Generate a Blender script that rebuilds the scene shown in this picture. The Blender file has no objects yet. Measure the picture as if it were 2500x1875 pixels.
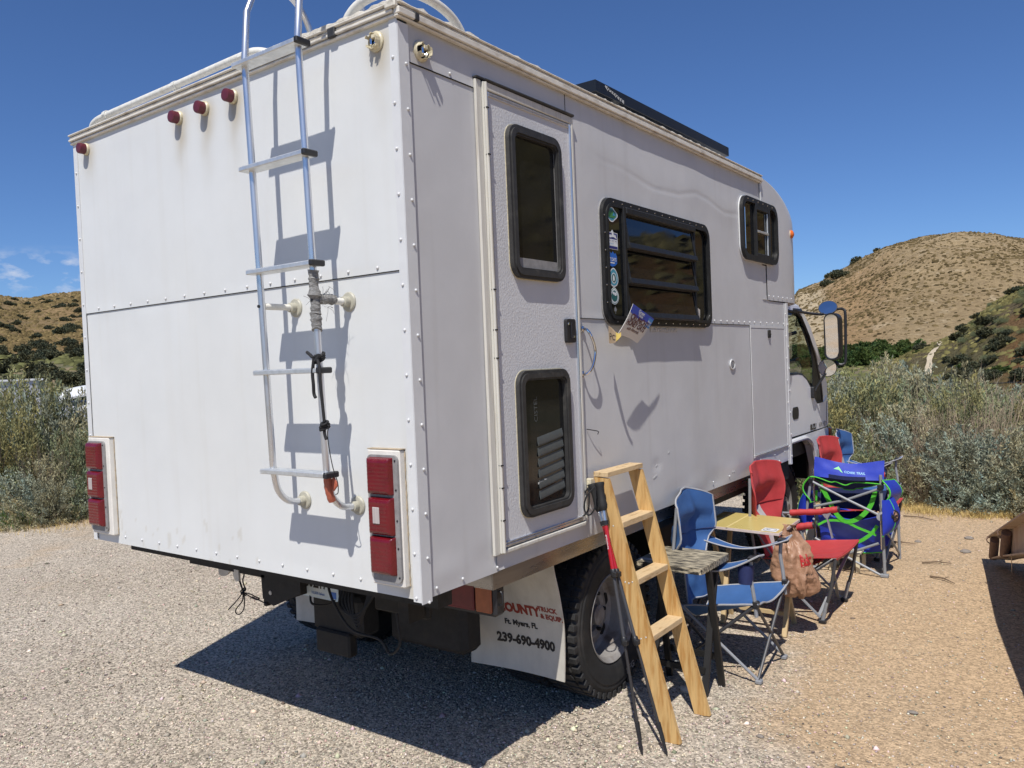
import bpy, bmesh, math, random
import numpy as np
from mathutils import Vector, Matrix, noise as mnoise

scene = bpy.context.scene
COL = scene.collection
PI = math.pi

# ------------------------------------------------------------------ camera
cam_data = bpy.data.cameras.new('camera')
cam = bpy.data.objects.new('camera', cam_data)
COL.objects.link(cam)
CAM = Vector((1.97086, -2.09386, 1.72375))
cR = Vector((0.80632829, 0.59007709, -0.04054285))
cU = Vector((0.01778240, 0.04433000, 0.99885867))
cF = Vector((-0.59120088, 0.80612895, -0.02525154))
cam.matrix_world = Matrix(((cR.x, cU.x, -cF.x, CAM.x), (cR.y, cU.y, -cF.y, CAM.y), (cR.z, cU.z, -cF.z, CAM.z), (0, 0, 0, 1)))
cam_data.sensor_width = 36.0
cam_data.lens = 28.36
cam_data.clip_start = 0.05
cam_data.clip_end = 3000
scene.camera = cam

# ------------------------------------------------------------------ sky, sun, exposure
SUN = Vector((0.2203, -0.533, 0.8915)).normalized()
SUN_EL = math.asin(SUN.z)
SUN_ROT = math.atan2(SUN.x, SUN.y)
world = bpy.data.worlds.new("World")
scene.world = world
world.use_nodes = True
wn, wl = world.node_tree.nodes, world.node_tree.links
wn.clear()
w_out = wn.new('ShaderNodeOutputWorld')
w_bg = wn.new('ShaderNodeBackground')
w_sky = wn.new('ShaderNodeTexSky')
w_sky.sky_type = 'NISHITA'
w_sky.sun_disc = False
w_sky.sun_elevation = SUN_EL
w_sky.sun_rotation = SUN_ROT
w_sky.altitude = 900
w_sky.air_density = 0.95
w_sky.dust_density = 0.25
w_sky.ozone_density = 2.2
w_bg.inputs['Strength'].default_value = 0.08
wl.new(w_bg.outputs[0], w_out.inputs['Surface'])
# small fair-weather clouds low over the hills
w_tc = wn.new('ShaderNodeTexCoord')
w_map = wn.new('ShaderNodeMapping'); w_map.inputs['Scale'].default_value = (9, 9, 20)
w_no = wn.new('ShaderNodeTexNoise'); w_no.inputs['Scale'].default_value = 3.4; w_no.inputs['Detail'].default_value = 7; w_no.inputs['Roughness'].default_value = 0.55
w_rm = wn.new('ShaderNodeMapRange'); w_rm.inputs['From Min'].default_value = 0.50; w_rm.inputs['From Max'].default_value = 0.70
w_sep = wn.new('ShaderNodeSeparateXYZ')
w_b1 = wn.new('ShaderNodeMapRange'); w_b1.interpolation_type = 'SMOOTHSTEP'
for k, v in (('From Min', 0.085), ('From Max', 0.108)): w_b1.inputs[k].default_value = v
w_b2 = wn.new('ShaderNodeMapRange'); w_b2.interpolation_type = 'SMOOTHSTEP'
for k, v in (('From Min', 0.148), ('From Max', 0.122)): w_b2.inputs[k].default_value = v
w_m1 = wn.new('ShaderNodeMath'); w_m1.operation = 'MULTIPLY'
w_m2 = wn.new('ShaderNodeMath'); w_m2.operation = 'MULTIPLY'
w_m3 = wn.new('ShaderNodeMath'); w_m3.operation = 'MULTIPLY'; w_m3.inputs[1].default_value = 0.75
w_mix = wn.new('ShaderNodeMix'); w_mix.data_type = 'RGBA'
w_mix.inputs[7].default_value = (7.2, 7.6, 8.6, 1)
wl.new(w_tc.outputs['Generated'], w_map.inputs[0]); wl.new(w_map.outputs[0], w_no.inputs['Vector'])
wl.new(w_no.outputs[0], w_rm.inputs[0]); wl.new(w_tc.outputs['Generated'], w_sep.inputs[0])
wl.new(w_sep.outputs[2], w_b1.inputs[0]); wl.new(w_sep.outputs[2], w_b2.inputs[0])
wl.new(w_b1.outputs[0], w_m1.inputs[0]); wl.new(w_b2.outputs[0], w_m1.inputs[1])
w_b3 = wn.new('ShaderNodeMapRange'); w_b3.interpolation_type = 'SMOOTHSTEP'
for k, v in (('From Min', -0.55), ('From Max', -0.80)): w_b3.inputs[k].default_value = v
w_m4 = wn.new('ShaderNodeMath'); w_m4.operation = 'MULTIPLY'
wl.new(w_sep.outputs[0], w_b3.inputs[0]); wl.new(w_b3.outputs[0], w_m4.inputs[0]); wl.new(w_m1.outputs[0], w_m4.inputs[1])
wl.new(w_m4.outputs[0], w_m2.inputs[0]); wl.new(w_rm.outputs[0], w_m2.inputs[1])
wl.new(w_m2.outputs[0], w_m3.inputs[0]); wl.new(w_m3.outputs[0], w_mix.inputs[0])
w_cc = wn.new('ShaderNodeVectorMath'); w_cc.operation = 'MULTIPLY'; w_cc.inputs[1].default_value = (0.57, 0.775, 1.10)
wl.new(w_sky.outputs[0], w_cc.inputs[0]); wl.new(w_cc.outputs[0], w_mix.inputs[6]); wl.new(w_mix.outputs[2], w_bg.inputs['Color'])

sun_data = bpy.data.lights.new('sun', 'SUN')
sun_data.energy = 4.0
sun_data.angle = math.radians(0.53)
sun_data.color = (1.0, 0.965, 0.91)
sun = bpy.data.objects.new('sun', sun_data)
COL.objects.link(sun)
sun.rotation_euler = (-SUN).to_track_quat('-Z', 'Y').to_euler()

scene.view_settings.view_transform = 'Standard'
scene.view_settings.look = 'None'
scene.view_settings.gamma = 1.0
scene.view_settings.use_curve_mapping = False
scene.view_settings.exposure = 0.28
scene.render.engine = 'CYCLES'
scene.cycles.max_bounces = 8
scene.cycles.diffuse_bounces = 2
scene.cycles.use_denoising = True

# ------------------------------------------------------------------ mesh helpers
OFF = {}          # world offset of each object, for parenting without matrices


class MB:
    def __init__(s):
        s.v, s.f = [], []

    def add(s, pts, faces):
        o = len(s.v)
        s.v += [tuple(p) for p in pts]
        s.f += [tuple(i + o for i in f) for f in faces]

    def poly(s, *pts):
        s.add(pts, [tuple(range(len(pts)))])

    def box(s, lo, hi, ch=0.0):
        c = [(a + b) / 2 for a, b in zip(lo, hi)]
        h = [abs(b - a) / 2 for a, b in zip(lo, hi)]
        s.obox(c, (h[0], 0, 0), (0, h[1], 0), (0, 0, h[2]), ch)

    def obox(s, c, X, Y, Z, ch=0.0):
        c, X, Y, Z = Vector(c), Vector(X), Vector(Y), Vector(Z)
        if ch <= 0:
            p = [c + a * X + b * Y + d * Z for a in (-1, 1) for b in (-1, 1) for d in (-1, 1)]
            s.add(p, [(0, 1, 3, 2), (4, 6, 7, 5), (0, 4, 5, 1), (2, 3, 7, 6), (0, 2, 6, 4), (1, 5, 7, 3)])
            return
        kx, ky, kz = (max(0.0, 1 - ch / max(a.length, 1e-6)) for a in (X, Y, Z))
        pts, idx = [], {}
        for a in (-1, 1):
            for b in (-1, 1):
                for d in (-1, 1):
                    for ax, (i, j, k) in enumerate(((1, ky, kz), (kx, 1, kz), (kx, ky, 1))):
                        idx[(a, b, d, ax)] = len(pts)
                        pts.append(c + a * i * X + b * j * Y + d * k * Z)
        F = []
        S = (-1, 1)
        for a in S:
            F.append([idx[(a, b, d, 0)] for b, d in ((-1, -1), (1, -1), (1, 1), (-1, 1))])
            F.append([idx[(b, a, d, 1)] for b, d in ((-1, -1), (1, -1), (1, 1), (-1, 1))])
            F.append([idx[(b, d, a, 2)] for b, d in ((-1, -1), (1, -1), (1, 1), (-1, 1))])
        for a in S:
            for b in S:
                F.append([idx[(a, b, -1, 0)], idx[(a, b, 1, 0)], idx[(a, b, 1, 1)], idx[(a, b, -1, 1)]])
                F.append([idx[(a, -1, b, 0)], idx[(a, 1, b, 0)], idx[(a, 1, b, 2)], idx[(a, -1, b, 2)]])
                F.append([idx[(-1, a, b, 1)], idx[(1, a, b, 1)], idx[(1, a, b, 2)], idx[(-1, a, b, 2)]])
                for d in S:
                    F.append([idx[(a, b, d, 0)], idx[(a, b, d, 1)], idx[(a, b, d, 2)]])
        s.add(pts, F)

    def bar(s, p, q, w, h, up=(0, 0, 1), ch=0.0):
        """rectangular bar from p to q: w across, h along up"""
        p, q = Vector(p), Vector(q)
        d = (q - p)
        L = d.length
        d.normalize()
        side = d.cross(Vector(up))
        if side.length < 1e-5: side = d.cross(Vector((0, 1, 0)))
        side.normalize()
        u = side.cross(d)
        s.obox((p + q) / 2, d * L / 2, side * w / 2, u * h / 2, ch)

    def tube(s, path, r, n=10, caps=True):
        P = [Vector(p) for p in path]
        rr = r if isinstance(r, (list, tuple)) else [r] * len(P)
        up = None
        rings = []
        for i, p in enumerate(P):
            d = (P[min(i + 1, len(P) - 1)] - P[max(i - 1, 0)])
            if d.length < 1e-9: d = Vector((0, 0, 1))
            d.normalize()
            if up is None:
                up = d.orthogonal().normalized()
            else:
                up = (up - d * up.dot(d))
                if up.length < 1e-6: up = d.orthogonal()
                up.normalize()
            b = d.cross(up)
            rings.append([p + (up * math.cos(2 * PI * k / n) + b * math.sin(2 * PI * k / n)) * rr[i] for k in range(n)])
        o = len(s.v)
        for g in rings: s.v += [tuple(x) for x in g]
        for i in range(len(P) - 1):
            for k in range(n):
                a, b2 = o + i * n + k, o + i * n + (k + 1) % n
                s.f.append((a, b2, b2 + n, a + n))
        if caps:
            s.f.append(tuple(o + k for k in range(n))[::-1])
            s.f.append(tuple(o + (len(P) - 1) * n + k for k in range(n)))

    def prism(s, pts2, axis, lo, hi):
        def mk(p, t):
            return {'x': (t, p[0], p[1]), 'y': (p[0], t, p[1]), 'z': (p[0], p[1], t)}[axis]
        n = len(pts2)
        P = [mk(p, lo) for p in pts2] + [mk(p, hi) for p in pts2]
        F = [tuple(range(n))[::-1], tuple(range(n, 2 * n))]
        F += [(i, (i + 1) % n, n + (i + 1) % n, n + i) for i in range(n)]
        s.add(P, F)

    def frame(s, outer, inner, axis, lo, hi):
        """flat frame between two outlines with as many points, extruded"""
        def mk(p, t):
            return {'x': (t, p[0], p[1]), 'y': (p[0], t, p[1]), 'z': (p[0], p[1], t)}[axis]
        n = len(outer)
        P = [mk(p, lo) for p in outer] + [mk(p, lo) for p in inner] + [mk(p, hi) for p in outer] + [mk(p, hi) for p in inner]
        F = []
        for i in range(n):
            j = (i + 1) % n
            F += [(i, j, n + j, n + i), (2 * n + i, 3 * n + i, 3 * n + j, 2 * n + j), (i, 2 * n + i, 2 * n + j, j), (n + i, n + j, 3 * n + j, 3 * n + i)]
        s.add(P, F)

    def lathe(s, prof, c, axis, n=24, caps=True):
        """prof: (radius, height along axis)"""
        c, a = Vector(c), Vector(axis).normalized()
        u = a.orthogonal().normalized()
        w = a.cross(u)
        o = len(s.v)
        for r, h in prof:
            for k in range(n):
                t = 2 * PI * k / n
                s.v.append(tuple(c + a * h + (u * math.cos(t) + w * math.sin(t)) * r))
        for i in range(len(prof) - 1):
            for k in range(n):
                a0, b0 = o + i * n + k, o + i * n + (k + 1) % n
                s.f.append((a0, b0, b0 + n, a0 + n))
        if caps:
            s.f.append(tuple(o + k for k in range(n))[::-1])
            s.f.append(tuple(o + (len(prof) - 1) * n + k for k in range(n)))

    def grid(s, fn, nu, nv):
        o = len(s.v)
        for i in range(nu + 1):
            for j in range(nv + 1):
                s.v.append(tuple(fn(i / nu, j / nv)))
        for i in range(nu):
            for j in range(nv):
                a = o + i * (nv + 1) + j
                s.f.append((a, a + 1, a + nv + 2, a + nv + 1))

    def sheet(s, fn, nu, nv, t):
        """a grid with thickness t (offset along its normals)"""
        m = MB(); m.grid(fn, nu, nv)
        P = [Vector(p) for p in m.v]
        N = [Vector((0, 0, 0)) for _ in P]
        for f in m.f:
            nn = (P[f[1]] - P[f[0]]).cross(P[f[3]] - P[f[0]])
            for i in f: N[i] += nn
        N = [x.normalized() if x.length > 0 else Vector((0, 0, 1)) for x in N]
        k = len(P)
        o = len(s.v)
        s.v += [tuple(p + n * t / 2) for p, n in zip(P, N)] + [tuple(p - n * t / 2) for p, n in zip(P, N)]
        s.f += [tuple(o + i for i in f) for f in m.f] + [tuple(o + k + i for i in f[::-1]) for f in m.f]
        edge = [i * (nv + 1) for i in range(nu + 1)] + [nu * (nv + 1) + j for j in range(1, nv + 1)] + [i * (nv + 1) + nv for i in range(nu - 1, -1, -1)] + [j for j in range(nv - 1, 0, -1)]
        for a, b in zip(edge, edge[1:] + edge[:1]):
            s.f.append((o + a, o + b, o + k + b, o + k + a))

    def build(s, name, mat=None, parent=None, sharp=35, normals=True, **props):
        off = OFF[parent.name] if parent is not None else Vector((0, 0, 0))
        me = bpy.data.meshes.new(name)
        me.from_pydata([(p[0] - off[0], p[1] - off[1], p[2] - off[2]) for p in s.v], [], s.f)
        if normals:
            bm = bmesh.new(); bm.from_mesh(me)
            bmesh.ops.recalc_face_normals(bm, faces=bm.faces[:])
            bm.to_mesh(me); bm.free()
        return link(name, me, mat, parent, sharp, **props)


def link(name, me, mat=None, parent=None, sharp=35, loc=None, **props):
    if sharp is not None and len(me.polygons):
        me.polygons.foreach_set('use_smooth', [True] * len(me.polygons))
        me.set_sharp_from_angle(angle=math.radians(sharp))
    if mat is not None and not me.materials:
        me.materials.append(mat)
    o = bpy.data.objects.new(name, me)
    COL.objects.link(o)
    if parent is not None:
        o.parent = parent
        OFF[o.name] = OFF[parent.name]
    else:
        OFF[o.name] = Vector((0, 0, 0))
    if loc is not None: o.location = loc
    for k, v in props.items(): o[k] = v
    return o


def thing(name, loc, label, cat, group=None):
    o = bpy.data.objects.new(name, None)
    o.empty_display_size = 0.1
    COL.objects.link(o)
    o.location = loc
    OFF[o.name] = Vector(loc)
    o['label'] = label; o['category'] = cat
    if group: o['group'] = group
    return o


def sub(name, parent):
    """an Empty part that holds sub-parts"""
    o = bpy.data.objects.new(name, None)
    o.empty_display_size = 0.05
    COL.objects.link(o)
    o.parent = parent
    OFF[o.name] = OFF[parent.name]
    return o


def tag(o, label, cat, group=None):
    o['label'] = label; o['category'] = cat
    if group: o['group'] = group
    return o


def copy_tree(o, parent=None):
    c = o.copy(); COL.objects.link(c)
    c.parent = parent
    for ch in list(o.children): copy_tree(ch, c)
    return c


def rrect(a0, a1, b0, b1, r, n=5):
    """rounded rectangle outline"""
    out = []
    for cx, cy, t0 in ((a1 - r, b1 - r, 0), (a0 + r, b1 - r, 90), (a0 + r, b0 + r, 180), (a1 - r, b0 + r, 270)):
        for k in range(n + 1):
            t = math.radians(t0 + 90 * k / n)
            out.append((cx + r * math.cos(t), cy + r * math.sin(t)))
    return out


def ellipse(cx, cy, rx, ry, n=24):
    return [(cx + rx * math.cos(2 * PI * k / n), cy + ry * math.sin(2 * PI * k / n)) for k in range(n)]


def smooth(a, b, x):
    t = min(1.0, max(0.0, (x - a) / (b - a)))
    return t * t * (3 - 2 * t)


def bez(P, n=12):
    """Catmull-Rom curve through the points"""
    P = [Vector(p) for p in P]
    Q = [P[0] * 2 - P[1]] + P + [P[-1] * 2 - P[-2]]
    out = []
    for i in range(1, len(Q) - 2):
        for k in range(n):
            t = k / n
            a, b, c, d = Q[i - 1], Q[i], Q[i + 1], Q[i + 2]
            out.append(0.5 * ((2 * b) + (c - a) * t + (2 * a - 5 * b + 4 * c - d) * t * t + (3 * b - a - 3 * c + d) * t ** 3))
    out.append(P[-1])
    return out


FONT_CACHE = {}


def text(body, origin, ex, ey, size, mat, parent, name='lettering', align='LEFT', bold=0.0, thick=0.0006, fn=None, shear=0.0, squeeze=1.0):
    """flat lettering: origin, ex along the line, ey up the letters (world vectors)"""
    cu = bpy.data.curves.new('t', 'FONT')
    cu.body = body; cu.size = size; cu.align_x = align; cu.offset = bold; cu.shear = shear
    cu.resolution_u = 2
    ob = bpy.data.objects.new('t', cu)
    COL.objects.link(ob)
    dg = bpy.context.evaluated_depsgraph_get()
    me0 = bpy.data.meshes.new_from_object(ob.evaluated_get(dg))
    bpy.data.objects.remove(ob)
    m = MB()
    o, ex, ey = Vector(origin), Vector(ex).normalized(), Vector(ey).normalized()
    ez = ex.cross(ey)
    for v in me0.vertices:
        x, y = v.co.x * squeeze, v.co.y
        m.v.append(tuple(fn(x, y)) if fn else tuple(o + ex * x + ey * y + ez * thick))
    m.f = [tuple(p.vertices) for p in me0.polygons]
    bpy.data.meshes.remove(me0)
    return m.build(name, mat, parent, sharp=None, normals=False)


# ------------------------------------------------------------------ materials
def mat(name, col, rough=0.5, metal=0.0, var=0.0, vscale=6.0, col2=None, bump=0.0, bscale=40.0, attr=False, spec=0.5, coat=0.0, stretch=(1, 1, 1), c2lo=0.45, c2hi=0.65, rvar=0.0, trans=0.0, detail=6):
    m = bpy.data.materials.new(name)
    m.use_nodes = True
    nt = m.node_tree
    N, L = nt.nodes, nt.links
    b = N['Principled BSDF']
    b.inputs['Base Color'].default_value = (*col, 1)
    b.inputs['Roughness'].default_value = rough
    b.inputs['Metallic'].default_value = metal
    b.inputs['Specular IOR Level'].default_value = spec
    if coat: b.inputs['Coat Weight'].default_value = coat; b.inputs['Coat Roughness'].default_value = 0.06
    if trans:
        b.inputs['Transmission Weight'].default_value = trans
    tc = N.new('ShaderNodeTexCoord')
    mp = N.new('ShaderNodeMapping'); mp.inputs['Scale'].default_value = stretch
    L.new(tc.outputs['Object'], mp.inputs[0])
    src = None
    if col2 is not None or var > 0:
        no = N.new('ShaderNodeTexNoise'); no.inputs['Scale'].default_value = vscale; no.inputs['Detail'].default_value = detail; no.inputs['Roughness'].default_value = 0.6
        L.new(mp.outputs[0], no.inputs['Vector'])
    if col2 is not None:
        rm = N.new('ShaderNodeMapRange'); rm.inputs['From Min'].default_value = c2lo; rm.inputs['From Max'].default_value = c2hi
        L.new(no.outputs[0], rm.inputs[0])
        mx = N.new('ShaderNodeMix'); mx.data_type = 'RGBA'
        mx.inputs[6].default_value = (*col, 1); mx.inputs[7].default_value = (*col2, 1)
        L.new(rm.outputs[0], mx.inputs[0])
        src = mx.outputs[2]
    if var > 0:
        no2 = N.new('ShaderNodeTexNoise'); no2.inputs['Scale'].default_value = vscale * 2.3; no2.inputs['Detail'].default_value = 8; no2.inputs['Roughness'].default_value = 0.65
        L.new(mp.outputs[0], no2.inputs['Vector'])
        rm2 = N.new('ShaderNodeMapRange'); rm2.inputs['From Min'].default_value = 0.3; rm2.inputs['From Max'].default_value = 0.7
        rm2.inputs['To Min'].default_value = 1 - var; rm2.inputs['To Max'].default_value = 1 + var
        L.new(no2.outputs[0], rm2.inputs[0])
        sc = N.new('ShaderNodeVectorMath'); sc.operation = 'SCALE'
        if src is None: sc.inputs[0].default_value = col
        else: L.new(src, sc.inputs[0])
        L.new(rm2.outputs[0], sc.inputs['Scale'])
        src = sc.outputs[0]
    if attr:
        at = N.new('ShaderNodeAttribute'); at.attribute_name = 'tint'
        ml = N.new('ShaderNodeVectorMath'); ml.operation = 'MULTIPLY'
        if src is None: ml.inputs[0].default_value = col
        else: L.new(src, ml.inputs[0])
        L.new(at.outputs['Color'], ml.inputs[1])
        src = ml.outputs[0]
    if src is not None: L.new(src, b.inputs['Base Color'])
    if rvar > 0:
        nr = N.new('ShaderNodeTexNoise'); nr.inputs['Scale'].default_value = vscale * 1.7; nr.inputs['Detail'].default_value = 6
        L.new(mp.outputs[0], nr.inputs['Vector'])
        rr = N.new('ShaderNodeMapRange'); rr.inputs['To Min'].default_value = max(0.0, rough - rvar); rr.inputs['To Max'].default_value = min(1, rough + rvar)
        rr.inputs['From Min'].default_value = 0.3; rr.inputs['From Max'].default_value = 0.7
        L.new(nr.outputs[0], rr.inputs[0]); L.new(rr.outputs[0], b.inputs['Roughness'])
    if bump > 0:
        nb = N.new('ShaderNodeTexNoise'); nb.inputs['Scale'].default_value = bscale; nb.inputs['Detail'].default_value = 5
        L.new(mp.outputs[0], nb.inputs['Vector'])
        bp = N.new('ShaderNodeBump'); bp.inputs['Strength'].default_value = 1.0; bp.inputs['Distance'].default_value = bump
        L.new(nb.outputs[0], bp.inputs['Height']); L.new(bp.outputs[0], b.inputs['Normal'])
    return m


def set_tint(me, cols):
    a = me.color_attributes.new('tint', 'FLOAT_COLOR', 'POINT')
    c = np.ones((len(me.vertices), 4), dtype=np.float32)
    c[:, :3] = cols
    a.data.foreach_set('color', c.ravel())


MT = {}
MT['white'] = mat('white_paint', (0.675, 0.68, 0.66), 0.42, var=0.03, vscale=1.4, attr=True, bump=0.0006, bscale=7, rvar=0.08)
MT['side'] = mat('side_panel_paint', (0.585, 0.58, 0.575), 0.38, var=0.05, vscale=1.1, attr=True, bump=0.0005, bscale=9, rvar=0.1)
MT['strip'] = mat('white_strip', (0.66, 0.66, 0.65), 0.4, var=0.04, vscale=5)
MT['trimdirt'] = mat('weathered_trim', (0.70, 0.66, 0.58), 0.55, var=0.12, vscale=9, col2=(0.42, 0.36, 0.28), c2lo=0.5, c2hi=0.75, stretch=(1, 1, 3))
MT['frametrim'] = mat('cream_door_frame', (0.60, 0.575, 0.51), 0.5, var=0.10, vscale=6, col2=(0.40, 0.35, 0.27), c2lo=0.58, c2hi=0.78, stretch=(6, 6, 0.35))
MT['oldcaulk'] = mat('old_caulk', (0.40, 0.32, 0.22), 0.8, var=.25, vscale=20)
MT['sealant'] = mat('roof_sealant', (0.58, 0.54, 0.46), 0.8, var=0.25, vscale=22, bump=0.006, bscale=30)
MT['roof'] = mat('roof_skin', (0.62, 0.61, 0.58), 0.6, var=0.1, vscale=3)
MT['alu'] = mat('aluminium', (0.72, 0.73, 0.75), 0.33, metal=0.9, var=0.08, vscale=14, stretch=(1, 1, 0.15), rvar=0.1)
MT['alutread'] = mat('aluminium_tread', (0.70, 0.71, 0.70), 0.42, metal=0.7, var=0.1, vscale=20, rvar=0.1)
MT['skirt'] = mat('aluminium_skirt', (0.36, 0.345, 0.33), 0.30, metal=0.85, var=0.12, vscale=3, stretch=(1, 0.3, 4), rvar=0.08)
MT['rail'] = mat('painted_rail', (0.72, 0.70, 0.63), 0.45, var=0.15, vscale=15, col2=(0.5, 0.44, 0.34), c2lo=0.62, c2hi=0.8)
MT['blackplastic'] = mat('black_plastic', (0.018, 0.018, 0.02), 0.45, var=0.15, vscale=20)
MT['blackframe'] = mat('black_window_frame', (0.012, 0.012, 0.012), 0.5, var=0.2, vscale=15, rvar=0.1)
MT['rubber'] = mat('rubber_seal', (0.035, 0.034, 0.033), 0.55, var=0.3, vscale=10, col2=(0.10, 0.095, 0.085), c2lo=0.55, c2hi=0.8)
MT['glass'] = mat('dark_glass', (0.006, 0.007, 0.008), 0.04, spec=0.6, rvar=0.03, vscale=3)
MT['glassdusty'] = mat('dusty_glass', (0.012, 0.012, 0.012), 0.08, var=0.3, vscale=4, spec=0.55, rvar=0.05)
MT['slat'] = mat('blind_slat', (0.085, 0.095, 0.095), 0.4, var=0.1, vscale=8)
MT['rust'] = mat('rust', (0.16, 0.07, 0.03), 0.85, var=0.4, vscale=20, bump=0.002, bscale=60)
MT['redlens'] = mat('red_lens', (0.135, 0.004, 0.009), 0.25, var=0.2, vscale=9, coat=0.3, rvar=0.08)
MT['marker'] = mat('faded_red_lens', (0.115, 0.018, 0.028), 0.42, var=0.15, vscale=30)
MT['clearlens'] = mat('clear_lens', (0.45, 0.40, 0.38), 0.2, var=0.2, vscale=90, stretch=(1, 1, 0.02))
MT['amber'] = mat('amber_lens', (0.62, 0.13, 0.02), 0.25, var=0.1, vscale=10)
MT['amberdark'] = mat('dirty_amber_lens', (0.30, 0.085, 0.03), 0.4, var=0.2, vscale=10)
MT['reddark'] = mat('dirty_red_lens', (0.13, 0.012, 0.015), 0.4, var=0.2, vscale=10)
MT['greyplate'] = mat('grey_lamp_base', (0.26, 0.25, 0.24), 0.6, var=0.2, vscale=18)
MT['lampbox'] = mat('lamp_housing', (0.74, 0.70, 0.63), 0.5, var=0.12, vscale=8, col2=(0.40, 0.30, 0.19), c2lo=0.62, c2hi=0.8, stretch=(1, 1, 0.4))
MT['yellowed'] = mat('yellowed_plastic', (0.62, 0.55, 0.38), 0.4, var=0.25, vscale=30)
MT['flange'] = mat('tan_plastic', (0.42, 0.40, 0.32), 0.5, var=0.15, vscale=25)
MT['chrome'] = mat('chrome', (0.75, 0.75, 0.76), 0.12, metal=1.0)
MT['steel'] = mat('dark_steel', (0.014, 0.013, 0.012), 0.75, var=0.4, vscale=12, col2=(0.030, 0.022, 0.016), c2lo=0.55, c2hi=0.75)
MT['tyre'] = mat('tyre_rubber', (0.018, 0.018, 0.018), 0.75, var=0.3, vscale=9, col2=(0.05, 0.045, 0.04), c2lo=0.5, c2hi=0.8)
MT['rim'] = mat('dirty_white_rim', (0.27, 0.255, 0.24), 0.5, var=0.15, vscale=7, col2=(0.14, 0.10, 0.075), c2lo=0.52, c2hi=0.7)
MT['flap'] = mat('mud_flap', (0.62, 0.58, 0.50), 0.5, var=0.1, vscale=4, col2=(0.44, 0.39, 0.31), c2lo=0.5, c2hi=0.75, stretch=(1, 1, 0.5))
MT['red_ink'] = mat('red_ink', (0.30, 0.05, 0.03), 0.5)
MT['black_ink'] = mat('black_ink', (0.02, 0.018, 0.018), 0.5)
MT['plate'] = mat('licence_plate_face', (0.45, 0.60, 0.72), 0.35, col2=(0.70, 0.74, 0.76), vscale=3)
MT['blueprint'] = mat('blue_print', (0.03, 0.13, 0.42), 0.4)
MT['cabwhite'] = mat('cab_paint', (0.86, 0.865, 0.87), 0.16, var=0.02, vscale=3, coat=0.6)
MT['mirror'] = mat('mirror_glass', (0.85, 0.87, 0.88), 0.02, metal=1.0)
MT['tape'] = mat('frayed_grey_tape', (0.22, 0.215, 0.205), 0.85, var=0.4, vscale=40, col2=(0.5, 0.49, 0.46), c2lo=0.5, c2hi=0.8, bump=0.006, bscale=90, stretch=(1, 1, 4))
MT['orange_tape'] = mat('orange_tape', (0.42, 0.11, 0.06), 0.5, var=0.2, vscale=40)
MT['cord'] = mat('black_cord', (0.012, 0.012, 0.013), 0.8)
MT['solar'] = mat('black_anodised', (0.010, 0.011, 0.013), 0.35, var=0.2, vscale=6)
MT['solarcell'] = mat('solar_cells', (0.008, 0.010, 0.022), 0.08)
MT['chip'] = mat('bare_scrape', (0.5, 0.5, 0.48), 0.6)
MT['cavity'] = mat('dark_cavity', (0.006, 0.006, 0.006), 0.9)


def door_mat():
    """pebbled embossed white door skin"""
    m = mat('door_skin', (0.61, 0.605, 0.605), 0.5, var=0.04, vscale=2.5)
    nt = m.node_tree; N, L = nt.nodes, nt.links
    tc = N.new('ShaderNodeTexCoord'); mp = N.new('ShaderNodeMapping'); mp.inputs['Scale'].default_value = (1, 1.6, 0.8)
    vo = N.new('ShaderNodeTexVoronoi'); vo.inputs['Scale'].default_value = 120
    no = N.new('ShaderNodeTexNoise'); no.inputs['Scale'].default_value = 130; no.inputs['Detail'].default_value = 3
    ad = N.new('ShaderNodeMath'); ad.operation = 'ADD'
    bp = N.new('ShaderNodeBump'); bp.inputs['Strength'].default_value = 1.0; bp.inputs['Distance'].default_value = 0.0009
    L.new(tc.outputs['Object'], mp.inputs[0]); L.new(mp.outputs[0], vo.inputs['Vector']); L.new(mp.outputs[0], no.inputs['Vector'])
    L.new(vo.outputs['Distance'], ad.inputs[0]); L.new(no.outputs[0], ad.inputs[1]); L.new(ad.outputs[0], bp.inputs['Height'])
    L.new(bp.outputs[0], N['Principled BSDF'].inputs['Normal'])
    return m


MT['door'] = door_mat()


def glass_clear(name, tint, alpha):
    m = bpy.data.materials.new(name); m.use_nodes = True
    N, L = m.node_tree.nodes, m.node_tree.links
    N.remove(N['Principled BSDF'])
    tr = N.new('ShaderNodeBsdfTransparent'); tr.inputs[0].default_value = (*tint, 1)
    gl = N.new('ShaderNodeBsdfGlossy'); gl.inputs['Roughness'].default_value = 0.02
    fr = N.new('ShaderNodeFresnel'); fr.inputs['IOR'].default_value = 1.5
    mx = N.new('ShaderNodeMixShader')
    L.new(fr.outputs[0], mx.inputs[0]); L.new(tr.outputs[0], mx.inputs[1]); L.new(gl.outputs[0], mx.inputs[2])
    L.new(mx.outputs[0], N['Material Output'].inputs['Surface'])
    return m


MT['cabglass'] = glass_clear('cab_window_glass', (0.80, 0.88, 0.82), 0.5)
MT['cabgreen'] = glass_clear('green_tint_band', (0.02, 0.25, 0.17), 0.5)

# ------------------------------------------------------------------ terrain
_rng = np.random.default_rng(11)
_TAB = _rng.random((256, 256))


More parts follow.
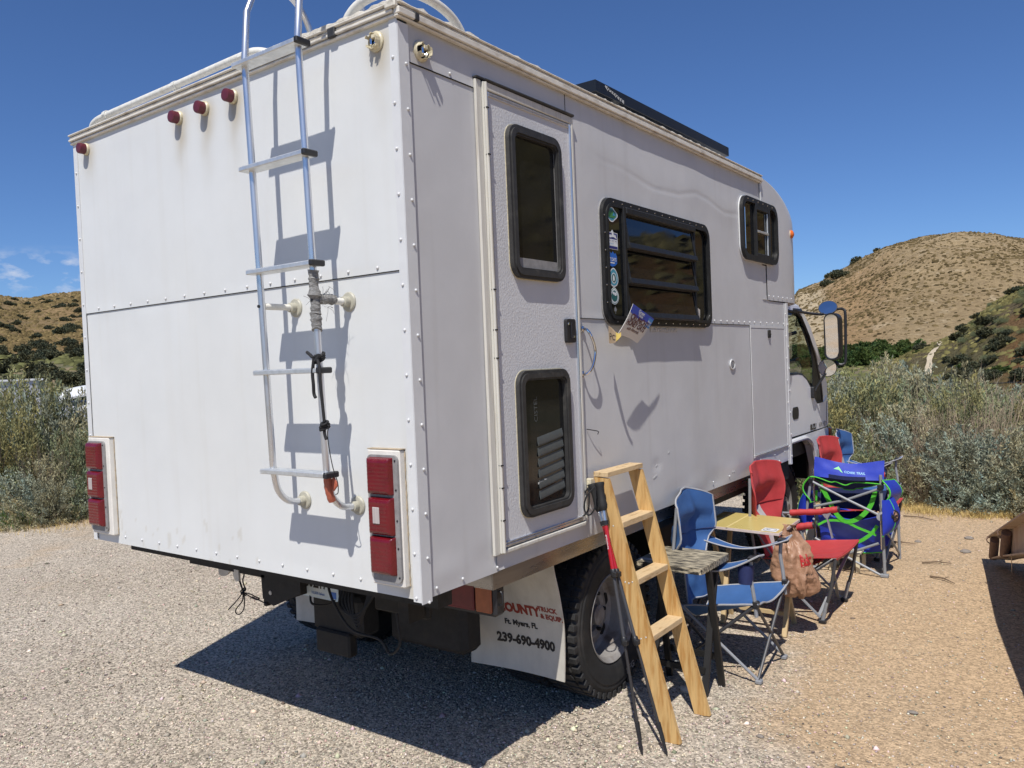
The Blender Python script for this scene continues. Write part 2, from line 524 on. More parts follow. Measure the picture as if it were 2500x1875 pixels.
def vn(x, y):
    """value noise on arrays, 0..1"""
    xi, yi = np.floor(x).astype(int), np.floor(y).astype(int)
    fx, fy = x - xi, y - yi
    fx, fy = fx * fx * (3 - 2 * fx), fy * fy * (3 - 2 * fy)
    a, b = _TAB[xi % 256, yi % 256], _TAB[(xi + 1) % 256, yi % 256]
    c, d = _TAB[xi % 256, (yi + 1) % 256], _TAB[(xi + 1) % 256, (yi + 1) % 256]
    return (a * (1 - fx) + b * fx) * (1 - fy) + (c * (1 - fx) + d * fx) * fy


def fbm(x, y, oct=5, gain=0.5):
    s, a, t = 0.0, 1.0, 0.0
    for k in range(oct):
        s = s + a * vn(x * 2 ** k + 37.1 * k, y * 2 ** k + 11.7 * k); t += a; a *= gain
    return s / t


def sst(a, b, x):
    t = np.clip((x - a) / (b - a), 0, 1)
    return t * t * (3 - 2 * t)


def tz(x, y):
    """height of the open ground"""
    dx, dy = x - CAM.x, y - CAM.y
    r = np.hypot(dx, dy); az = np.degrees(np.arctan2(dx, dy))
    left = sst(-42, -56, az)
    z = left * (-1.35 * sst(12.5, 20, r) + 7.0 * sst(60, 150, r)) + (1 - left) * (1.6 * sst(24, 100, r))
    z = z + sst(11, 30, r) * (fbm(x * 0.12, y * 0.12, 3) - 0.5) * 0.7
    return z


def ground_z(x, y):
    return float(tz(np.array([x]), np.array([y]))[0])


def surf_mat(name, build):
    m = bpy.data.materials.new(name); m.use_nodes = True
    nt = m.node_tree
    build(nt.nodes, nt.links, nt.nodes['Principled BSDF'])
    return m


def _noise(N, L, vec, scale, detail=6, rough=0.6):
    n = N.new('ShaderNodeTexNoise'); n.inputs['Scale'].default_value = scale; n.inputs['Detail'].default_value = detail; n.inputs['Roughness'].default_value = rough
    L.new(vec, n.inputs['Vector']); return n.outputs[0]


def _rng_node(N, L, src, a, b, c=0.0, d=1.0):
    r = N.new('ShaderNodeMapRange')
    for k, v in (('From Min', a), ('From Max', b), ('To Min', c), ('To Max', d)): r.inputs[k].default_value = v
    L.new(src, r.inputs[0]); return r.outputs[0]


def _mix(N, L, f, a, b):
    m = N.new('ShaderNodeMix'); m.data_type = 'RGBA'
    L.new(f, m.inputs[0])
    for i, x in ((6, a), (7, b)):
        if isinstance(x, tuple): m.inputs[i].default_value = (*x, 1)
        else: L.new(x, m.inputs[i])
    return m.outputs[2]


def _math(N, L, op, a, b):
    m = N.new('ShaderNodeMath'); m.operation = op
    for i, x in enumerate((a, b)):
        if isinstance(x, (int, float)): m.inputs[i].default_value = x
        else: L.new(x, m.inputs[i])
    return m.outputs[0]


def ground_build(N, L, B):
    geo = N.new('ShaderNodeNewGeometry'); P = geo.outputs['Position']
    at = N.new('ShaderNodeAttribute'); at.attribute_name = 'sand'
    sand_m = _math(N, L, 'ADD', at.outputs['Fac'], _rng_node(N, L, _noise(N, L, P, 1.3, 6), 0.3, 0.7, -0.32, 0.32))
    sand_m = _rng_node(N, L, sand_m, 0.25, 0.75)
    big = _noise(N, L, P, 0.55, 5)
    gravel = _mix(N, L, _rng_node(N, L, big, 0.35, 0.65), (0.44, 0.37, 0.285), (0.51, 0.44, 0.35))
    sand = _mix(N, L, _rng_node(N, L, big, 0.3, 0.7), (0.54, 0.382, 0.232), (0.49, 0.36, 0.228))
    base = _mix(N, L, sand_m, gravel, sand)
    # grit: pale and dark grains
    v = N.new('ShaderNodeTexVoronoi'); v.inputs['Scale'].default_value = 95; L.new(P, v.inputs['Vector'])
    sep = N.new('ShaderNodeSeparateColor'); L.new(v.outputs['Color'], sep.inputs[0])
    grain = _rng_node(N, L, sep.outputs[0], 0.0, 1.0, 0.44, 1.52)
    grain = _math(N, L, 'MULTIPLY', grain, _rng_node(N, L, _noise(N, L, P, 240, 3), 0.3, 0.7, 0.76, 1.22))
    grain = _math(N, L, 'MULTIPLY', grain, _rng_node(N, L, _noise(N, L, P, 26, 5), 0.3, 0.7, 0.86, 1.12))
    amt = _rng_node(N, L, sand_m, 0, 1, 1.0, 0.62)
    grain = _math(N, L, 'ADD', _math(N, L, 'MULTIPLY', _math(N, L, 'SUBTRACT', grain, 1.0), amt), 1.0)
    sc = N.new('ShaderNodeVectorMath'); sc.operation = 'SCALE'; L.new(base, sc.inputs[0]); L.new(grain, sc.inputs['Scale'])
    # far ground: scrub-coloured
    far = N.new('ShaderNodeAttribute'); far.attribute_name = 'scrub'
    sc_n = _noise(N, L, P, 0.35, 8, 0.7)
    scrub = _mix(N, L, _rng_node(N, L, sc_n, 0.42, 0.6), (0.10, 0.105, 0.055), (0.25, 0.19, 0.115))
    L.new(_mix(N, L, far.outputs['Fac'], sc.outputs[0], scrub), B.inputs['Base Color'])
    B.inputs['Roughness'].default_value = 0.95; B.inputs['Specular IOR Level'].default_value = 0.15
    h = _math(N, L, 'ADD', _math(N, L, 'MULTIPLY', v.outputs['Distance'], -0.5), _noise(N, L, P, 55, 5, 0.7))
    h = _math(N, L, 'ADD', h, _math(N, L, 'MULTIPLY', _noise(N, L, P, 9, 4), 1.6))
    bp = N.new('ShaderNodeBump'); bp.inputs['Strength'].default_value = 0.9; bp.inputs['Distance'].default_value = 0.011
    L.new(h, bp.inputs['Height']); L.new(bp.outputs[0], B.inputs['Normal'])


def polar_mesh(name, m, az, rad, zf, kind='structure', attrs=None, sharp=180):
    """sheet over azimuth (degrees) and distance round the standpoint; zf(az, r, x, y) -> z"""
    A, Rr = np.meshgrid(np.asarray(az), np.asarray(rad), indexing='ij')
    x = CAM.x + Rr * np.sin(np.radians(A)); y = CAM.y + Rr * np.cos(np.radians(A))
    z = zf(A, Rr, x, y)
    na, nr = A.shape
    me = bpy.data.meshes.new(name)
    idx = np.arange(na * nr).reshape(na, nr)
    F = np.stack([idx[:-1, :-1], idx[1:, :-1], idx[1:, 1:], idx[:-1, 1:]], -1).reshape(-1, 4)
    me.from_pydata(np.stack([x, y, z], -1).reshape(-1, 3).tolist(), [], F.tolist())
    if attrs:
        for k, fn in attrs.items():
            val = fn(A, Rr, x, y, z)
            if val.ndim == 2:
                at = me.attributes.new(k, 'FLOAT', 'POINT'); at.data.foreach_set('value', val.astype(np.float32).ravel())
            else:
                set_tint(me, val.reshape(-1, 3))
    o = link(name, me, m, None, sharp)
    o['kind'] = kind
    return o


rad = np.concatenate([[0.02], np.geomspace(0.5, 9, 120), np.geomspace(9.3, 60, 60), np.geomspace(63, 900, 30)])
az = np.concatenate([np.linspace(-180, -80, 30)[:-1], np.linspace(-80, 10, 260), np.linspace(10, 180, 40)[1:]])
MT['ground'] = surf_mat('gravel_ground', ground_build)
ground = polar_mesh('ground', MT['ground'], az, rad,
    lambda A, r, x, y: tz(x, y) + (fbm(x * 3.1, y * 3.1, 4) - 0.5) * 0.012 * sst(0, 2, r) - 0.003,
    attrs={'sand': lambda A, r, x, y, z: np.clip(sst(-0.3, 1.1, x - 0.35 + 0.25 * (y - 1.0)) * sst(0.2, 1.8, y + 0.5 * (x - 0.5)) + 0.55 * sst(0.9, 2.2, x) + 0.30 * sst(-4, -8, x), 0, 1),
           'scrub': lambda A, r, x, y, z: sst(11.5, 15, r + 3 * fbm(x * .4, y * .4, 3) - 1.5)}, sharp=180)


def interp(pts, a):
    X = np.array([p[0] for p in pts]); Y = np.array([p[1] for p in pts])
    return np.interp(a, X, Y)


def hill_fn(prof, rb, rr, amp, fs, expo=1.5):
    """height above the base such that the skyline seen from the standpoint follows prof (azimuth, slope)"""
    rs = np.linspace(rb, rr * 1.25, 80)

    def f(A, r, x, y):
        e = interp(prof, A)
        bz = tz(x, y)
        b0 = tz(CAM.x + rb * np.sin(np.radians(A)), CAM.y + rb * np.cos(np.radians(A)))
        t = np.clip((r - rb) / (rr - rb), 0, 1.6)
        s = np.where(t <= 1, 1 - (1 - np.minimum(t, 1)) ** expo, 1 - 0.5 * (t - 1))
        tt = (rs - rb) / (rr - rb)
        ss = np.where(tt <= 1, 1 - (1 - np.minimum(tt, 1)) ** expo, 1 - 0.5 * (tt - 1))
        # total rise so that max over distance of (z - eye)/r = e
        K = np.full(e.shape, 1e9)
        for q, sv in zip(rs[6:], ss[6:]):
            K = np.minimum(K, (e * q + CAM.z - b0) / sv)
        K = np.maximum(K, 0.0)
        n = ((fbm(x * fs, y * fs, 6, 0.55) - 0.5) - 0.75 * np.abs(fbm(x * fs * .8 + 5, y * fs * .8, 4, 0.5) - 0.5)) * amp * 1.25 * np.clip(t * 3, 0, 1) * np.clip(np.abs(1.0 - t) * 4 + 0.25, 0, 1)
        return b0 - 0.6 + (K + 0.6) * s + n
    return f


RH = [(-60, .07), (-45, .07), (-30, .055), (-20, .055), (-16.85, .0648), (-16.5, .0735), (-15.2, .079), (-13.2, .0949), (-11.2, .1148), (-9.1, .1237), (-7.3, .1229), (-5.3, .1171), (-3.7, .1086), (0, .10), (10, .12), (25, .15), (45, .13), (75, .10), (110, .05)]
LH = [(-115, .05), (-85, .08), (-72, .094), (-68.4, .0927), (-67.1, .0873), (-65.8, .0909), (-64.2, .0932), (-58, .09), (-48, .05), (-42, .02)]
SH = [(-12.5, -.03), (-11, -.014), (-9.98, -.0035), (-8.35, .0047), (-7.22, .0148), (-6.1, .0313), (-5, .0495), (-3.7, .0627), (0, .085), (6, .13), (14, .24), (25, .33), (45, .31), (70, .22), (100, .06)]
f_rh = hill_fn(RH, 95, 235, 6.5, 0.035)
f_lh = hill_fn(LH, 150, 320, 4.0, 0.03)
f_sh = hill_fn(SH, 27, 62, 1.3, 0.11, 1.3)


def hill_build(cols, patch, spot_scale, speck):
    def fn(N, L, B):
        geo = N.new('ShaderNodeNewGeometry'); P = geo.outputs['Position']
        at = N.new('ShaderNodeAttribute'); at.attribute_name = 'tint'
        base = _mix(N, L, _rng_node(N, L, _noise(N, L, P, patch, 7, 0.62), 0.38, 0.62), cols[0], cols[1])
        base = _mix(N, L, _rng_node(N, L, _noise(N, L, P, spot_scale, 5, 0.7), 0.56, 0.66), base, cols[2])
        g = _rng_node(N, L, _noise(N, L, P, speck, 4, 0.7), 0.3, 0.7, 0.7, 1.28)
        sc = N.new('ShaderNodeVectorMath'); sc.operation = 'SCALE'; L.new(base, sc.inputs[0]); L.new(g, sc.inputs['Scale'])
        ml = N.new('ShaderNodeVectorMath'); ml.operation = 'MULTIPLY'; L.new(sc.outputs[0], ml.inputs[0]); L.new(at.outputs['Color'], ml.inputs[1])
        L.new(ml.outputs[0], B.inputs['Base Color'])
        B.inputs['Roughness'].default_value = 1.0; B.inputs['Specular IOR Level'].default_value = 0.05
        bp = N.new('ShaderNodeBump'); bp.inputs['Strength'].default_value = 1.0; bp.inputs['Distance'].default_value = 0.9
        L.new(_noise(N, L, P, spot_scale * 1.4, 7, 0.75), bp.inputs['Height']); L.new(bp.outputs[0], B.inputs['Normal'])
    return fn


def tint_rh(A, r, x, y, z):
    n = fbm(x * .02, y * .02, 4)
    c = np.ones(A.shape + (3,))
    t = (r - 95) / 140
    # pale scree fan on the left shoulder, redder bare soil under it
    scree = sst(-14.3, -15.2, A + 2.2 * (t - .35) + (n - .5) * 1.2) * sst(0.85, 0.55, t)
    red = sst(-9.5, -13.5, A + (n - .5) * 4) * sst(0.75, 0.35, t) * (1 - scree)
    c = c * (1 - scree[..., None]) + scree[..., None] * np.array([1.42, 1.52, 1.70])
    c = c * (1 - .55 * red[..., None]) + .55 * red[..., None] * np.array([1.06, 0.86, 0.72])
    return c


def tint_sh(A, r, x, y, z):
    n = fbm(x * .08 + 9, y * .08, 4)
    c = np.ones(A.shape + (3,))
    red = sst(.52, .62, n) * sst(-6, -4, A)
    c = c * (1 - red[..., None]) + red[..., None] * np.array([1.35, 0.95, 0.78])
    return c


MT['hill_r'] = surf_mat('dry_hill', hill_build(((0.365, 0.272, 0.155), (0.305, 0.222, 0.122), (0.45, 0.355, 0.225)), 0.03, 0.35, 1.5))
MT['hill_l'] = surf_mat('scrub_hill', hill_build(((0.27, 0.185, 0.095), (0.215, 0.155, 0.082), (0.155, 0.125, 0.065)), 0.035, 0.30, 1.1))
MT['slope'] = surf_mat('green_slope', hill_build(((0.155, 0.145, 0.072), (0.20, 0.155, 0.09), (0.12, 0.13, 0.058)), 0.14, 0.8, 4.0))
polar_mesh('hill', MT['hill_r'], np.concatenate([np.linspace(-60, -18, 60)[:-1], np.linspace(-18, 0, 220), np.linspace(0, 110, 110)[1:]]), np.concatenate([np.linspace(80, 240, 110), np.linspace(243, 330, 20)]), f_rh, attrs={'tint': tint_rh})
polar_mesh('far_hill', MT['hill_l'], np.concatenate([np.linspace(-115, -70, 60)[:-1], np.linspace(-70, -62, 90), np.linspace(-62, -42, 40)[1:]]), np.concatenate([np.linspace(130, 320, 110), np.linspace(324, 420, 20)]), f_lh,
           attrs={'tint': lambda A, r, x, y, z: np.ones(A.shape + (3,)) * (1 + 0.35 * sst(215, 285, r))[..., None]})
polar_mesh('hillside', MT['slope'], np.concatenate([np.linspace(-12.5, 0, 160), np.linspace(0, 100, 130)[1:]]), np.concatenate([np.linspace(24, 62, 90), np.linspace(63, 85, 12)]), f_sh, attrs={'tint': tint_sh})

# pale footpath climbing the slope
MT['path'] = mat('pale_path', (0.52, 0.43, 0.30), 0.95, var=0.15, vscale=2)


def on_slope(a, r):
    A, Rr = np.array([[a]]), np.array([[r]])
    x = CAM.x + Rr * np.sin(np.radians(A)); y = CAM.y + Rr * np.cos(np.radians(A))
    return Vector((float(x[0, 0]), float(y[0, 0]), float(f_sh(A, Rr, x, y)[0, 0])))


pm = MB()
pp = bez([(-9.5, 33), (-9.05, 40), (-8.85, 45), (-8.45, 49), (-8.15, 53), (-8.10, 56), (-8.32, 59), (-8.02, 62), (-8.05, 65)], 8)
pv = []
for q in pp:
    w = 0.085 if q[1] > 55 else 0.12
    row = []
    for s in (-1, 1):
        a = q[0] + s * w * 0.5 * 57.3 * 2.2 / q[1] * (0.9 + 0.4 * random.Random(int(q[1] * 9)).random())
        p = on_slope(a, q[1]); row.append((p.x, p.y, p.z + 0.07))
    pv.append(row)
for r0, r1 in zip(pv, pv[1:]):
    pm.poly(r0[0], r0[1], r1[1], r1[0])
o = pm.build('path', MT['path'], None, sharp=180); o['kind'] = 'structure'

# ------------------------------------------------------------------ pebbles, tufts
def scatter_mesh(name, P, S, base_v, base_f, m, tint=None, rot=True, squash=None, kind='stuff', sharp=None, seed=0):
    """one mesh of many small solids: P positions, S sizes"""
    rg = np.random.default_rng(seed)
    n = len(P); bv = np.asarray(base_v, float); k = len(bv)
    V = np.repeat(bv[None], n, 0) * (1 + 0.5 * (rg.random((n, k, 1)) - 0.5))
    sx = np.stack([0.7 + 0.7 * rg.random(n), 0.7 + 0.7 * rg.random(n), (0.45 + 0.5 * rg.random(n)) if squash is None else squash * (0.7 + 0.6 * rg.random(n))], -1)
    V = V * (S[:, None] * sx)[:, None, :]
    a = rg.random(n) * 2 * PI
    c, s = np.cos(a)[:, None], np.sin(a)[:, None]
    V = np.stack([V[..., 0] * c - V[..., 1] * s, V[..., 0] * s + V[..., 1] * c, V[..., 2]], -1) + P[:, None, :]
    F = np.asarray(base_f)
    FF = (F[None] + (np.arange(n) * k)[:, None, None]).reshape(-1, F.shape[1])
    me = bpy.data.meshes.new(name)
    me.vertices.add(n * k); me.vertices.foreach_set('co', V.ravel())
    nf, fl = FF.shape
    me.loops.add(nf * fl); me.loops.foreach_set('vertex_index', FF.ravel().astype(np.int32))
    me.polygons.add(nf); me.polygons.foreach_set('loop_start', (np.arange(nf) * fl).astype(np.int32))
    me.update(calc_edges=True); me.validate()
    if tint is not None: set_tint(me, np.repeat(tint, k, 0))
    o = link(name, me, m, None, sharp)
    if kind: o['kind'] = kind
    return o


OCT_V = [(1, 0, 0), (-1, 0, 0), (0, 1, 0), (0, -1, 0), (0, 0, 1), (0, 0, -1)]
OCT_F = [(0, 2, 4), (2, 1, 4), (1, 3, 4), (3, 0, 4), (2, 0, 5), (1, 2, 5), (3, 1, 5), (0, 3, 5)]
MT['pebble'] = mat('pebble_stone', (0.49, 0.42, 0.335), 0.9, attr=True, spec=0.2)
rg = np.random.default_rng(5)
NP = 80000
pr_ = 1.9 * (9.5 / 1.9) ** (rg.random(NP) ** 0.85)
pa = rg.uniform(-72, 1, NP)
px_ = CAM.x + pr_ * np.sin(np.radians(pa)); py_ = CAM.y + pr_ * np.cos(np.radians(pa))
sandy = sst(-0.3, 1.1, px_ - 0.35 + 0.25 * (py_ - 1.0)) * sst(0.2, 1.8, py_ + 0.5 * (px_ - 0.5))
keep = rg.random(NP) > 0.72 * sandy
px_, py_, pr_ = px_[keep], py_[keep], pr_[keep]
n = len(px_)
sz = 0.0026 + 0.0052 * rg.random(n) ** 2.2 + 0.012 * (rg.random(n) > 0.996)
tone = np.clip(rg.normal(1.04, 0.36, n), 0.3, 1.85)[:, None] * np.array([1, 1, 1]) * (1 + 0.07 * rg.normal(0, 1, (n, 3)))
scatter_mesh('gravel', np.stack([px_, py_, tz(px_, py_) + sz * 0.12 - 0.001], -1), sz, OCT_V, OCT_F, MT['pebble'], tone, seed=3)

# dry tufts that speckle the two far hills
MT['tuft'] = mat('dry_tuft', (0.15, 0.12, 0.062), 1.0, attr=True, spec=0.05)
TV = [(1, 0, 0), (0, 1, 0), (-1, 0, 0), (0, -1, 0), (.45, .3, .8), (-.4, .35, .85), (-.1, -.5, .75)]
TF = [(0, 1, 4), (1, 2, 5), (2, 3, 6), (3, 0, 6), (1, 5, 4), (2, 6, 5), (0, 4, 6), (4, 5, 6)]


def tufts(name, fn, az0, az1, r0, r1, n, s0, s1, seed, col):
    rg = np.random.default_rng(seed)
    a = rg.uniform(az0, az1, n); r = np.sqrt(rg.uniform(r0 * r0, r1 * r1, n))
    x = CAM.x + r * np.sin(np.radians(a)); y = CAM.y + r * np.cos(np.radians(a))
    k = rg.random(n) < 0.25 + 1.1 * sst(.40, .62, fbm(x * .05 + seed, y * .05, 4))
    a, r, x, y = a[k], r[k], x[k], y[k]
    z = fn(a[:, None], r[:, None], x[:, None], y[:, None])[:, 0]
    s = rg.uniform(s0, s1, len(a)) ** 1.0
    t = np.clip(rg.normal(1, .28, len(a)), .4, 1.8)[:, None] * np.array(col)
    scatter_mesh(name, np.stack([x, y, z - 0.08], -1), s, TV, TF, MT['tuft'], t, squash=0.8, seed=seed)


tufts('hill_tufts', f_rh, -18, 0, 98, 233, 20000, 0.14, 0.36, 21, (0.74, 0.68, 0.62))
tufts('far_hill_tufts', f_lh, -70, -63, 150, 318, 12000, 0.22, 0.55, 22, (1.0, 0.92, 0.8))
tufts('hillside_tufts', f_sh, -12, 1, 28, 61, 6000, 0.09, 0.24, 23, (0.95, 1.05, 0.8))
tufts('valley_scrub', lambda A, r, x, y: tz(x, y), -70, -62, 62, 165, 2600, 0.3, 0.75, 24, (0.75, 0.95, 0.75))
tufts('valley_tufts', lambda A, r, x, y: tz(x, y), -17.5, -2, 15, 95, 6500, 0.08, 0.24, 25, (0.85, 1.1, 0.8))

tufts('hillside_scrub', f_sh, 4, 62, 30, 61, 5200, 0.22, 0.75, 26, (0.9, 0.95, 0.75))

# ------------------------------------------------------------------ shrubs
def foliage_mesh(name, V, F, tints, m):
    me = bpy.data.meshes.new(name)
    me.vertices.add(len(V)); me.vertices.foreach_set('co', np.asarray(V, np.float32).ravel())
    F = np.asarray(F, np.int32); nf, fl = F.shape
    me.loops.add(nf * fl); me.loops.foreach_set('vertex_index', F.ravel())
    me.polygons.add(nf); me.polygons.foreach_set('loop_start', (np.arange(nf) * fl).astype(np.int32))
    me.update(calc_edges=True)
    set_tint(me, tints)
    me.materials.append(m)
    return me


def bush_meshes(name, seed, R, H, ntw, nlv, ll, lw, leaf_m, stem_m, droop=0.3, spiky=0.0, gap=0.35):
    """foliage + stem meshes of one shrub; crown of leaf-sized faces on twigs, uneven outline"""
    rg = np.random.default_rng(seed)
    NL = 15; lob = rg.normal(0, 1, (NL, 3)); lob[:, 2] = np.abs(lob[:, 2]); lob /= np.linalg.norm(lob, axis=1)[:, None]
    lamp = rg.uniform(0.60, 1.0, NL); ltone = rg.uniform(.74, 1.22, NL); lwarm = rg.uniform(-.10, .13, NL)
    d = rg.normal(0, 1, (ntw * 2, 3)); d[:, 2] = np.abs(d[:, 2]) * 0.95 + 0.05; d /= np.linalg.norm(d, axis=1)[:, None]
    dot = d @ lob.T
    best = np.argmax(dot + 0.15 * lamp, 1)
    near = dot[np.arange(len(d)), best]
    rad_ = lamp[best] * (0.55 + 0.45 * sst(0.70, 0.985, near)) * rg.uniform(0.86, 1.05, len(d))
    keep = rg.random(len(d)) < (1 - gap) + gap * sst(.7, .95, near)
    d, rad_, best = d[keep][:ntw], rad_[keep][:ntw], best[keep][:ntw]
    n = len(d)
    inner = rg.random(n) < 0.38
    rad_ = np.where(inner, rad_ * rg.uniform(0.45, 0.85, n), rad_)
    tip = d * rad_[:, None] * np.array([R, R, H]); tip[:, 2] = np.maximum(tip[:, 2], 0.04)
    up = np.array([0, 0, 1.0])
    tdir = d * np.array([1, 1, 0.8]) + up * (0.38 + spiky) + rg.normal(0, .22, (n, 3)); tdir /= np.linalg.norm(tdir, axis=1)[:, None]
    tl = (0.13 + 0.15 * rg.random(n)) * (R + H) * 0.62
    base = tip - tdir * tl[:, None]
    tone_tw = np.clip(rg.normal(1.0, 0.14, n) * ltone[best], .5, 1.5)
    warm = rg.normal(0, .06, n) + lwarm[best]
    t = rg.random((n, nlv)) ** 0.6
    p = base[:, None] + tdir[:, None] * (tl[:, None] * t)[..., None] + rg.normal(0, 0.012, (n, nlv, 3))
    ld = tdir[:, None] * 0.75 + rg.normal(0, .55, (n, nlv, 3)) + up * 0.25; ld /= np.linalg.norm(ld, axis=2)[..., None]
    sd = np.cross(ld, rg.normal(0, 1, (n, nlv, 3))); sd /= np.linalg.norm(sd, axis=2)[..., None] + 1e-9
    L_ = (ll * rg.uniform(.6, 1.3, (n, nlv)))[..., None]; W_ = (lw * rg.uniform(.6, 1.3, (n, nlv)))[..., None]
    q = np.stack([p, p + ld * L_ * .55 + sd * W_, p + ld * L_, p + ld * L_ * .55 - sd * W_], 2)
    V = q.reshape(-1, 3)
    nz, nr_ = np.percentile(V[:, 2], 99.6), np.percentile(np.hypot(V[:, 0], V[:, 1]), 99.0)
    V = V * np.array([R / nr_, R / nr_, H / nz])
    sc3 = np.array([R / nr_, R / nr_, H / nz]); base = base * sc3; tip = tip * sc3
    F = np.arange(len(V)).reshape(-1, 4)
    tn = (tone_tw[:, None] * np.clip(rg.normal(1, .14, (n, nlv)), .5, 1.5))
    c = np.stack([tn * (1 + warm[:, None]), tn, tn * (1 - 1.1 * warm[:, None])], -1)
    c = np.repeat(c.reshape(-1, 1, 3), 4, 1).reshape(-1, 3)
    fol = foliage_mesh(name + '_foliage', V, F, c, leaf_m)
    # woody stems: main limbs then twigs
    m = MB()
    rr = random.Random(seed)
    for k in range(0, n, max(1, n // 110)):
        b0 = Vector((rr.gauss(0, .07) * R, rr.gauss(0, .07) * R, 0))
        mid = Vector(base[k]) * 0.55 + Vector((rr.gauss(0, .05), rr.gauss(0, .05), 0.02)) * R
        m.tube([b0, mid, Vector(base[k]), Vector(tip[k])], [0.011 * R + .004, 0.008 * R + .002, .004, .0015], 4, False)
    me = bpy.data.meshes.new(name + '_stems'); me.from_pydata(m.v, [], m.f); me.materials.append(stem_m)
    return fol, me


def dry_meshes(name, seed, R, H, ns, stem_m):
    """a clump of dry upright stalks"""
    rg = random.Random(seed); m = MB()
    for k in range(ns):
        a = rg.uniform(0, 2 * PI); rb = R * 0.45 * math.sqrt(rg.random()); lean = rg.uniform(0.05, 0.85)
        b = Vector((rb * math.cos(a), rb * math.sin(a), 0))
        a2 = a + rg.gauss(0, .6)
        L = H * rg.uniform(.5, 1.05)
        t = b + Vector((math.cos(a2) * math.sin(lean), math.sin(a2) * math.sin(lean), math.cos(lean))) * L
        md = b.lerp(t, .5) + Vector((rg.gauss(0, .03), rg.gauss(0, .03), .05 * L))
        w = rg.uniform(.0016, .0038)
        m.tube([b, md, t], [w * 1.3, w, w * .5], 3, False)
        for j in range(2):
            s = md.lerp(t, rg.random())
            e = s + (t - b).normalized() * .12 * L + Vector((rg.gauss(0, .06), rg.gauss(0, .06), rg.gauss(0, .05)))
            m.tube([s, e], [w * .7, w * .35], 3, False)
    me = bpy.data.meshes.new(name); me.from_pydata(m.v, [], m.f)
    rn = np.random.default_rng(seed)
    set_tint(me, np.repeat(np.clip(rn.normal(1, .22, (len(m.v) // 3 + 1, 1)), .5, 1.6), 3, 0)[:len(m.v)] * np.ones(3))
    me.materials.append(stem_m)
    return me


def leaf_mat(name, col, trans=0.25):
    m = bpy.data.materials.new(name); m.use_nodes = True
    N, L = m.node_tree.nodes, m.node_tree.links
    b = N['Principled BSDF']; b.inputs['Roughness'].default_value = 0.75; b.inputs['Specular IOR Level'].default_value = 0.25
    at = N.new('ShaderNodeAttribute'); at.attribute_name = 'tint'
    ml = N.new('ShaderNodeVectorMath'); ml.operation = 'MULTIPLY'; ml.inputs[0].default_value = col
    L.new(at.outputs['Color'], ml.inputs[1]); L.new(ml.outputs[0], b.inputs['Base Color'])
    tr = N.new('ShaderNodeBsdfTranslucent'); L.new(ml.outputs[0], tr.inputs[0])
    mx = N.new('ShaderNodeMixShader'); mx.inputs[0].default_value = trans
    L.new(b.outputs[0], mx.inputs[1]); L.new(tr.outputs[0], mx.inputs[2])
    L.new(mx.outputs[0], N['Material Output'].inputs['Surface'])
    return m


MT['sage'] = leaf_mat('sage_leaf', (0.335, 0.345, 0.24))
MT['sagegreen'] = leaf_mat('green_sage_leaf', (0.265, 0.27, 0.135))
MT['green'] = leaf_mat('green_leaf', (0.095, 0.145, 0.042), 0.3)
MT['dark'] = leaf_mat('dark_leaf', (0.105, 0.11, 0.062), 0.15)
MT['bark'] = mat('shrub_bark', (0.16, 0.125, 0.09), 0.9, var=0.3, vscale=20)
MT['straw'] = mat('dry_stalk', (0.36, 0.275, 0.19), 0.9, attr=True)
MT['yellowgrass'] = mat('yellow_grass', (0.50, 0.36, 0.13), 0.9, attr=True)
MT['greengrass'] = mat('green_grass', (0.10, 0.17, 0.035), 0.8, attr=True)

SAGE = [bush_meshes('sage_a', 1, 1, 1, 900, 34, .040, .0070, MT['sage'], MT['bark']),
        bush_meshes('sage_b', 2, 1, 1, 900, 34, .040, .0066, MT['sage'], MT['bark'], gap=.5),
        bush_meshes('sage_c', 3, 1, 1, 950, 34, .038, .0058, MT['sagegreen'], MT['bark'], spiky=.3),
        bush_meshes('sage_d', 4, 1, 1, 850, 36, .042, .0060, MT['sagegreen'], MT['bark'], spiky=.15, gap=.55)]
GREEN = [bush_meshes('green_a', 7, 1, 1, 420, 22, .11, .030, MT['green'], MT['bark']),
         bush_meshes('green_b', 8, 1, 1, 420, 22, .10, .028, MT['green'], MT['bark'], gap=.5)]
DARK = [bush_meshes('dark_a', 9, 1, 1, 260, 16, .15, .045, MT['dark'], MT['bark'], gap=.2),
        bush_meshes('dark_b', 10, 1, 1, 260, 16, .15, .045, MT['dark'], MT['bark'], gap=.4)]
DRY = [dry_meshes('dry_a', 12, 1, 1, 300, MT['straw']), dry_meshes('dry_b', 13, 1, 1, 260, MT['straw'])]


def shrub(kind, x, y, R, H, rot, label, group, cat='shrub', name='sagebrush', z=None, parts=True):
    zz = ground_z(x, y) if z is None else z
    if parts:
        t = thing(name, (x, y, zz - 0.02), label, cat, group)
        t.rotation_euler = (0, 0, rot); t.scale = (R, R, H)
        for nm, me in zip(('foliage', 'stems_mass'), kind):
            o = bpy.data.objects.new('foliage' if nm == 'foliage' else 'stem', me); COL.objects.link(o); o.parent = t
            o['kind'] = 'stuff'
        return t
    o = bpy.data.objects.new(name, kind[0]); COL.objects.link(o)
    o.location = (x, y, zz - 0.03 * H); o.rotation_euler = (0, 0, rot); o.scale = (R, R, H)
    return tag(o, label, cat, group)


def dry_clump(i, x, y, R, H, rot, label, group='clumps of dry stalks among the sagebrush'):
    o = bpy.data.objects.new('dry_brush', DRY[i]); COL.objects.link(o)
    o.location = (x, y, ground_z(x, y) - .02); o.rotation_euler = (0, 0, rot); o.scale = (R, R, H)
    return tag(o, label, 'dry shrub', group)


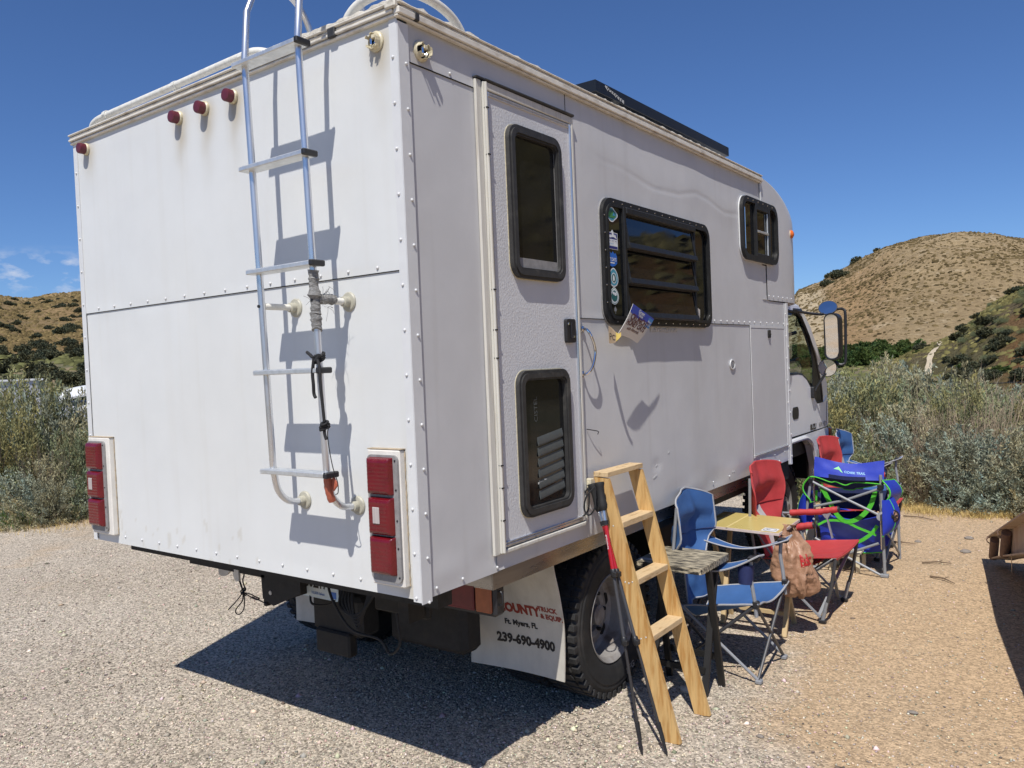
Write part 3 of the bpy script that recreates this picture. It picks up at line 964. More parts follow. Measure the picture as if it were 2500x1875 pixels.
GR = 'sagebrush edging the far side of the sandy pitch'
GL = 'sagebrush left of the camper, in front of the parked motorhomes'
S = SAGE
# right: front row along the sand edge, then the row behind
for a in [
    (S[2], -0.75, 7.9, 1.0, 1.15, 0.3, 'green sagebrush touching the truck cab, lowest beside the front bumper'),
    (S[3], -0.55, 9.2, 1.25, 1.38, 1.2, 'pale green feathery sagebrush rising just right of the round lower mirror'),
    (S[0], 0.22, 8.35, .95, 1.05, 2.2, 'grey green sagebrush behind the far blue chair, dark hollow in its middle'),
    (S[0], -0.72, 10.5, 1.15, 1.50, 0.9, 'tallest silvery sagebrush, standing against the foot of the bare hill'),
    (S[1], 0.05, 11.0, 1.0, 1.44, 2.9, 'silvery round topped sagebrush just left of the pale footpath'),
    (S[1], 0.95, 7.95, .85, .85, 4.2, 'low silver sagebrush above the yellow grass at the sand edge'),
    (S[0], 1.55, 7.75, .8, .80, 5.1, 'low silver sagebrush cut by the right picture edge, behind the trailer'),
    (S[3], 0.75, 9.2, 1.0, 1.25, 0.4, 'olive sagebrush with brown twigs in the middle of the right thicket'),
    (S[2], 1.35, 9.4, .95, 1.1, 3.5, 'olive sagebrush half way up the thicket at the right picture edge'),
    (S[1], 1.10, 11.6, 1.2, 1.05, 1.9, 'grey sagebrush under the two black wires at the right'),
    (S[0], 1.95, 11.2, 1.2, 1.15, 2.7, 'grey sagebrush under the wires, furthest right of the thicket'),
    (S[1], -1.35, 9.0, 1.0, 1.35, 5.6, 'sagebrush mostly hidden behind the truck cab and its lower mirror'),
    (S[3], 0.30, 13.2, 1.2, 0.95, 4.4, 'far grey sagebrush in the gap left of the two wires'),
    (S[2], 1.9, 13.6, 1.4, 1.0, .8, 'far green sagebrush behind the wires at the right edge'),
]: shrub(*a, GR)
for i, a in enumerate([
    (0, 0.42, 8.25, .75, .95, .4, 'tan dry stalks fanning up between the two nearest grey sagebrush clumps'),
    (1, 0.0, 8.15, .7, .8, 1.4, 'bare brown twigs behind the far blue and red chair backs'),
    (0, 0.55, 10.0, .9, 1.2, 2.2, 'tall tan stalks right of the silvery round topped sagebrush'),
    (1, 1.25, 8.6, .7, 1.0, 3.3, 'dry stalks left of the right picture edge, below the lower wire'),
    (0, 1.65, 10.0, .9, 1.1, 5.2, 'straw coloured stalks at the right edge, level with the lower wire'),
    (1, 0.38, 7.75, .5, .5, 0.2, 'low dead twigs on the ground beside the red chair seat corner')]):
    dry_clump(*a)
for a in [(0, .72, 8.55, .8, 1.15, 1.1, 'brown stalk mass in the middle of the right thicket'), (1, -.15, 8.6, .7, 1.1, 2.6, 'dead brown branches behind the far blue chair, left of the grey sagebrush'), (1, 1.0, 9.6, .8, 1.3, .8, 'tan stalks leaning left above the olive sagebrush')]: dry_clump(*a)
# left: thicket in front of the motorhomes
for a in [
    (S[2], -8.75, 3.35, .9, 1.40, .3, 'green brown sagebrush nearest the left edge of the camper'),
    (S[3], -8.6, 4.4, .95, 1.40, 1.7, 'olive topped sagebrush against the camper edge, below the roof vent'),
    (S[0], -8.7, 2.55, .75, .75, 2.6, 'low blue grey sagebrush at the gravel edge left of the tail lamps'),
    (S[2], -9.6, 2.35, 1.05, 1.5, 4.1, 'shaded brown sagebrush cut by the left picture edge'),
    (S[1], -9.9, 3.5, 1.0, 1.66, 5.0, 'tall grey sagebrush in front of the grey motorhome side'),
    (S[0], -9.3, 3.0, .8, 1.15, 0.9, 'silver sagebrush with bare forked branches in the left thicket'),
    (S[3], -10.4, 2.9, 1.2, 1.85, 3.0, 'tallest sagebrush at the far left picture edge'),
    (S[1], -8.2, 3.9, .8, .95, 2.0, 'sagebrush half hidden behind the left tail lamps'),
    (S[0], -9.2, 5.6, 1.2, 1.4, 0.1, 'sagebrush hidden for the most part behind the camper left edge'),
]: shrub(*a, GL)
dry_clump(0, -9.0, 2.65, .55, .95, .7, 'pale forked branches leaning out of the left thicket', 'dry branches in the left thicket')
dry_clump(1, -9.5, 2.9, .6, .9, .2, 'grey dead twigs low at the left picture edge', 'dry branches in the left thicket')


def grass(name, m, pts, n, H, seed, lean=.6):
    rg = np.random.default_rng(seed)
    k = rg.integers(0, len(pts), n)
    P = np.array([(p[0], p[1]) for p in pts])[k] + rg.normal(0, 1, (n, 2)) * np.array([p[2] for p in pts])[k][:, None]
    z = tz(P[:, 0], P[:, 1])
    a = rg.uniform(0, 2 * PI, n); l = H * rg.uniform(.4, 1.1, n); t = rg.uniform(0.05, lean, n)
    w = rg.uniform(.0015, .003, n)
    b = np.stack([P[:, 0], P[:, 1], z], -1)
    tip = b + np.stack([np.cos(a) * np.sin(t), np.sin(a) * np.sin(t), np.cos(t)], -1) * l[:, None]
    s = np.stack([-np.sin(a), np.cos(a), 0 * a], -1) * w[:, None]
    V = np.stack([b - s, b + s, tip], 1).reshape(-1, 3)
    tn = np.repeat(np.clip(rg.normal(1, .2, (n, 1)), .4, 1.6) * np.ones((n, 3)), 3, 0)
    me = foliage_mesh(name, V, np.arange(len(V)).reshape(-1, 3), tn, m)
    o = bpy.data.objects.new(name, me); COL.objects.link(o); o['kind'] = 'stuff'
    return o


grass('dry_grass', MT['yellowgrass'], [(0.15, 7.45, .13), (0.4, 7.25, .10), (0.62, 7.2, .16), (.95, 7.15, .07), (-.15, 7.5, .2), (1.2, 7.25, .07), (-8.3, 2.4, .3), (-8.0, 3.0, .3)], 5200, .075, 31, 1.25)
grass('green_grass', MT['greengrass'], [(-9.1, 1.95, .22), (-8.9, 2.2, .2), (-7.9, 4.3, .3), (-8.1, 3.4, .15)], 2600, .34, 32)

# countable shrubs on the hills
rs = random.Random(77)
GF = 'dark round shrubs dotted over the far left hill'
spots = [(-67.7, 262), (-67.0, 252), (-66.2, 268), (-65.3, 258), (-64.6, 262), (-64.4, 246), (-65.9, 243), (-67.9, 236), (-66.8, 232), (-65.1, 236), (-64.6, 226)]
for k in range(62):
    q = rs.random()
    spots.append((rs.uniform(-69.2, -63.8), 150 + 85 * q ** 1.25))
for a, r in spots:
    A, Rr = np.array([[a]]), np.array([[float(r)]])
    x = CAM.x + Rr * np.sin(np.radians(A)); y = CAM.y + Rr * np.cos(np.radians(A))
    z = float(f_lh(A, Rr, x, y)[0, 0])
    s = rs.uniform(.75, 1.4) * (1.15 if r < 200 else .9)
    shrub(DARK[rs.randrange(2)], float(x[0, 0]), float(y[0, 0]), s * rs.uniform(.9, 1.4), s, rs.uniform(0, 6), 'dark round shrub on the far left hill, ' + ('near the skyline' if r > 232 else 'half way up' if r > 195 else 'low on the slope'), GF, z=z - .2, parts=False, name='hill_shrub')
GV = 'dense dark shrubs on the valley floor behind the motorhomes'
for k in range(34):
    a, r = rs.uniform(-69.2, -63.8), rs.uniform(70, 150)
    x, y = CAM.x + r * math.sin(math.radians(a)), CAM.y + r * math.cos(math.radians(a))
    s = rs.uniform(.8, 1.5)
    shrub(DARK[rs.randrange(2)], x, y, s * 1.3, s, rs.uniform(0, 6), 'grey green shrub in the dense belt behind the motorhome roofs', GV, parts=False, name='valley_shrub')
GG = 'bright green willows along the foot of the bare hill'
for k, (a, r) in enumerate([(-16.4, 66), (-15.7, 64), (-15.0, 68), (-14.4, 63), (-13.8, 67), (-13.2, 64), (-12.6, 68), (-12.0, 66), (-11.4, 69), (-10.8, 72), (-10.2, 74), (-14.0, 72), (-12.8, 74), (-11.7, 76), (-15.4, 58), (-14.1, 56), (-12.9, 57)]):
    x, y = CAM.x + r * math.sin(math.radians(a)), CAM.y + r * math.cos(math.radians(a))
    s = rs.uniform(.9, 1.3)
    shrub(GREEN[k % 2], x, y, 1.25 * s, 1.05 * s, rs.uniform(0, 6), 'bright green willow in the row along the foot of the bare hill', GG, parts=False, name='willow_shrub')
GS = 'mixed shrubs on the green slope at the right'
for k in range(130):
    a, r = rs.uniform(-9.6, 1), rs.uniform(30, 61)
    p = on_slope(a, r)
    if abs(a + 8.4) < .5 and r > 38: continue
    s = rs.uniform(.20, .46)
    kd = rs.randrange(6)
    lb = ('dark', 'dark', 'bright green', 'olive', 'dark', 'grey green')[kd] + ' shrub ' + ('low' if r < 41 else 'midway' if r < 52 else 'high') + ' on the slope ' + ('left of' if a < -8.5 else 'right of' if a < -5.5 else 'far right of') + ' the footpath'
    shrub([DARK[0], DARK[1], GREEN[0], SAGE[3], DARK[1], SAGE[2]][kd], p.x, p.y, s * 1.4, s, rs.uniform(0, 6), lb, GS, z=p.z - .05, parts=False, name='slope_shrub')
for k, (a, r) in enumerate([(-13.0, 222), (-12.75, 224), (-14.5, 215), (-14.7, 190), (-14.1, 200), (-13.9, 196), (-11.6, 228)]):
    A, Rr = np.array([[a]]), np.array([[float(r)]])
    x = CAM.x + Rr * np.sin(np.radians(A)); y = CAM.y + Rr * np.cos(np.radians(A))
    s = rs.uniform(.9, 1.7)
    shrub(DARK[k % 2], float(x[0, 0]), float(y[0, 0]), s * 1.3, s, 0, 'dark shrub on the left shoulder of the bare hill', 'dark shrubs on the bare hill shoulder', z=float(f_rh(A, Rr, x, y)[0, 0]) - .1, parts=False, name='hill_shrub')

# ------------------------------------------------------------------ the camper truck
W, ZB, ZT, L1, L2 = 2.32, 0.892, 2.967, 3.68, 4.222
T = thing('camper_truck', (-1.16, 2.0, 0), 'white box camper truck with rear ladder, side door and rooftop solar panel', 'camper truck')


def panel(name, fn, tint, nu, nv, m, parent=T, thick=None):
    """a sheet of the body: fn(u, v) -> point, tint(point) -> colour factor"""
    b = MB(); b.grid(fn, nu, nv)
    o = b.build(name, m, parent, sharp=60)
    cols = np.array([tint(p) for p in b.v], np.float32)
    set_tint(o.data, cols)
    return o


def gauss(x, z, cx, cz, sx, su, sd):
    s = su if z > cz else sd
    return math.exp(-((x - cx) / sx) ** 2 - ((z - cz) / s) ** 2)


MARKS = [(-2.19, 2.903), (-1.353, 2.884), (-1.153, 2.883), (-0.949, 2.888), (-0.10, 2.89)]


def rear_tint(p):
    x, z = p[0], p[2]
    s = sum(gauss(x, z, cx + .01, cz - .01, .055, .05, .10) * .75 for cx, cz in MARKS)
    s += sum(gauss(x + .01 * math.sin(z * 40), z, cx, cz - .10, .04, .10, .17) * .28 for cx, cz in MARKS[1:])
    s += .10 * smooth(2.93, 2.99, z)
    s += .5 * gauss(x, z, -.05, .915, .05, .05, .03) + .35 * gauss(x, z, -.13, 1.2, .1, .3, .3) * smooth(-.08, -.04, x)
    n = .5 + .5 * mnoise.noise((x * 9, z * 6, 1.3))
    s = min(1, s * (.55 + .8 * n))
    st = mnoise.noise((x * 34, z * 1.1, 3.3)); s += .055 * smooth(.15, .6, st) * (.4 + n) + .05 * smooth(.1, .5, mnoise.noise((x * 1.3, z * 1.6, 9)))
    # scuffs low on the sheet
    k = mnoise.noise((x * 30, z * 14, 5)) * smooth(1.25, 1.0, z) * smooth(-.5, -1.2, x)
    if k > .42: s += .25
    return (1 - .36 * s, 1 - .46 * s, 1 - .62 * s)


def rear_pt(x0, x1, z0, z1, y):
    def f(u, v):
        x, z = x0 + (x1 - x0) * u, z0 + (z1 - z0) * v
        w = .0036 * (mnoise.noise((x * 1.7, z * 1.5, 8)) + .3 * mnoise.noise((x * 5, z * 4, 2))) * smooth(0, .05, min(u, 1 - u)) * smooth(0, .05, min(v, 1 - v))
        return (x, y + w, z)
    return f


panel('wall_panel', rear_pt(-2.285, -.03, 2.072, ZT, -.0035), rear_tint, 150, 70, MT['white'])
panel('wall_panel', rear_pt(-2.285, -.03, ZB, 2.078, 0.0), rear_tint, 150, 80, MT['white'])
sm = MB(); sm.box((-2.285, -.0042, 2.0695), (-.026, .0005, 2.0725)); sm.build('seam_gap', MT['cavity'], T)

# right side: crumpled aluminium sheet
CREASE = [(1.15, 2.78), (1.30, 2.722), (1.42, 2.70), (1.60, 2.71), (1.76, 2.698), (2.0, 2.665), (2.3, 2.66), (2.55, 2.712), (2.75, 2.71), (3.0, 2.665), (3.25, 2.665), (3.45, 2.69)]


def side_x(y, z):
    w = .0030 * mnoise.noise((y * 1.2, z * 1.0, 3)) + .0014 * mnoise.noise((y * 3.5, z * 2.2, 9)) + .0006 * mnoise.noise((y * 9, z * 7, 4))
    if z > 2.0 and y > 1.15:
        cz = float(np.interp(y, [c[0] for c in CREASE], [c[1] for c in CREASE])) + .012 * math.sin(y * 6)
        d = z - cz
        a = smooth(1.15, 1.5, y) * smooth(3.5, 3.1, y)
        w += a * (.0024 * math.exp(-((d - .03) / .09) ** 2) - .0018 * math.exp(-((d + .008) / .010) ** 2) * (.4 + .6 * smooth(1.5, 2.0, y)))
    if z < 1.3:
        w += -.004 * math.exp(-((y - 1.9) / .05) ** 2 - ((z - 1.14) / .03) ** 2) + .003 * math.sin(y * 11) * smooth(1.05, .95, z)
    return w


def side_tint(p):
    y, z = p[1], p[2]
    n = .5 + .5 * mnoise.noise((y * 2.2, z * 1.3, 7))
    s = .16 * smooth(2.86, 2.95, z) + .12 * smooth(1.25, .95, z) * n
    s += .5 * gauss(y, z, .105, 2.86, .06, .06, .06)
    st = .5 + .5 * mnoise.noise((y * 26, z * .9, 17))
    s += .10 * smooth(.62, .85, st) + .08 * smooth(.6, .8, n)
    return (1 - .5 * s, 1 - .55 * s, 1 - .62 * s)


def side_pt(y0, y1, z0, z1, x):
    def f(u, v):
        y, z = y0 + (y1 - y0) * u, z0 + (z1 - z0) * v
        e = smooth(0, .04, min(u, 1 - u)) * smooth(0, .04, min(v, 1 - v))
        return (x + side_x(y, z) * e, y, z)
    return f


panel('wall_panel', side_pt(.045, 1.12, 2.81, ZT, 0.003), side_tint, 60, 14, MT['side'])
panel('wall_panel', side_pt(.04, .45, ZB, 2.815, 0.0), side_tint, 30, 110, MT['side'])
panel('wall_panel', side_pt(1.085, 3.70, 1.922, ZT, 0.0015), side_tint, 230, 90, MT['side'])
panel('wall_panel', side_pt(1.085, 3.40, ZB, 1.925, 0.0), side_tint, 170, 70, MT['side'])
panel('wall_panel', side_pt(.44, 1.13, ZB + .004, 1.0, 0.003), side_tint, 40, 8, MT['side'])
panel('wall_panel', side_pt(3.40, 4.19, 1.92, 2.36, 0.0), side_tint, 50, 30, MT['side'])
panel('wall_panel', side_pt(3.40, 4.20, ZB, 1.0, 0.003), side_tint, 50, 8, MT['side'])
gm = MB()
for a, b in (((1.082, 2.81), (1.0875, ZT - .02)), ((1.13, 1.9215), (3.40, 1.9245))):
    gm.box((.0005, a[0], a[1]), (.0038, b[0], b[1]))
gm.box((-.001, .05, 2.807), (.0035, .41, 2.8105))
gm.build('seam_gap', MT['cavity'], T)

# shell behind the sheets: left wall, roof, floor, front bulkhead
sh = MB()
sh.box((-W, .004, ZB), (-W + .03, L2, ZT))
sh.box((-W + .03, .03, ZB), (-.006, L2 - .03, ZB + .03))
sh.box((-W + .03, L2 - .03, ZB), (-.006, L2, ZT - .1))
sh.build('box_shell', MT['strip'], T)
rf = MB()
rf.grid(lambda u, v: (-W + .01 + (W - .02) * u, .01 + 3.68 * v, 2.975 + .035 * math.sin(PI * u) + .003 * mnoise.noise((u * 9, v * 12, 1))), 24, 30)
rf.build('roof', MT['roof'], T, sharp=60)

# corner angles
c = MB()
c.box((-.034, -.0075, ZB - .006), (.0045, -.0045, 2.948))
c.box((.0055, -.0075, ZB - .012), (.0085, .045, 2.936))
c.build('corner_strip', MT['strip'], T)
c = MB()
c.box((-W - .004, -.0065, ZB), (-W + .036, -.0040, 2.95)); c.box((-W - .004, -.004, ZB), (-W - .001, .045, 2.95))
c.build('corner_strip', MT['strip'], T)
c = MB(); c.box((.0035, 4.150, ZB - .03), (.0075, 4.222, 2.10)); c.box((.0077, 4.183, ZB - .035), (.011, 4.224, 2.105)); c.build('corner_strip', MT['strip'], T)

# ribbed extrusions round the roof edge
r = MB()
for z0, z1, d in ((2.948, 2.960, .018), (2.962, 2.974, .026), (2.977, 2.987, .020), (2.989, 2.998, .028)):
    r.box((-W - .012, -d, z0), (.0, -.001, z1), .003)
r.build('roof_trim', MT['trimdirt'], T)
r = MB()
for z0, z1, d in ((2.945, 2.953, .022), (2.954, 2.978, .030), (2.980, 2.990, .022), (2.991, 2.998, .030)):
    r.box((.0022, -.02, z0), (d, 3.695, z1), .003)
r.build('roof_trim', MT['trimdirt'], T)
rr_ = random.Random(4)
s = MB()
pts = [(-.62 + .62 * k / 26, -.014, 2.999 + rr_.uniform(0, .006)) for k in range(27)]
s.tube(pts, [rr_.uniform(.006, .017) for _ in pts], 7)
pts = [(.012, .0 + 1.0 * k / 34, 2.998 + rr_.uniform(0, .006)) for k in range(35)]
s.tube(pts, [rr_.uniform(.005, .015) * (1 if k < 16 else .6) for k in range(35)], 7)
pts = [(.010, 1.35 + 1.6 * k / 50, 2.999 + rr_.uniform(0, .004)) for k in range(51)]
s.tube(pts, [rr_.uniform(.003, .012) for _ in pts], 6)
s.obox((-.004, -.012, 2.992), (.026, 0, 0), (0, .022, .004), (0, 0, .016), .006)
s.build('roof_sealant', MT['sealant'], T)
o = MB(); o.box((.0115, .06, 2.952), (.0325, .085, 2.984), .004); o.box((-.33, -.030, 2.955), (-.29, -.006, 2.992), .004)
o.build('trim_joint', MT['rubber'], T)

# rivets, each a dome of its own
RV = {}
for ax, nm in (((0, -1, 0), 'y'), ((1, 0, 0), 'x')):
    b = MB(); b.lathe([(.0062, 0), (.0058, .003), (.0036, .0052), (0.0004, .006)], (0, 0, 0), ax, 8)
    me = bpy.data.meshes.new('rivet'); me.from_pydata(b.v, [], b.f); RV[nm] = me; me.materials.append(MT['strip'])
    me.polygons.foreach_set('use_smooth', [True] * len(me.polygons))


def rivet(x, y, z, ax):
    o = bpy.data.objects.new('rivet', RV[ax]); COL.objects.link(o); o.parent = T
    o.location = Vector((x, y, z)) - OFF[T.name]


for k in range(14): rivet(-.144 - .1545 * k, -.0042, 2.0905, 'y')
for k in range(13): rivet(-.311 - .1548 * k, 0.0, .9315, 'y')
for k in range(13): rivet(-.019, -.0075, 2.815 - .1595 * k, 'y'); rivet(.0085, .028, 2.795 - .1595 * k, 'x')
for k in range(11): rivet(-W + .018, -.0065, 2.80 - .17 * k, 'y')
for y, z in ((.075, .921), (.223, .919), (.438, .913), (.272, 2.826), (1.10, 2.84), (1.115, 1.945), (2.931, .938), (2.66, .938), (2.37, .93), (1.33, .93), (1.60, .93)): rivet(.0035, y, z, 'x')
for k in range(7): rivet(.003, 2.77 + .105 * k, 1.943, 'x')
for k in range(6): rivet(.0035, 3.49 + .128 * k, 1.945, 'x')
for k in range(6): rivet(.0085, 3.80 + .105 * k, 2.142, 'x')
for k in range(7): rivet(.0095, 4.165, 2.02 - .17 * k, 'x'); rivet(.0125, 4.205, 1.94 - .17 * k, 'x')
for k in range(6): rivet(.0035, 3.405, 1.84 - .165 * k, 'x')
for y, z in ((3.52, .975), (3.83, .972), (4.06, .972), (3.66, .912), (3.93, .915)): rivet(.0035, y, z, 'x')

# ---- cab-over nose with rounded front
def nose_pt(s, q):
    """s 0..1 right to left round the plan, q 0..1 up"""
    if q < .5: z, k = 2.112 + (2.72 - 2.112) * q / .5, 1.0
    else:
        a = (q - .5) / .5 * PI / 2
        z, k = 2.72 + .272 * math.sin(a), math.cos(a)
    ys, d = 3.68 + .59 * k, .75 * k
    if s < .2: return (.0045, 3.68 + (ys - 3.68) * s / .2, z)
    if s > .8: return (-W - .0045, 3.68 + (ys - 3.68) * (1 - s) / .2, z)
    a = (s - .2) / .6 * PI
    cx, sy = math.cos(a), math.sin(a)
    ex = math.copysign(abs(cx) ** .72, cx); ey = abs(sy) ** .80
    return (-W / 2 + (W / 2 + .0045) * ex, ys + d * ey, z + .03 * (1 - abs(cx)) * smooth(.5, 1, q))


def nose_cut(u, v):
    x, y, z = nose_pt(u, v)
    # rear edge steps: the side sheet laps it lower down
    if (u < .2 or u > .8) and z < 2.80:
        e = (u / .2) if u < .2 else ((1 - u) / .2)
        y = 3.785 + (4.27 - 3.785) * e
    return (x + .002 * mnoise.noise((y * 4, z * 3, 1)), y, z)


panel('nose', nose_cut, lambda p: (1, 1, 1), 120, 44, MT['side'])
b = MB()
out = [nose_pt(k / 40, 0) for k in range(41)]
b.poly(*[(p[0], p[1], 2.114) for p in out]); b.build('nose_underside', MT['strip'], T)
b = MB(); b.tube([(-.001, 3.783, 2.36), (-.001, 3.783, 2.15), (.0, 3.79, 2.124), (.0, 3.83, 2.112), (.0, 4.25, 2.108)], .005, 6)
b.build('nose_edge', MT['cavity'], T)
b = MB(); b.box((.006, 3.676, 2.80), (.012, 3.70, 2.965), .002); b.build('joint_strip', MT['strip'], T)
b = MB(); b.lathe([(.034, 0), (.034, .012), (.028, .026), (.012, .034), (.002, .036)], (-.012, 4.40, 2.655), (.92, .38, 0), 20); b.build('clearance_light', MT['amber'], T)
b = MB(); b.lathe([(.041, 0), (.039, .008)], (-.016, 4.398, 2.655), (.92, .38, 0), 20); b.build('light_base', MT['yellowed'], T)

# ---- roof rails
b = MB()
b.tube(bez([(-2.235, .06, 2.99), (-2.25, .06, 3.03), (-2.20, .055, 3.058), (-2.05, .05, 3.064), (-1.45, .05, 3.068), (-.98, .05, 3.072), (-.86, .06, 3.072), (-.80, .11, 3.05), (-.79, .16, 3.0)], 8), .0165, 12)
for x in (-2.08, -1.456, -.944):
    b.tube([(x, .05, 2.985), (x, .05, 3.06)], .009, 8); b.obox((x, .05, 2.995), (.022, 0, 0), (0, .03, 0), (0, 0, .006), .002)
    b.tube([(x - .014, .05, 3.066), (x + .014, .05, 3.066)], .021, 10)
b.build('roof_rail', MT['rail'], T)
b = MB()
b.tube(bez([(-.36, .075, 2.985), (-.335, .075, 3.05), (-.27, .08, 3.098), (-.16, .09, 3.112), (-.09, .14, 3.115), (-.055, .23, 3.108), (-.05, .34, 3.088), (-.05, .41, 3.045), (-.05, .44, 2.985)], 8), .0175, 12)
b.build('roof_rail', MT['rail'], T)
b = MB(); b.tube([(-.075, .02, 3.0), (-.08, .08, 3.10)], .012, 8); b.build('rail_stay', MT['rail'], T)

# ---- solar panel on brackets
sp = sub('solar_panel', T)
b = MB()
b.box((-.86, 1.62, 3.125), (-.135, 1.66, 3.187), .002); b.box((-.86, 3.44, 3.125), (-.135, 3.48, 3.187), .002)
b.box((-.175, 1.66, 3.125), (-.135, 3.44, 3.187), .002); b.box((-.86, 1.66, 3.125), (-.82, 3.44, 3.187), .002)
b.build('frame', MT['solar'], sp)
b = MB(); b.box((-.82, 1.66, 3.165), (-.175, 3.44, 3.182)); b.build('cell_sheet', MT['solarcell'], sp)
for y in (1.95, 3.10):
    b = MB(); b.box((-.20, y - .03, 2.99), (-.196, y + .03, 3.125)); b.box((-.196, y - .03, 2.995), (-.11, y + .03, 3.0)); b.build('bracket', MT['alu'], sp)
    b = MB(); b.box((-.80, y - .03, 3.0), (-.796, y + .03, 3.125)); b.build('bracket', MT['alu'], sp)
b = MB(); rr_ = random.Random(8)
for k in range(9):
    y0 = 1.72 + .022 * k; z0 = 3.18 - .004 * k
    b.poly((-.1335, y0, z0), (-.1335, y0 + .03, z0 - rr_.uniform(0, .01)), (-.1335, y0 + .028, z0 - rr_.uniform(.012, .026)), (-.1335, y0 - .004, z0 - rr_.uniform(.006, .02)))
b.build('scrape', MT['chip'], sp, sharp=None)

# ---- rear ladder
ld = sub('ladder', T)


def rail_y(z): return -.19 + (3.0 - z) * .026


for x in (-.612, -.305):
    lo = [(x, rail_y(2.9 - .17 * k), 2.9 - .17 * k) for k in range(10)]
    p = bez([(x, .135, 2.985), (x, .14, 3.09), (x, .085, 3.19), (x, -.02, 3.235), (x, -.115, 3.19), (x, -.168, 3.09)], 6) + lo + bez([(x, -.145, 1.34), (x, -.128, 1.27), (x, -.085, 1.225), (x, -.03, 1.214), (x, 0, 1.213)], 5)
    b = MB(); b.tube(p, .0128, 12); b.build('rail', MT['alu'], ld)
for z in (2.885, 2.498, 2.110, 1.727, 1.349):
    y = rail_y(z)
    b = MB(); b.box((-.652, y - .034, z - .009), (-.286, y + .028, z + .009), .003)
    for k in range(3): b.box((-.648, y - .026 + .017 * k, z + .0088), (-.288, y - .020 + .017 * k, z + .0106))
    b.build('rung', MT['alutread'], ld)
    b = MB(); b.box((-.289, y - .036, z - .0105), (-.270, y + .030, z + .0115), .004); b.build('rung_cap', MT['blackplastic'], ld)
for x in (-.612, -.305):
    b = MB(); b.tube([(x, rail_y(1.98) + .01, 1.98), (x, -.03, 1.98)], .0125, 12); b.build('standoff', MT['rail'], ld)
    b = MB(); b.lathe([(.037, 0), (.037, .004), (.033, .008), (.020, .010), (.019, .032), (.016, .034)], (x, -.001, 1.98), (0, -1, 0), 24); b.build('flange', MT['flange'], ld)
    b = MB(); b.lathe([(.036, 0), (.036, .004), (.032, .008), (.019, .010), (.018, .030), (.015, .032)], (x, -.001, 1.213), (0, -1, 0), 24); b.build('flange', MT['flange'], ld)
    b = MB(); b.lathe([(.006, 0), (.006, .006)], (x, rail_y(1.98) - .0115, 1.98), (0, -1, 0), 8); b.build('bolt', MT['blackplastic'], ld)
b = MB(); rr_ = random.Random(3)
pts = [(-.305 + rr_.gauss(0, .001), rail_y(z) + rr_.gauss(0, .001), z) for z in np.linspace(2.088, 1.872, 34)]
b.tube(pts, [.0165 + abs(rr_.gauss(0, .0028)) for _ in pts], 11)
pts = [(-.305, rail_y(1.98) + .006 + .085 * k / 12, 1.985 + rr_.gauss(0, .001)) for k in range(13)]
b.tube(pts, [.0185 + abs(rr_.gauss(0, .003)) - .0002 * k for k in range(13)], 10)
for k in range(46):
    a = (-.305 + rr_.gauss(0, .012), rail_y(2.0) + rr_.uniform(-.01, .085), rr_.uniform(1.955, 2.01))
    e = (a[0] + rr_.gauss(.01, .02), a[1] + rr_.gauss(0, .02), a[2] + rr_.gauss(-.004, .022))
    md = ((a[0] + e[0]) / 2 + rr_.gauss(0, .006), (a[1] + e[1]) / 2, (a[2] + e[2]) / 2 + rr_.gauss(.004, .006))
    b.tube([a, md, e], .0007, 3, False)
b.build('frayed_tape', MT['tape'], ld)
b = MB(); pts = [(-.305, -.145 + .018 * (k / 8) ** 2, 1.335 - .085 * k / 8) for k in range(9)]
b.tube(pts, [.0145, .015, .0142, .016, .0146, .0155, .0144, .016, .0145], 10)
b.obox((-.283, -.135, 1.315), (.012, 0, .012), (0, .004, 0), (-.01, 0, .016), .002)
b.build('tape_wrap', MT['orange_tape'], ld)

# ---- lamps on the rear wall
for (x, z), s in zip(MARKS[:4], (1, 1, 1, 1)):
    mk = sub('marker_light', T)
    b = MB(); b.lathe([(.031, 0), (.031, .008), (.027, .012)], (x, -.004, z), (0, -1, 0), 20); b.build('base', MT['yellowed'], mk)
    b = MB(); b.lathe([(.0265, .010), (.027, .036), (.025, .042), (.019, .044), (.010, .0435), (.001, .0445)], (x, -.004, z), (0, -1, 0), 24); b.build('lens', MT['marker'], mk)
for kind, c, ax, ex, ez in (('y', (-.10, -.004, 2.89), (0, -1, 0), (1, 0, 0), (0, 0, 1)), ('x', (.003, .112, 2.862), (1, 0, 0), (0, 1, 0), (0, 0, 1))):
    mk = sub('broken_marker_light', T)
    c, ax, ex, ez = Vector(c), Vector(ax), Vector(ex), Vector(ez)
    b = MB(); b.lathe([(.037, 0), (.037, .006), (.034, .007), (.030, .012), (.029, .006), (.004, .005)], c, ax, 24, False); b.build('base', MT['yellowed'], mk)
    b = MB(); rr_ = random.Random(6)
    for k in range(17):
        if k in (3, 4, 8, 9, 12): continue
        a = 2 * PI * k / 17; h = rr_.uniform(.012, .032)
        d = ex * math.cos(a) + ez * math.sin(a); t = ex * -math.sin(a) + ez * math.cos(a)
        b.obox(c + d * .0285 + ax * (.006 + h / 2), d * .0012, t * .0055, ax * h / 2)
    b.obox(c + ex * .006 + ez * .012 + ax * .016, ex * .009, ez * .007, ax * .009, .002)
    b.build('lens_shard', MT['yellowed'], mk)
    b = MB(); b.obox(c - ex * .008 - ez * .002 + ax * .014, ex * .005, ez * .012, ax * .008, .002); b.lathe([(.006, 0), (.007, .012), (.003, .018)], c + ex * .012 - ez * .012 + ax * .005, ax, 8); b.build('bulb_socket', MT['chrome'], mk)
    b = MB(); b.lathe([(.026, .0), (.001, .001)], c + ax * .0062, ax, 20); b.build('socket_hollow', MT['cavity'], mk)

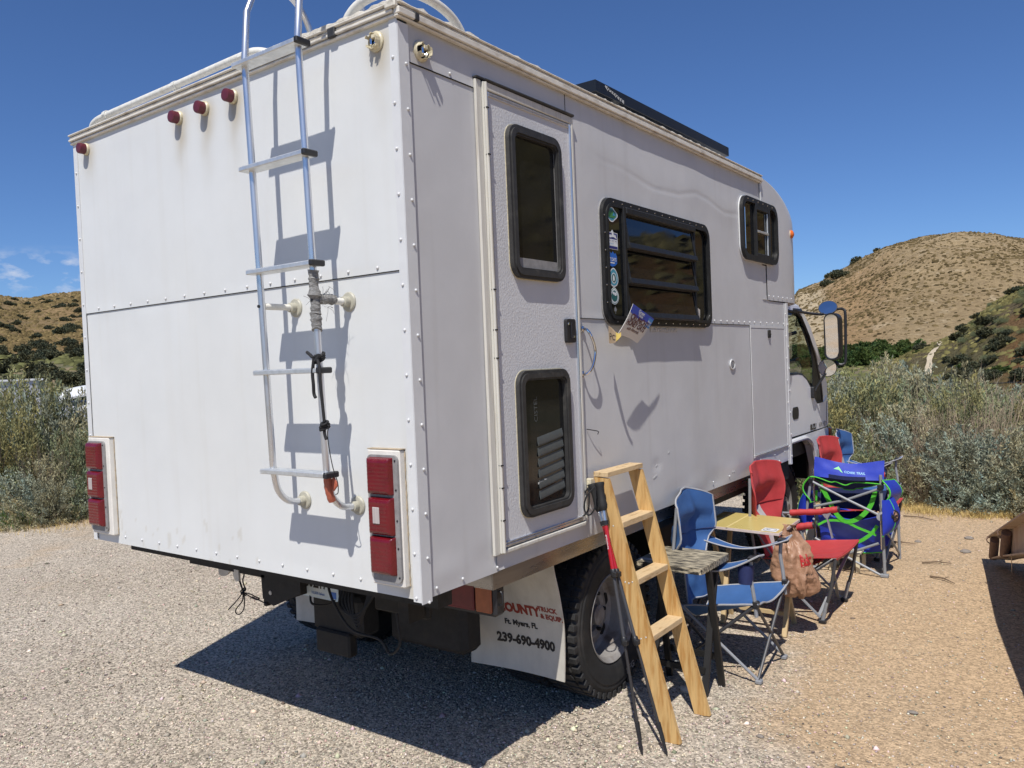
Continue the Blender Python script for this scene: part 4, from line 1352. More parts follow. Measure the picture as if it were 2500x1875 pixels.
for x0, x1, q0, q1 in ((-.215, -.052, -.197, -.077), (-2.283, -2.076, -2.262, -2.128)):
    tl = sub('tail_light', T)
    b = MB(); b.box((x0, -.031, .936), (x1, .0, 1.432), .005); b.build('housing', MT['lampbox'], tl)
    b = MB(); b.prism(rrect(x0 + .007, q1 + .021, .955, 1.414, .020), 'y', -.040, -.030)
    b.build('base', MT['greyplate'], tl)
    b = MB()
    for z in (.975, 1.08, 1.18, 1.29, 1.395):
        b.lathe([(.004, 0), (.003, .003)], (q1 + .011, -.040, z), (0, -1, 0), 8)
    b.build('screw_heads', MT['blackplastic'], tl)['kind'] = 'stuff'
    for z0, z1 in ((1.270, 1.406), (1.124, 1.262), (.980, 1.120)):
        b = MB()
        def lens(u, v, z0=z0, z1=z1):
            e = min(u, 1 - u) * (q1 - q0); f = min(v, 1 - v) * (z1 - z0)
            k = min(1, min(e, f) / .018); k = math.sqrt(max(0, 1 - (1 - k) ** 2))
            rib = .0003 * math.sin(v * 60) * k
            return (q0 + (q1 - q0) * u, -.039 - .026 * k - rib, z0 + (z1 - z0) * v)
        b.grid(lens, 24, 48)
        b.build('lens', MT['redlens'], tl, sharp=50)
    b = MB(); b.box((q0 + .034, -.0685, 1.168), (q0 + .068, -.064, 1.228), .002); b.build('reverse_lens', MT['clearlens'], tl)
    b = MB(); b.box((x0 - .002, -.029, 1.4325), (x1 + .003, .0, 1.4355)); b.tube([(x1 + .001, -.003, .94 + .0125 * k) for k in range(40)], [random.Random(k).uniform(.001, .004) for k in range(40)], 5); b.build('caulk', MT['oldcaulk'], tl)

# ---- entrance door
df = MB()
df.box((.003, .412, .962), (.016, .447, 2.845), .003); df.box((.003, .4475, .965), (.024, .462, 2.84), .003)
df.box((.003, 1.106, .975), (.020, 1.124, 2.845), .003); df.box((.003, .463, 2.812), (.020, 1.1055, 2.845), .003); df.box((.003, .463, .962), (.024, 1.1055, .978), .003)
dfo = df.build('door_frame', MT['frametrim'], T)
dr = MB()
dr.box((.002, .476, .990), (.0135, 1.100, 2.804)); D_ = dr.build('door', MT['door'], T)
b = MB()
for y0, y1 in ((.466, .474), (.4755, .484), (1.086, 1.092), (1.0935, 1.101)): b.box((.012, y0, .985), (.021, y1, 2.808), .002)
for z0, z1 in ((.984, .996), (.9975, 1.006), (2.790, 2.797), (2.7985, 2.806)): b.box((.012, .4845, z0), (.0205, 1.0855, z1), .002)
b.build('edge_moulding', MT['alu'], D_)
b = MB(); b.tube([(.030, .455, .97), (.030, .455, 2.835)], .0068, 10); b.build('hinge', MT['frametrim'], D_)
for z in (2.735, 2.552, 2.02, 1.86, 1.748, 1.32, 1.23, 1.10): b = MB(); b.box((.024, .449, z - .0025), (.0385, .4625, z + .0025)); b.build('hinge_gap', MT['cavity'], D_)
b = MB(); b.tube([(.021, .47, 2.850), (.024, 1.12, 2.852)], .006, 8); b.box((.003, .41, 2.847), (.024, 1.125, 2.853)); b.build('drip_rail', MT['rubber'], T)
for y0, y1, z0, z1 in ((.594, .993, 2.078, 2.712), (.597, .993, 1.076, 1.692)):
    ww = sub('door_window', D_)
    o_, i_ = rrect(y0, y1, z0, z1, .062, 6), rrect(y0 + .042, y1 - .042, z0 + .042, z1 - .042, .030, 6)
    b = MB(); b.frame(o_, i_, 'x', .013, .034)
    ii = rrect(y0 + .012, y1 - .012, z0 + .012, z1 - .012, .05, 6); jj = rrect(y0 + .034, y1 - .034, z0 + .034, z1 - .034, .034, 6)
    b.frame(ii, jj, 'x', .0335, .041)
    b.build('door_window_frame', MT['rubber'], D_)
    b = MB(); b.prism(rrect(y0 + .040, y1 - .040, z0 + .040, z1 - .040, .03, 6), 'x', .0145, .0165)
    b.build('pane', MT['glassdusty'], D_)
    b = MB(); b.frame([(p[0] * 1.0, p[1]) for p in rrect(y0 - .004, y1 + .003, z0 - .004, z1 + .004, .066, 6)], rrect(y0 + .002, y1 - .002, z0 + .002, z1 - .002, .060, 6), 'x', .0132, .0155); b.build('sealant', MT['yellowed'], D_)
    bpy.data.objects.remove(ww)
for k in range(6):
    z = 1.40 - .046 * k
    b = MB(); b.obox((.0182, .835, z), (.0012, 0, .004), (0, .098, .012), (-.004, 0, .017)); b.build('blind_slat', MT['slat'], D_)
b = MB(); b.obox((.0178, .76, 1.21), (.001, 0, 0), (0, .03, .002), (0, 0, .004)); b.obox((.0178, .80, 1.213), (.001, 0, 0), (0, .022, -.005), (0, 0, .005)); b.build('torn_film', MT['chip'], D_)
text('CISTEL', (.0168, .745, 1.47), (0, 0, 1), (0, -1, 0), .036, MT['slat'], D_, thick=.0004)
b = MB(); b.box((.0165, .64, 2.125), (.0180, .95, 2.165)); b.obox((.0168, .96, 2.40), (.0012, 0, 0), (0, .010, 0), (0, 0, .25)); b.build('inner_sill', MT['greyplate'], D_)
b = MB(); b.prism(rrect(.988, 1.062, 1.808, 1.915, .012), 'x', .0135, .031); b.box((.031, 1.018, 1.825), (.036, 1.030, 1.898), .002); b.build('latch', MT['blackplastic'], D_)
b = MB(); b.lathe([(.007, 0), (.006, .003)], (.031, 1.003, 1.893), (1, 0, 0), 10); b.lathe([(.006, 0), (.005, .003)], (.031, 1.046, 1.835), (1, 0, 0), 10); b.build('lock', MT['chrome'], D_)

# ---- grab handle
b = MB(); b.tube(bez([(.003, 1.162, 1.872), (.028, 1.163, 1.868), (.046, 1.172, 1.835), (.052, 1.192, 1.77), (.046, 1.178, 1.70), (.030, 1.152, 1.664), (.003, 1.146, 1.662)], 6), .0065, 10)
for y, z in ((1.162, 1.872), (1.146, 1.660)): b.lathe([(.016, 0), (.015, .006), (.008, .010)], (.003, y, z), (1, 0, 0), 14)
b.build('grab_handle', MT['chrome'], T)

# ---- big jalousie window
WN = sub('side_window', T)
o_, i_ = rrect(1.360, 2.682, 1.897, 2.522, .085, 7), rrect(1.392, 2.650, 1.929, 2.490, .062, 7)
b = MB(); b.frame(o_, i_, 'x', .0045, .026); b.frame(rrect(1.385, 2.657, 1.922, 2.497, .068, 7), rrect(1.402, 2.640, 1.939, 2.480, .055, 7), 'x', .0255, .033)
b.box((.010, 1.549, 1.93), (.040, 1.574, 2.49), .003); b.box((.012, 2.425, 1.935), (.034, 2.444, 2.485), .003); b.box((.012, 1.57, 2.455), (.046, 2.43, 2.490), .005)
b.build('frame', MT['blackframe'], WN)
b = MB(); b.prism(rrect(1.39, 2.652, 1.927, 2.492, .06, 7), 'x', .0048, .0125); b.build('pane', MT['glass'], WN)
b = MB(); b.prism(rrect(1.396, 1.551, 1.935, 2.484, .05, 5), 'x', .013, .0245); b.build('side_pane', MT['glass'], WN)
b = MB(); b.frame(rrect(1.356, 2.686, 1.893, 2.526, .088, 7), rrect(1.361, 2.681, 1.898, 2.521, .085, 7), 'x', .002, .008); b.build('sealant', MT['greyplate'], WN)
for zt, zb in ((2.462, 2.290), (2.288, 2.112), (2.108, 1.940)):
    xt, xb_ = .018, .046
    lv = sub('louvre', WN)
    b = MB(); b.obox(((xt + xb_) / 2, 1.995, (zt + zb) / 2), ((zt - zb) * .012, 0, (xb_ - xt) * .012), (0, .412, 0), ((xt - xb_) / 2, 0, (zt - zb) / 2)); b.build('louvre_pane', MT['glass'], WN)
    b = MB(); b.obox((xb_, 1.995, zb + .006), (.010, 0, .003), (0, .424, 0), (-.004, 0, .015), .003)
    b.obox((xt + .002, 1.995, zt), (.007, 0, 0), (0, .42, 0), (0, 0, .008), .002)
    for y in (1.580, 2.410): b.obox(((xt + xb_) / 2, y, (zt + zb) / 2), (.006, 0, .001), (0, .007, 0), ((xt - xb_) / 2, 0, (zt - zb) / 2))
    b.build('louvre_frame', MT['blackframe'], WN)
    bpy.data.objects.remove(lv)
b = MB()
for k in range(13):
    y = 1.47 + .092 * k
    b.lathe([(.0042, 0), (.003, .002)], (.026, y, 2.506), (1, 0, 0), 6); b.lathe([(.0042, 0), (.003, .002)], (.026, y, 1.912), (1, 0, 0), 6)
for k in range(6):
    b.lathe([(.0042, 0), (.003, .002)], (.026, 1.375, 2.43 - .085 * k), (1, 0, 0), 6); b.lathe([(.0042, 0), (.003, .002)], (.026, 2.667, 2.43 - .085 * k), (1, 0, 0), 6)
b.build('screws_strip', MT['chrome'], WN)['kind'] = 'stuff'
b = MB(); b.obox((.0128, 2.50, 1.975), (.0008, 0, 0), (0, .022, -.006), (0, .004, .034)); b.build('paper_scrap', MT['flap'], WN)
b = MB(); rr_ = random.Random(2)
for k in range(12):
    y = 1.885 + .028 * k
    b.obox((.0042, y, 1.874 + rr_.uniform(-.003, .003)), (.0008, 0, 0), (0, .0155, 0), (0, 0, rr_.uniform(.006, .013)))
b.build('tape_residue', MT['sealant'], T)

# stickers: flat prints on the fixed pane
def sticker(layers, x=.0247):
    st = None
    for k, (pts, m) in enumerate(layers):
        b = MB(); b.add([(x + .0004 * (k + 1), y, z) for y, z in pts], [tuple(range(len(pts)))])
        o = b.build('sticker' if k == 0 else 'print', m, WN, sharp=None)
    return o


MT['pwhite'] = mat('sticker_white', (0.72, 0.74, 0.74), 0.35)
MT['pgreen'] = mat('sticker_green', (0.06, 0.24, 0.08), 0.35, var=.3, vscale=60)
MT['pteal'] = mat('sticker_teal', (0.02, 0.12, 0.12), 0.35)
MT['psky'] = mat('sticker_sky', (0.06, 0.28, 0.48), 0.35)
MT['pnavy'] = mat('sticker_navy', (0.025, 0.03, 0.17), 0.35)
MT['pblue'] = mat('sticker_blue', (0.02, 0.13, 0.50), 0.35)
MT['pcyan'] = mat('sticker_cyan', (0.07, 0.30, 0.40), 0.35)


def shield(cy, cz, w, h):
    pts = []
    for k in range(28):
        a = 2 * PI * k / 28
        r_ = 1 + .10 * math.cos(4 * a)
        pts.append((cy + w * r_ * math.cos(a) * .93, cz + h * r_ * math.sin(a) * .93))
    return pts


def tri(cy, cz, w, h): return [(cy - w, cz), (cy + w, cz), (cy, cz + h)]


def drop(cy, cz, w, h):
    return [(cy + w * math.cos(a) * (1 - .18 * math.sin(a)) , cz + h * math.sin(a)) for a in [2 * PI * k / 26 for k in range(26)]]


c1, c2 = (1.447, 2.441), (1.447, 2.315)
sticker([(shield(*c1, .062, .037), MT['pwhite']), (shield(c1[0], c1[1], .053, .031), MT['pcyan']), (ellipse(c1[0], c1[1] + .002, .042, .022), MT['pteal']), ([(1.407, 2.436), (1.43, 2.457), (1.442, 2.447), (1.456, 2.460), (1.488, 2.436), (1.47, 2.424), (1.42, 2.424)], MT['pgreen']), (tri(1.468, 2.436, .014, .018), MT['psky'])])
sticker([([(1.391, 2.268), (1.500, 2.268), (1.500, 2.352), (1.462, 2.352), (1.449, 2.366), (1.430, 2.352), (1.391, 2.352)], MT['pwhite']), ([(1.396, 2.319), (1.495, 2.319), (1.495, 2.349), (1.396, 2.349)], MT['pnavy']),
         ([(1.40, 2.322), (1.425, 2.342), (1.436, 2.334), (1.449, 2.362), (1.465, 2.338), (1.474, 2.345), (1.491, 2.322), (1.455, 2.330), (1.43, 2.326)], MT['pwhite']), ([(1.396, 2.271), (1.495, 2.271), (1.495, 2.284), (1.396, 2.284)], MT['pnavy'])])
text('PACIFIC CREST TRAIL', (.0264, 1.3975, 2.306), (0, 1, 0), (0, 0, 1), .0098, MT['pnavy'], WN)
text('ASSOCIATION', (.0264, 1.401, 2.292), (0, 1, 0), (0, 0, 1), .0085, MT['psky'], WN)
sticker([([(1.384, 2.232), (1.394, 2.248), (1.405, 2.242), (1.418, 2.257), (1.430, 2.246), (1.446, 2.259), (1.462, 2.246), (1.473, 2.253), (1.487, 2.236), (1.487, 2.200), (1.465, 2.188), (1.436, 2.182), (1.407, 2.188), (1.384, 2.200)], MT['pblue']), ([(1.41, 2.1985), (1.462, 2.1985), (1.462, 2.204), (1.41, 2.204)], MT['pwhite'])])
text('PCT DAYS', (.0262, 1.3875, 2.2095), (0, 1, 0), (0, 0, 1), .0245, MT['pwhite'], WN, bold=.0006, squeeze=.80)
sticker([(drop(1.446, 2.130, .046, .047), MT['pwhite']), (drop(1.446, 2.130, .040, .041), MT['pcyan']), (ellipse(1.446, 2.126, .026, .027), MT['pwhite']), (ellipse(1.446, 2.126, .021, .022), MT['pteal']), (drop(1.444, 2.126, .009, .015), MT['pwhite'])])
pb = [(1.446 + .046 * math.cos(a) * (1 - .28 * max(0, math.sin(a)) ** 2), 2.036 + (.045 if math.sin(a) > 0 else .040) * math.sin(a)) for a in [2 * PI * k / 30 for k in range(30)]]
sc_ = lambda P, s: [(1.446 + (y - 1.446) * s, 2.036 + (z - 2.036) * s) for y, z in P]
sticker([(pb, MT['pwhite']), (sc_(pb, .90), MT['pgreen']), (sc_(pb, .84), MT['pwhite']), (sc_(pb, .66), MT['pteal']), ([(1.424, 2.052), (1.440, 2.060), (1.452, 2.052), (1.462, 2.060), (1.470, 2.044), (1.455, 2.038), (1.440, 2.042)], MT['pwhite']), (tri(1.446, 2.018, .008, .032), MT['pteal'])])
sticker([(tri(1.452, 1.972, .014, .015), MT['greyplate']), ([(1.441, 1.962), (1.463, 1.962), (1.463, 1.974), (1.441, 1.974)], MT['greyplate']), ([(1.450, 1.950), (1.454, 1.950), (1.454, 1.962), (1.450, 1.962)], MT['greyplate'])])

# ---- small window in the nose
SW = sub('nose_window', T)
b = MB(); b.frame(rrect(3.248, 3.985, 2.372, 2.806, .10, 7), rrect(3.285, 3.950, 2.408, 2.770, .075, 7), 'x', .005, .034)
b.box((.012, 3.505, 2.40), (.036, 3.528, 2.775), .003); b.box((.012, 3.785, 2.40), (.036, 3.805, 2.775), .003); b.box((.012, 3.528, 2.735), (.034, 3.785, 2.772), .003); b.box((.012, 3.528, 2.405), (.034, 3.785, 2.43), .003)
b.build('frame', MT['blackframe'], SW)
b = MB(); b.prism(rrect(3.28, 3.955, 2.402, 2.775, .07, 7), 'x', .0065, .014); b.build('pane', MT['glass'], SW)
b = MB(); b.box((.016, 3.53, 2.578), (.030, 3.783, 2.594), .002); b.box((.016, 3.531, 2.43), (.026, 3.541, 2.735), .002); b.box((.016, 3.772, 2.43), (.026, 3.782, 2.735), .002); b.build('sash', MT['alutread'], SW)
b = MB(); b.tube([(.032, 3.292, 2.44 + .02 * k) for k in range(15)] , .006, 8); b.build('bright_edge', MT['chrome'], SW)
b = MB(); b.frame(rrect(3.243, 3.990, 2.367, 2.811, .104, 7), rrect(3.249, 3.984, 2.373, 2.805, .10, 7), 'x', .004, .012); b.build('sealant', MT['strip'], SW)
b = MB()
for k in range(6): b.lathe([(.0045, 0), (.003, .002)], (.034, 3.36 + .1 * k, 2.789), (1, 0, 0), 6)
b.build('screws_strip', MT['chrome'], SW)['kind'] = 'stuff'

# ---- locker hatch, vent
HT_ = sub('locker_hatch', T)
b = MB(); b.box((.0036, 3.398, .998), (.007, 3.412, 1.925)); b.box((.0036, 4.135, 1.0), (.007, 4.149, 1.925)); b.box((.0036, 3.412, 1.905), (.007, 4.135, 1.925)); b.build('frame', MT['strip'], HT_)
b = MB(); b.box((.001, 3.414, 1.018), (.0052, 4.133, 1.903)); o = b.build('door_panel', MT['side'], HT_); set_tint(o.data, np.ones((len(o.data.vertices), 3)))
b = MB(); b.box((-.002, 3.4125, 1.010), (.0035, 4.1345, 1.9045)); b.build('gap', MT['cavity'], HT_)
b = MB(); b.box((.0036, 3.412, 1.000), (.0085, 4.135, 1.010)); b.tube([(.010, 3.41, 1.013), (.010, 4.135, 1.013)], .005, 8); b.build('hinge', MT['alutread'], HT_)
b = MB(); b.prism(rrect(3.757, 3.793, 1.835, 1.893, .012), 'x', .005, .018); b.lathe([(.010, 0), (.008, .006)], (.018, 3.775, 1.862), (1, 0, 0), 10); b.build('latch', MT['steel'], HT_)
vt = sub('vent', T)
b = MB(); b.frame(ellipse(3.05, 1.66, .046, .034), ellipse(3.05, 1.66, .036, .026), 'x', .001, .008); b.build('rim', MT['strip'], vt)
b = MB(); b.prism(ellipse(3.05, 1.66, .036, .026), 'x', .0005, .002); b.build('backing', MT['cavity'], vt)
for k in range(6): b = MB(); b.box((.002, 3.05 - .032, 1.642 + .0072 * k), (.006, 3.05 + .032, 1.645 + .0072 * k)); b.build('slat', MT['strip'], vt)
b = MB(); b.tube(bez([(.003, 1.17, 1.40), (.02, 1.19, 1.395), (.03, 1.23, 1.385), (.018, 1.245, 1.37)], 5), .0022, 6); b.build('cable_end', MT['cord'], T)
b = MB(); rr_ = random.Random(12)
for y, z in ((1.897, 1.134), (1.86, 1.075), (1.88, 1.08), (3.02, .955), (2.99, .957), (2.05, 1.19)):
    b.obox((.0012 + side_x(y, z), y, z), (.0006, 0, 0), (0, .006 + .01 * rr_.random(), .004), (0, -.002, .0035))
b.build('scratch', MT['chip'], T)

# ---- sill channel under the right side
b = MB(); b.box((-.024, .437, .818), (-.020, 3.76, .8905)); b.box((-.12, .437, .8165), (-.0205, 3.76, .820)); b.box((-.34, .4375, .82), (-.026, .4405, .8905))
b.build('sill_channel', MT['skirt'], T)
b = MB(); b.box((-.05, 3.76, .74), (-.03, 4.25, .88)); b.box((-.05, 1.95, .775), (-.03, 3.76, .8155)); b.build('lower_rail', MT['steel'], T)

# ---- chassis
b = MB()
for x in (-.75, -1.57): b.box((x - .035, .62, .64), (x + .035, 6.0, .81))
for y in (1.0, 2.1, 3.2, 4.2): b.box((-1.535, y - .04, .64), (-.785, y + .04, .78))
for k in range(8): b.box((-2.25, .15 + .52 * k, .812), (-.06, .23 + .52 * k, .885))
b.build('chassis_frame', MT['steel'], T)
b = MB(); b.tube([(-.5, 1.5, .40), (-1.82, 1.5, .40)], .065, 12); b.lathe([(.04, -.16), (.14, -.10), (.17, 0), (.14, .10), (.05, .17)], (-1.16, 1.48, .40), (0, 1, 0), 16)
for x in (-.62, -1.70):
    for k in range(4): b.tube([(x, .9 + .06 * k, .66 - .05 * k), (x, 1.5, .48 + .014 * k), (x, 2.1 - .06 * k, .66 - .05 * k)], .02, 4)
b.build('rear_axle', MT['steel'], T)
b = MB(); b.box((-.70, 2.5, .42), (-.30, 3.4, .77), .03); b.build('battery_box', MT['steel'], T)
b = MB(); b.box((-2.0, 2.3, .45), (-1.65, 3.1, .76), .03); b.build('fuel_tank', MT['steel'], T)
b = MB(); b.box((-1.345, .60, .40), (-.98, .74, .60), .02); b.box((-1.30, .58, .30), (-1.05, .64, .42), .01); b.box((-.95, .75, .36), (-.45, .90, .62), .03); b.build('tow_hitch', MT['steel'], T)
b = MB(); b.box((-1.93, .29, .742), (-1.30, .33, .772)); b.prism([(-1.33, .80), (-1.04, .80), (-1.035, .70), (-1.10, .675), (-1.24, .615), (-1.32, .64)], 'y', .29, .302); b.box((-1.33, .302, .60), (-1.31, .55, .80)); b.build('hitch_bracket', MT['steel'], T)
b = MB(); b.lathe([(.011, 0), (.010, .002)], (-1.258, .2885, .676), (0, -1, 0), 8); b.build('bracket_hole', MT['flap'], T)
b = MB(); b.sheet(lambda u, v: (-1.70 + .2 * u, .31 + .02 * math.sin(5 * u), .765 - (.045 + .022 * math.sin(8 * u + .6)) * v), 12, 4, .012); b.build('hanging_sheath', MT['flap'], T)
b = MB(); b.box((-.80, .52, .60), (-.46, .56, .80), .01); b.box((-.52, .40, .62), (-.46, .5, .84)); b.build('rear_crossmember', MT['steel'], T)
b = MB(); b.tube(bez([(-.86, .30, .78), (-.80, .28, .70), (-.68, .27, .60), (-.52, .28, .58), (-.46, .28, .53), (-.41, .29, .58), (-.43, .3, .70)], 8), .006, 7)
for k in range(5): b.tube(bez([(-.80 + .02 * k, .34, .76), (-.78 + .02 * k, .30, .68 + .01 * k), (-.66, .29, .66 - .014 * k), (-.58 - .01 * k, .33, .76)], 5), .007, 6)
b.build('wiring', MT['steel'], T)
# factory tail lamp low on the chassis
fl = sub('chassis_lamp', T)
b = MB(); b.box((-.40, .46, .695), (-.03, .53, .845), .012); b.tube(bez([(-.03, .49, .80), (-.018, .49, .79), (-.016, .49, .75), (-.03, .49, .74)], 4), .004, 6); b.build('housing', MT['blackplastic'], fl)
for x0, x1, m in ((-.39, -.33, 'clearlens'), (-.325, -.135, 'reddark'), (-.128, -.045, 'amberdark')):
    b = MB(); b.box((x0, .447, .712), (x1, .463, .828), .006); b.build('lens', MT[m], fl)
# number plate
pl = sub('licence_plate', T)
b = MB(); b.prism(rrect(-1.378, -1.076, .588, .742, .014), 'y', .548, .5515); b.build('plate', MT['plate'], pl)
text('VB0Z17', (-1.365, .5475, .640), (1, 0, 0), (0, 0, 1), .088, MT['black_ink'], pl, bold=.002, squeeze=.72)
text('10,000 lakes', (-1.275, .5475, .606), (1, 0, 0), (0, 0, 1), .020, MT['blueprint'], pl, bold=.0004)
b = MB(); b.box((-1.365, .5465, .600), (-1.328, .5478, .628)); b.build('sticker', MT['psky'], pl)
text('FEB', (-1.3635, .546, .608), (1, 0, 0), (0, 0, 1), .016, MT['pwhite'], pl)
b = MB(); b.box((-1.128, .5465, .600), (-1.09, .5478, .632)); b.build('sticker', MT['pblue'], pl)
b = MB(); b.box((-1.40, .555, .70), (-1.05, .60, .76)); b.tube(bez([(-1.30, .56, .60), (-1.25, .53, .56), (-1.14, .54, .57), (-1.08, .56, .61)], 5), .006, 6); b.build('plate_bracket', MT['steel'], T)


# mud flaps
def flap_y(z): return float(np.interp(z, [.18, .20, .30, .48, .66, .77, .90], [1.066, 1.064, 1.062, 1.045, .985, .935, .90]))


def smooth_flap(z): return (flap_y(z - .05) + 2 * flap_y(z) + flap_y(z + .05)) / 4


for xl, xr, nm in ((-.613, -.058, 'r'), (-1.995, -1.50, 'l')):
    b = MB()
    b.sheet(lambda u, v: (xl - .055 * (1 - v) + (xr - xl) * u, smooth_flap(.205 + .64 * v) + .02 * math.sin(u * 3) + .015 * (u - .5), .205 + .64 * v), 14, 24, .006)
    f = b.build('mud_flap', MT['flap'], T, sharp=60)
    if nm == 'r':
        def on(x, z):
            w = (x - xl + .055 * (1 - (z - .205) / .64)) / (xr - xl)
            return (x, smooth_flap(z) + .02 * math.sin(w * 3) + .015 * (w - .5) - .0046, z)
        for s_, x0, z0, sz, m, bo in (('TRI-COUNTY', -.570, .508, .066, 'red_ink', .0040), ('TRUCK', -.228, .540, .034, 'red_ink', .0016), ('& EQUIP.', -.221, .502, .034, 'red_ink', .0016), ('Ft. Myers, FL', -.445, .440, .037, 'black_ink', .0018), ('239-690-4900', -.500, .345, .064, 'black_ink', .0034)):
            q = {'TRI-COUNTY': .87, '239-690-4900': .95}.get(s_, 1.0)
            text(s_, (0, 0, 0), (1, 0, 0), (0, 0, 1), sz, MT[m], f, bold=bo, fn=lambda x, y, x0=x0, z0=z0, q=q: on(x0 + x * q, z0 + y))
        b = MB(); rr_ = random.Random(5)
        for x, z in ((-.40, .735), (-.355, .705), (-.36, .69)):
            pts = [on(x + .02 * math.cos(a) * rr_.uniform(.4, 1.2), z + .018 * math.sin(a) * rr_.uniform(.5, 1.4)) for a in [2 * PI * k / 9 for k in range(9)]]
            b.poly(*pts)
        b.build('stain', MT['rust'], f, sharp=None)


# wheels
def wheel(x, y, out, dish, parent=T, name='wheel', R=.40):
    w = sub(name, parent)
    c = (x, y, R); a = (out, 0, 0)
    b = MB(); b.lathe([(.225, -.095), (.262, -.112), (.33, -.116), (.372, -.104), (.388, -.085), (.394, -.04), (.395, 0), (.394, .04), (.388, .085), (.372, .104), (.352, .113), (.338, .1115), (.33, .116), (.262, .112), (.232, .101), (.222, .092)], c, a, 56, False)
    b.build('tyre', MT['tyre'], w, sharp=25)
    b = MB()
    for k in range(46):
        t = 2 * PI * k / 46
        for sx in (-1, 1):
            tt = t + (PI / 46 if sx < 0 else 0)
            d = Vector((0, math.cos(tt), math.sin(tt))); tg = Vector((0, -math.sin(tt), math.cos(tt)))
            b.obox(Vector(c) + d * .385 + Vector((out * sx * .092, 0, 0)), (.020, 0, 0), tg * .0155, d * .016, .003)
            b.obox(Vector(c) + d * .393 + Vector((out * sx * .035, 0, 0)), (.026, 0, 0), tg * .017 + Vector((.006, 0, 0)), d * .008, .002)
    b.build('tread', MT['tyre'], w)['kind'] = 'stuff'
    b = MB()
    b.lathe([(.224, .098), (.230, .103), (.226, .106), (.218, .098), (.206, .085), (.200, .02), (.192, -.02 if dish else .05), (.170, -.035 if dish else .07), (.120, -.02 if dish else .09), (.100, -.03 if dish else .10), (.095, -.05 if dish else .115), (.04, -.05 if dish else .12), (.002, -.05 if dish else .12)], c, a, 48, False)
    b.lathe([(.050, -.06), (.052, .02 if dish else .14), (.035, .03 if dish else .15), (.002, .03 if dish else .15)], c, a, 20)
    b.build('rim', MT['rim'], w, sharp=30)
    for k in range(6):
        t = 2 * PI * k / 6 + .25
        b = MB(); b.lathe([(.034, 0), (.033, .004)], Vector(c) + Vector((out * (-.033 if dish else .066), math.cos(t) * .152, math.sin(t) * .152)), a, 14)
        b.build('vent_hole', MT['cavity'], w)
    b = MB()
    for k in range(6):
        t = 2 * PI * k / 6
        b.lathe([(.011, 0), (.011, .022), (.005, .026)], Vector(c) + Vector((out * (-.03 if dish else .095), math.cos(t) * .108, math.sin(t) * .108)), a, 6)
    b.build('wheel_nut', MT['steel'], w)
    return w


wheel(-.185, 1.505, 1, True); wheel(-.455, 1.505, 1, False)
wheel(-2.135, 1.505, -1, True); wheel(-1.865, 1.505, -1, False)
fw = wheel(-.36, 4.80, 1, False); wheel(-1.96, 4.80, -1, False)
text('BFG', (-.0675, 1.60, .075), (0, .97, .25), (0, -.25, .97), .05, MT['greyplate'], T, bold=.001)

# ---- cab
CB = sub('cab', T)
XR, XL = -.168, -2.152
body = [(4.30, 1.0), (5.86, 1.005), (5.93, 1.02), (5.94, 1.22), (5.90, 1.30), (5.80, 1.245), (5.585, 1.245), (5.545, 1.268), (5.41, 1.392), (5.28, 1.475), (5.15, 1.522), (5.03, 1.532), (4.30, 1.532)]
for x0, x1 in ((XR - .05, XR), (XL, XL + .05)):
    b = MB(); b.prism(body, 'x', x0, x1); b.build('cab_door', MT['cabwhite'], CB, sharp=25)
for x0, x1 in ((XR - .05, XR - .004), (XL, XL + .05)):
    b = MB()
    b.prism([(5.80, 1.245), (5.90, 1.30), (5.94, 1.22), (5.945, 1.40), (5.80, 1.60), (5.655, 1.76), (5.45, 1.95), (5.25, 2.075), (5.10, 2.125), (4.35, 2.135), (4.35, 2.085), (5.08, 2.075), (5.20, 2.03), (5.40, 1.875), (5.60, 1.675), (5.745, 1.42), (5.775, 1.30)], 'x', x0, x1)
    b.build('window_pillar', MT['cabwhite'], CB, sharp=25)
b = MB(); b.prism([(4.35, 2.085), (5.1, 2.10), (5.28, 2.06), (5.28, 2.085), (5.15, 2.14), (4.6, 2.165), (4.35, 2.16)], 'x', XL + .02, XR - .02); b.build('cab_roof', MT['cabwhite'], CB)
b = MB(); b.prism([(4.30, 1.0), (4.34, 1.0), (4.34, 2.12), (4.30, 2.12)], 'x', XL, XR - .01); b.build('back_wall', MT['cabwhite'], CB)
b = MB(); b.prism([(5.86, .55), (5.95, .60), (5.97, 1.0), (5.945, 1.25), (5.90, 1.25), (5.86, 1.0)], 'x', XL + .04, XR - .05); b.build('front_panel', MT['cabwhite'], CB)
wing = [(4.30, .62), (4.30, .985), (5.86, .995), (5.92, .98), (5.93, .62), (5.50, .62), (5.43, .76), (5.36, .88), (5.25, .935), (5.12, .955), (4.42, .945), (4.36, .80)]
for x0, x1 in ((XR - .06, XR + .002), (XL, XL + .06)):
    b = MB(); b.prism(wing, 'x', x0, x1); b.build('lower_wing', MT['cabwhite'], CB, sharp=25)
b = MB(); b.tube(bez([(XR, 4.38, .90), (XR + .004, 4.5, .955), (XR + .004, 5.08, .965), (XR + .004, 5.24, .945), (XR + .002, 5.37, .875), (XR, 5.46, .72)], 6), .020, 8); b.build('arch_lip', MT['cabwhite'], CB)
b = MB(); b.box((XL + .08, 4.32, .95), (XR - .07, 5.85, 1.0)); b.box((XL + .06, 5.55, 1.0), (XR - .06, 5.86, 1.24), .04); b.box((XL + .07, 4.36, .56), (XL + .60, 5.45, .95)); b.box((XR - .60, 4.36, .80), (XR - .07, 5.45, .95)); b.build('cab_interior', MT['blackplastic'], CB)
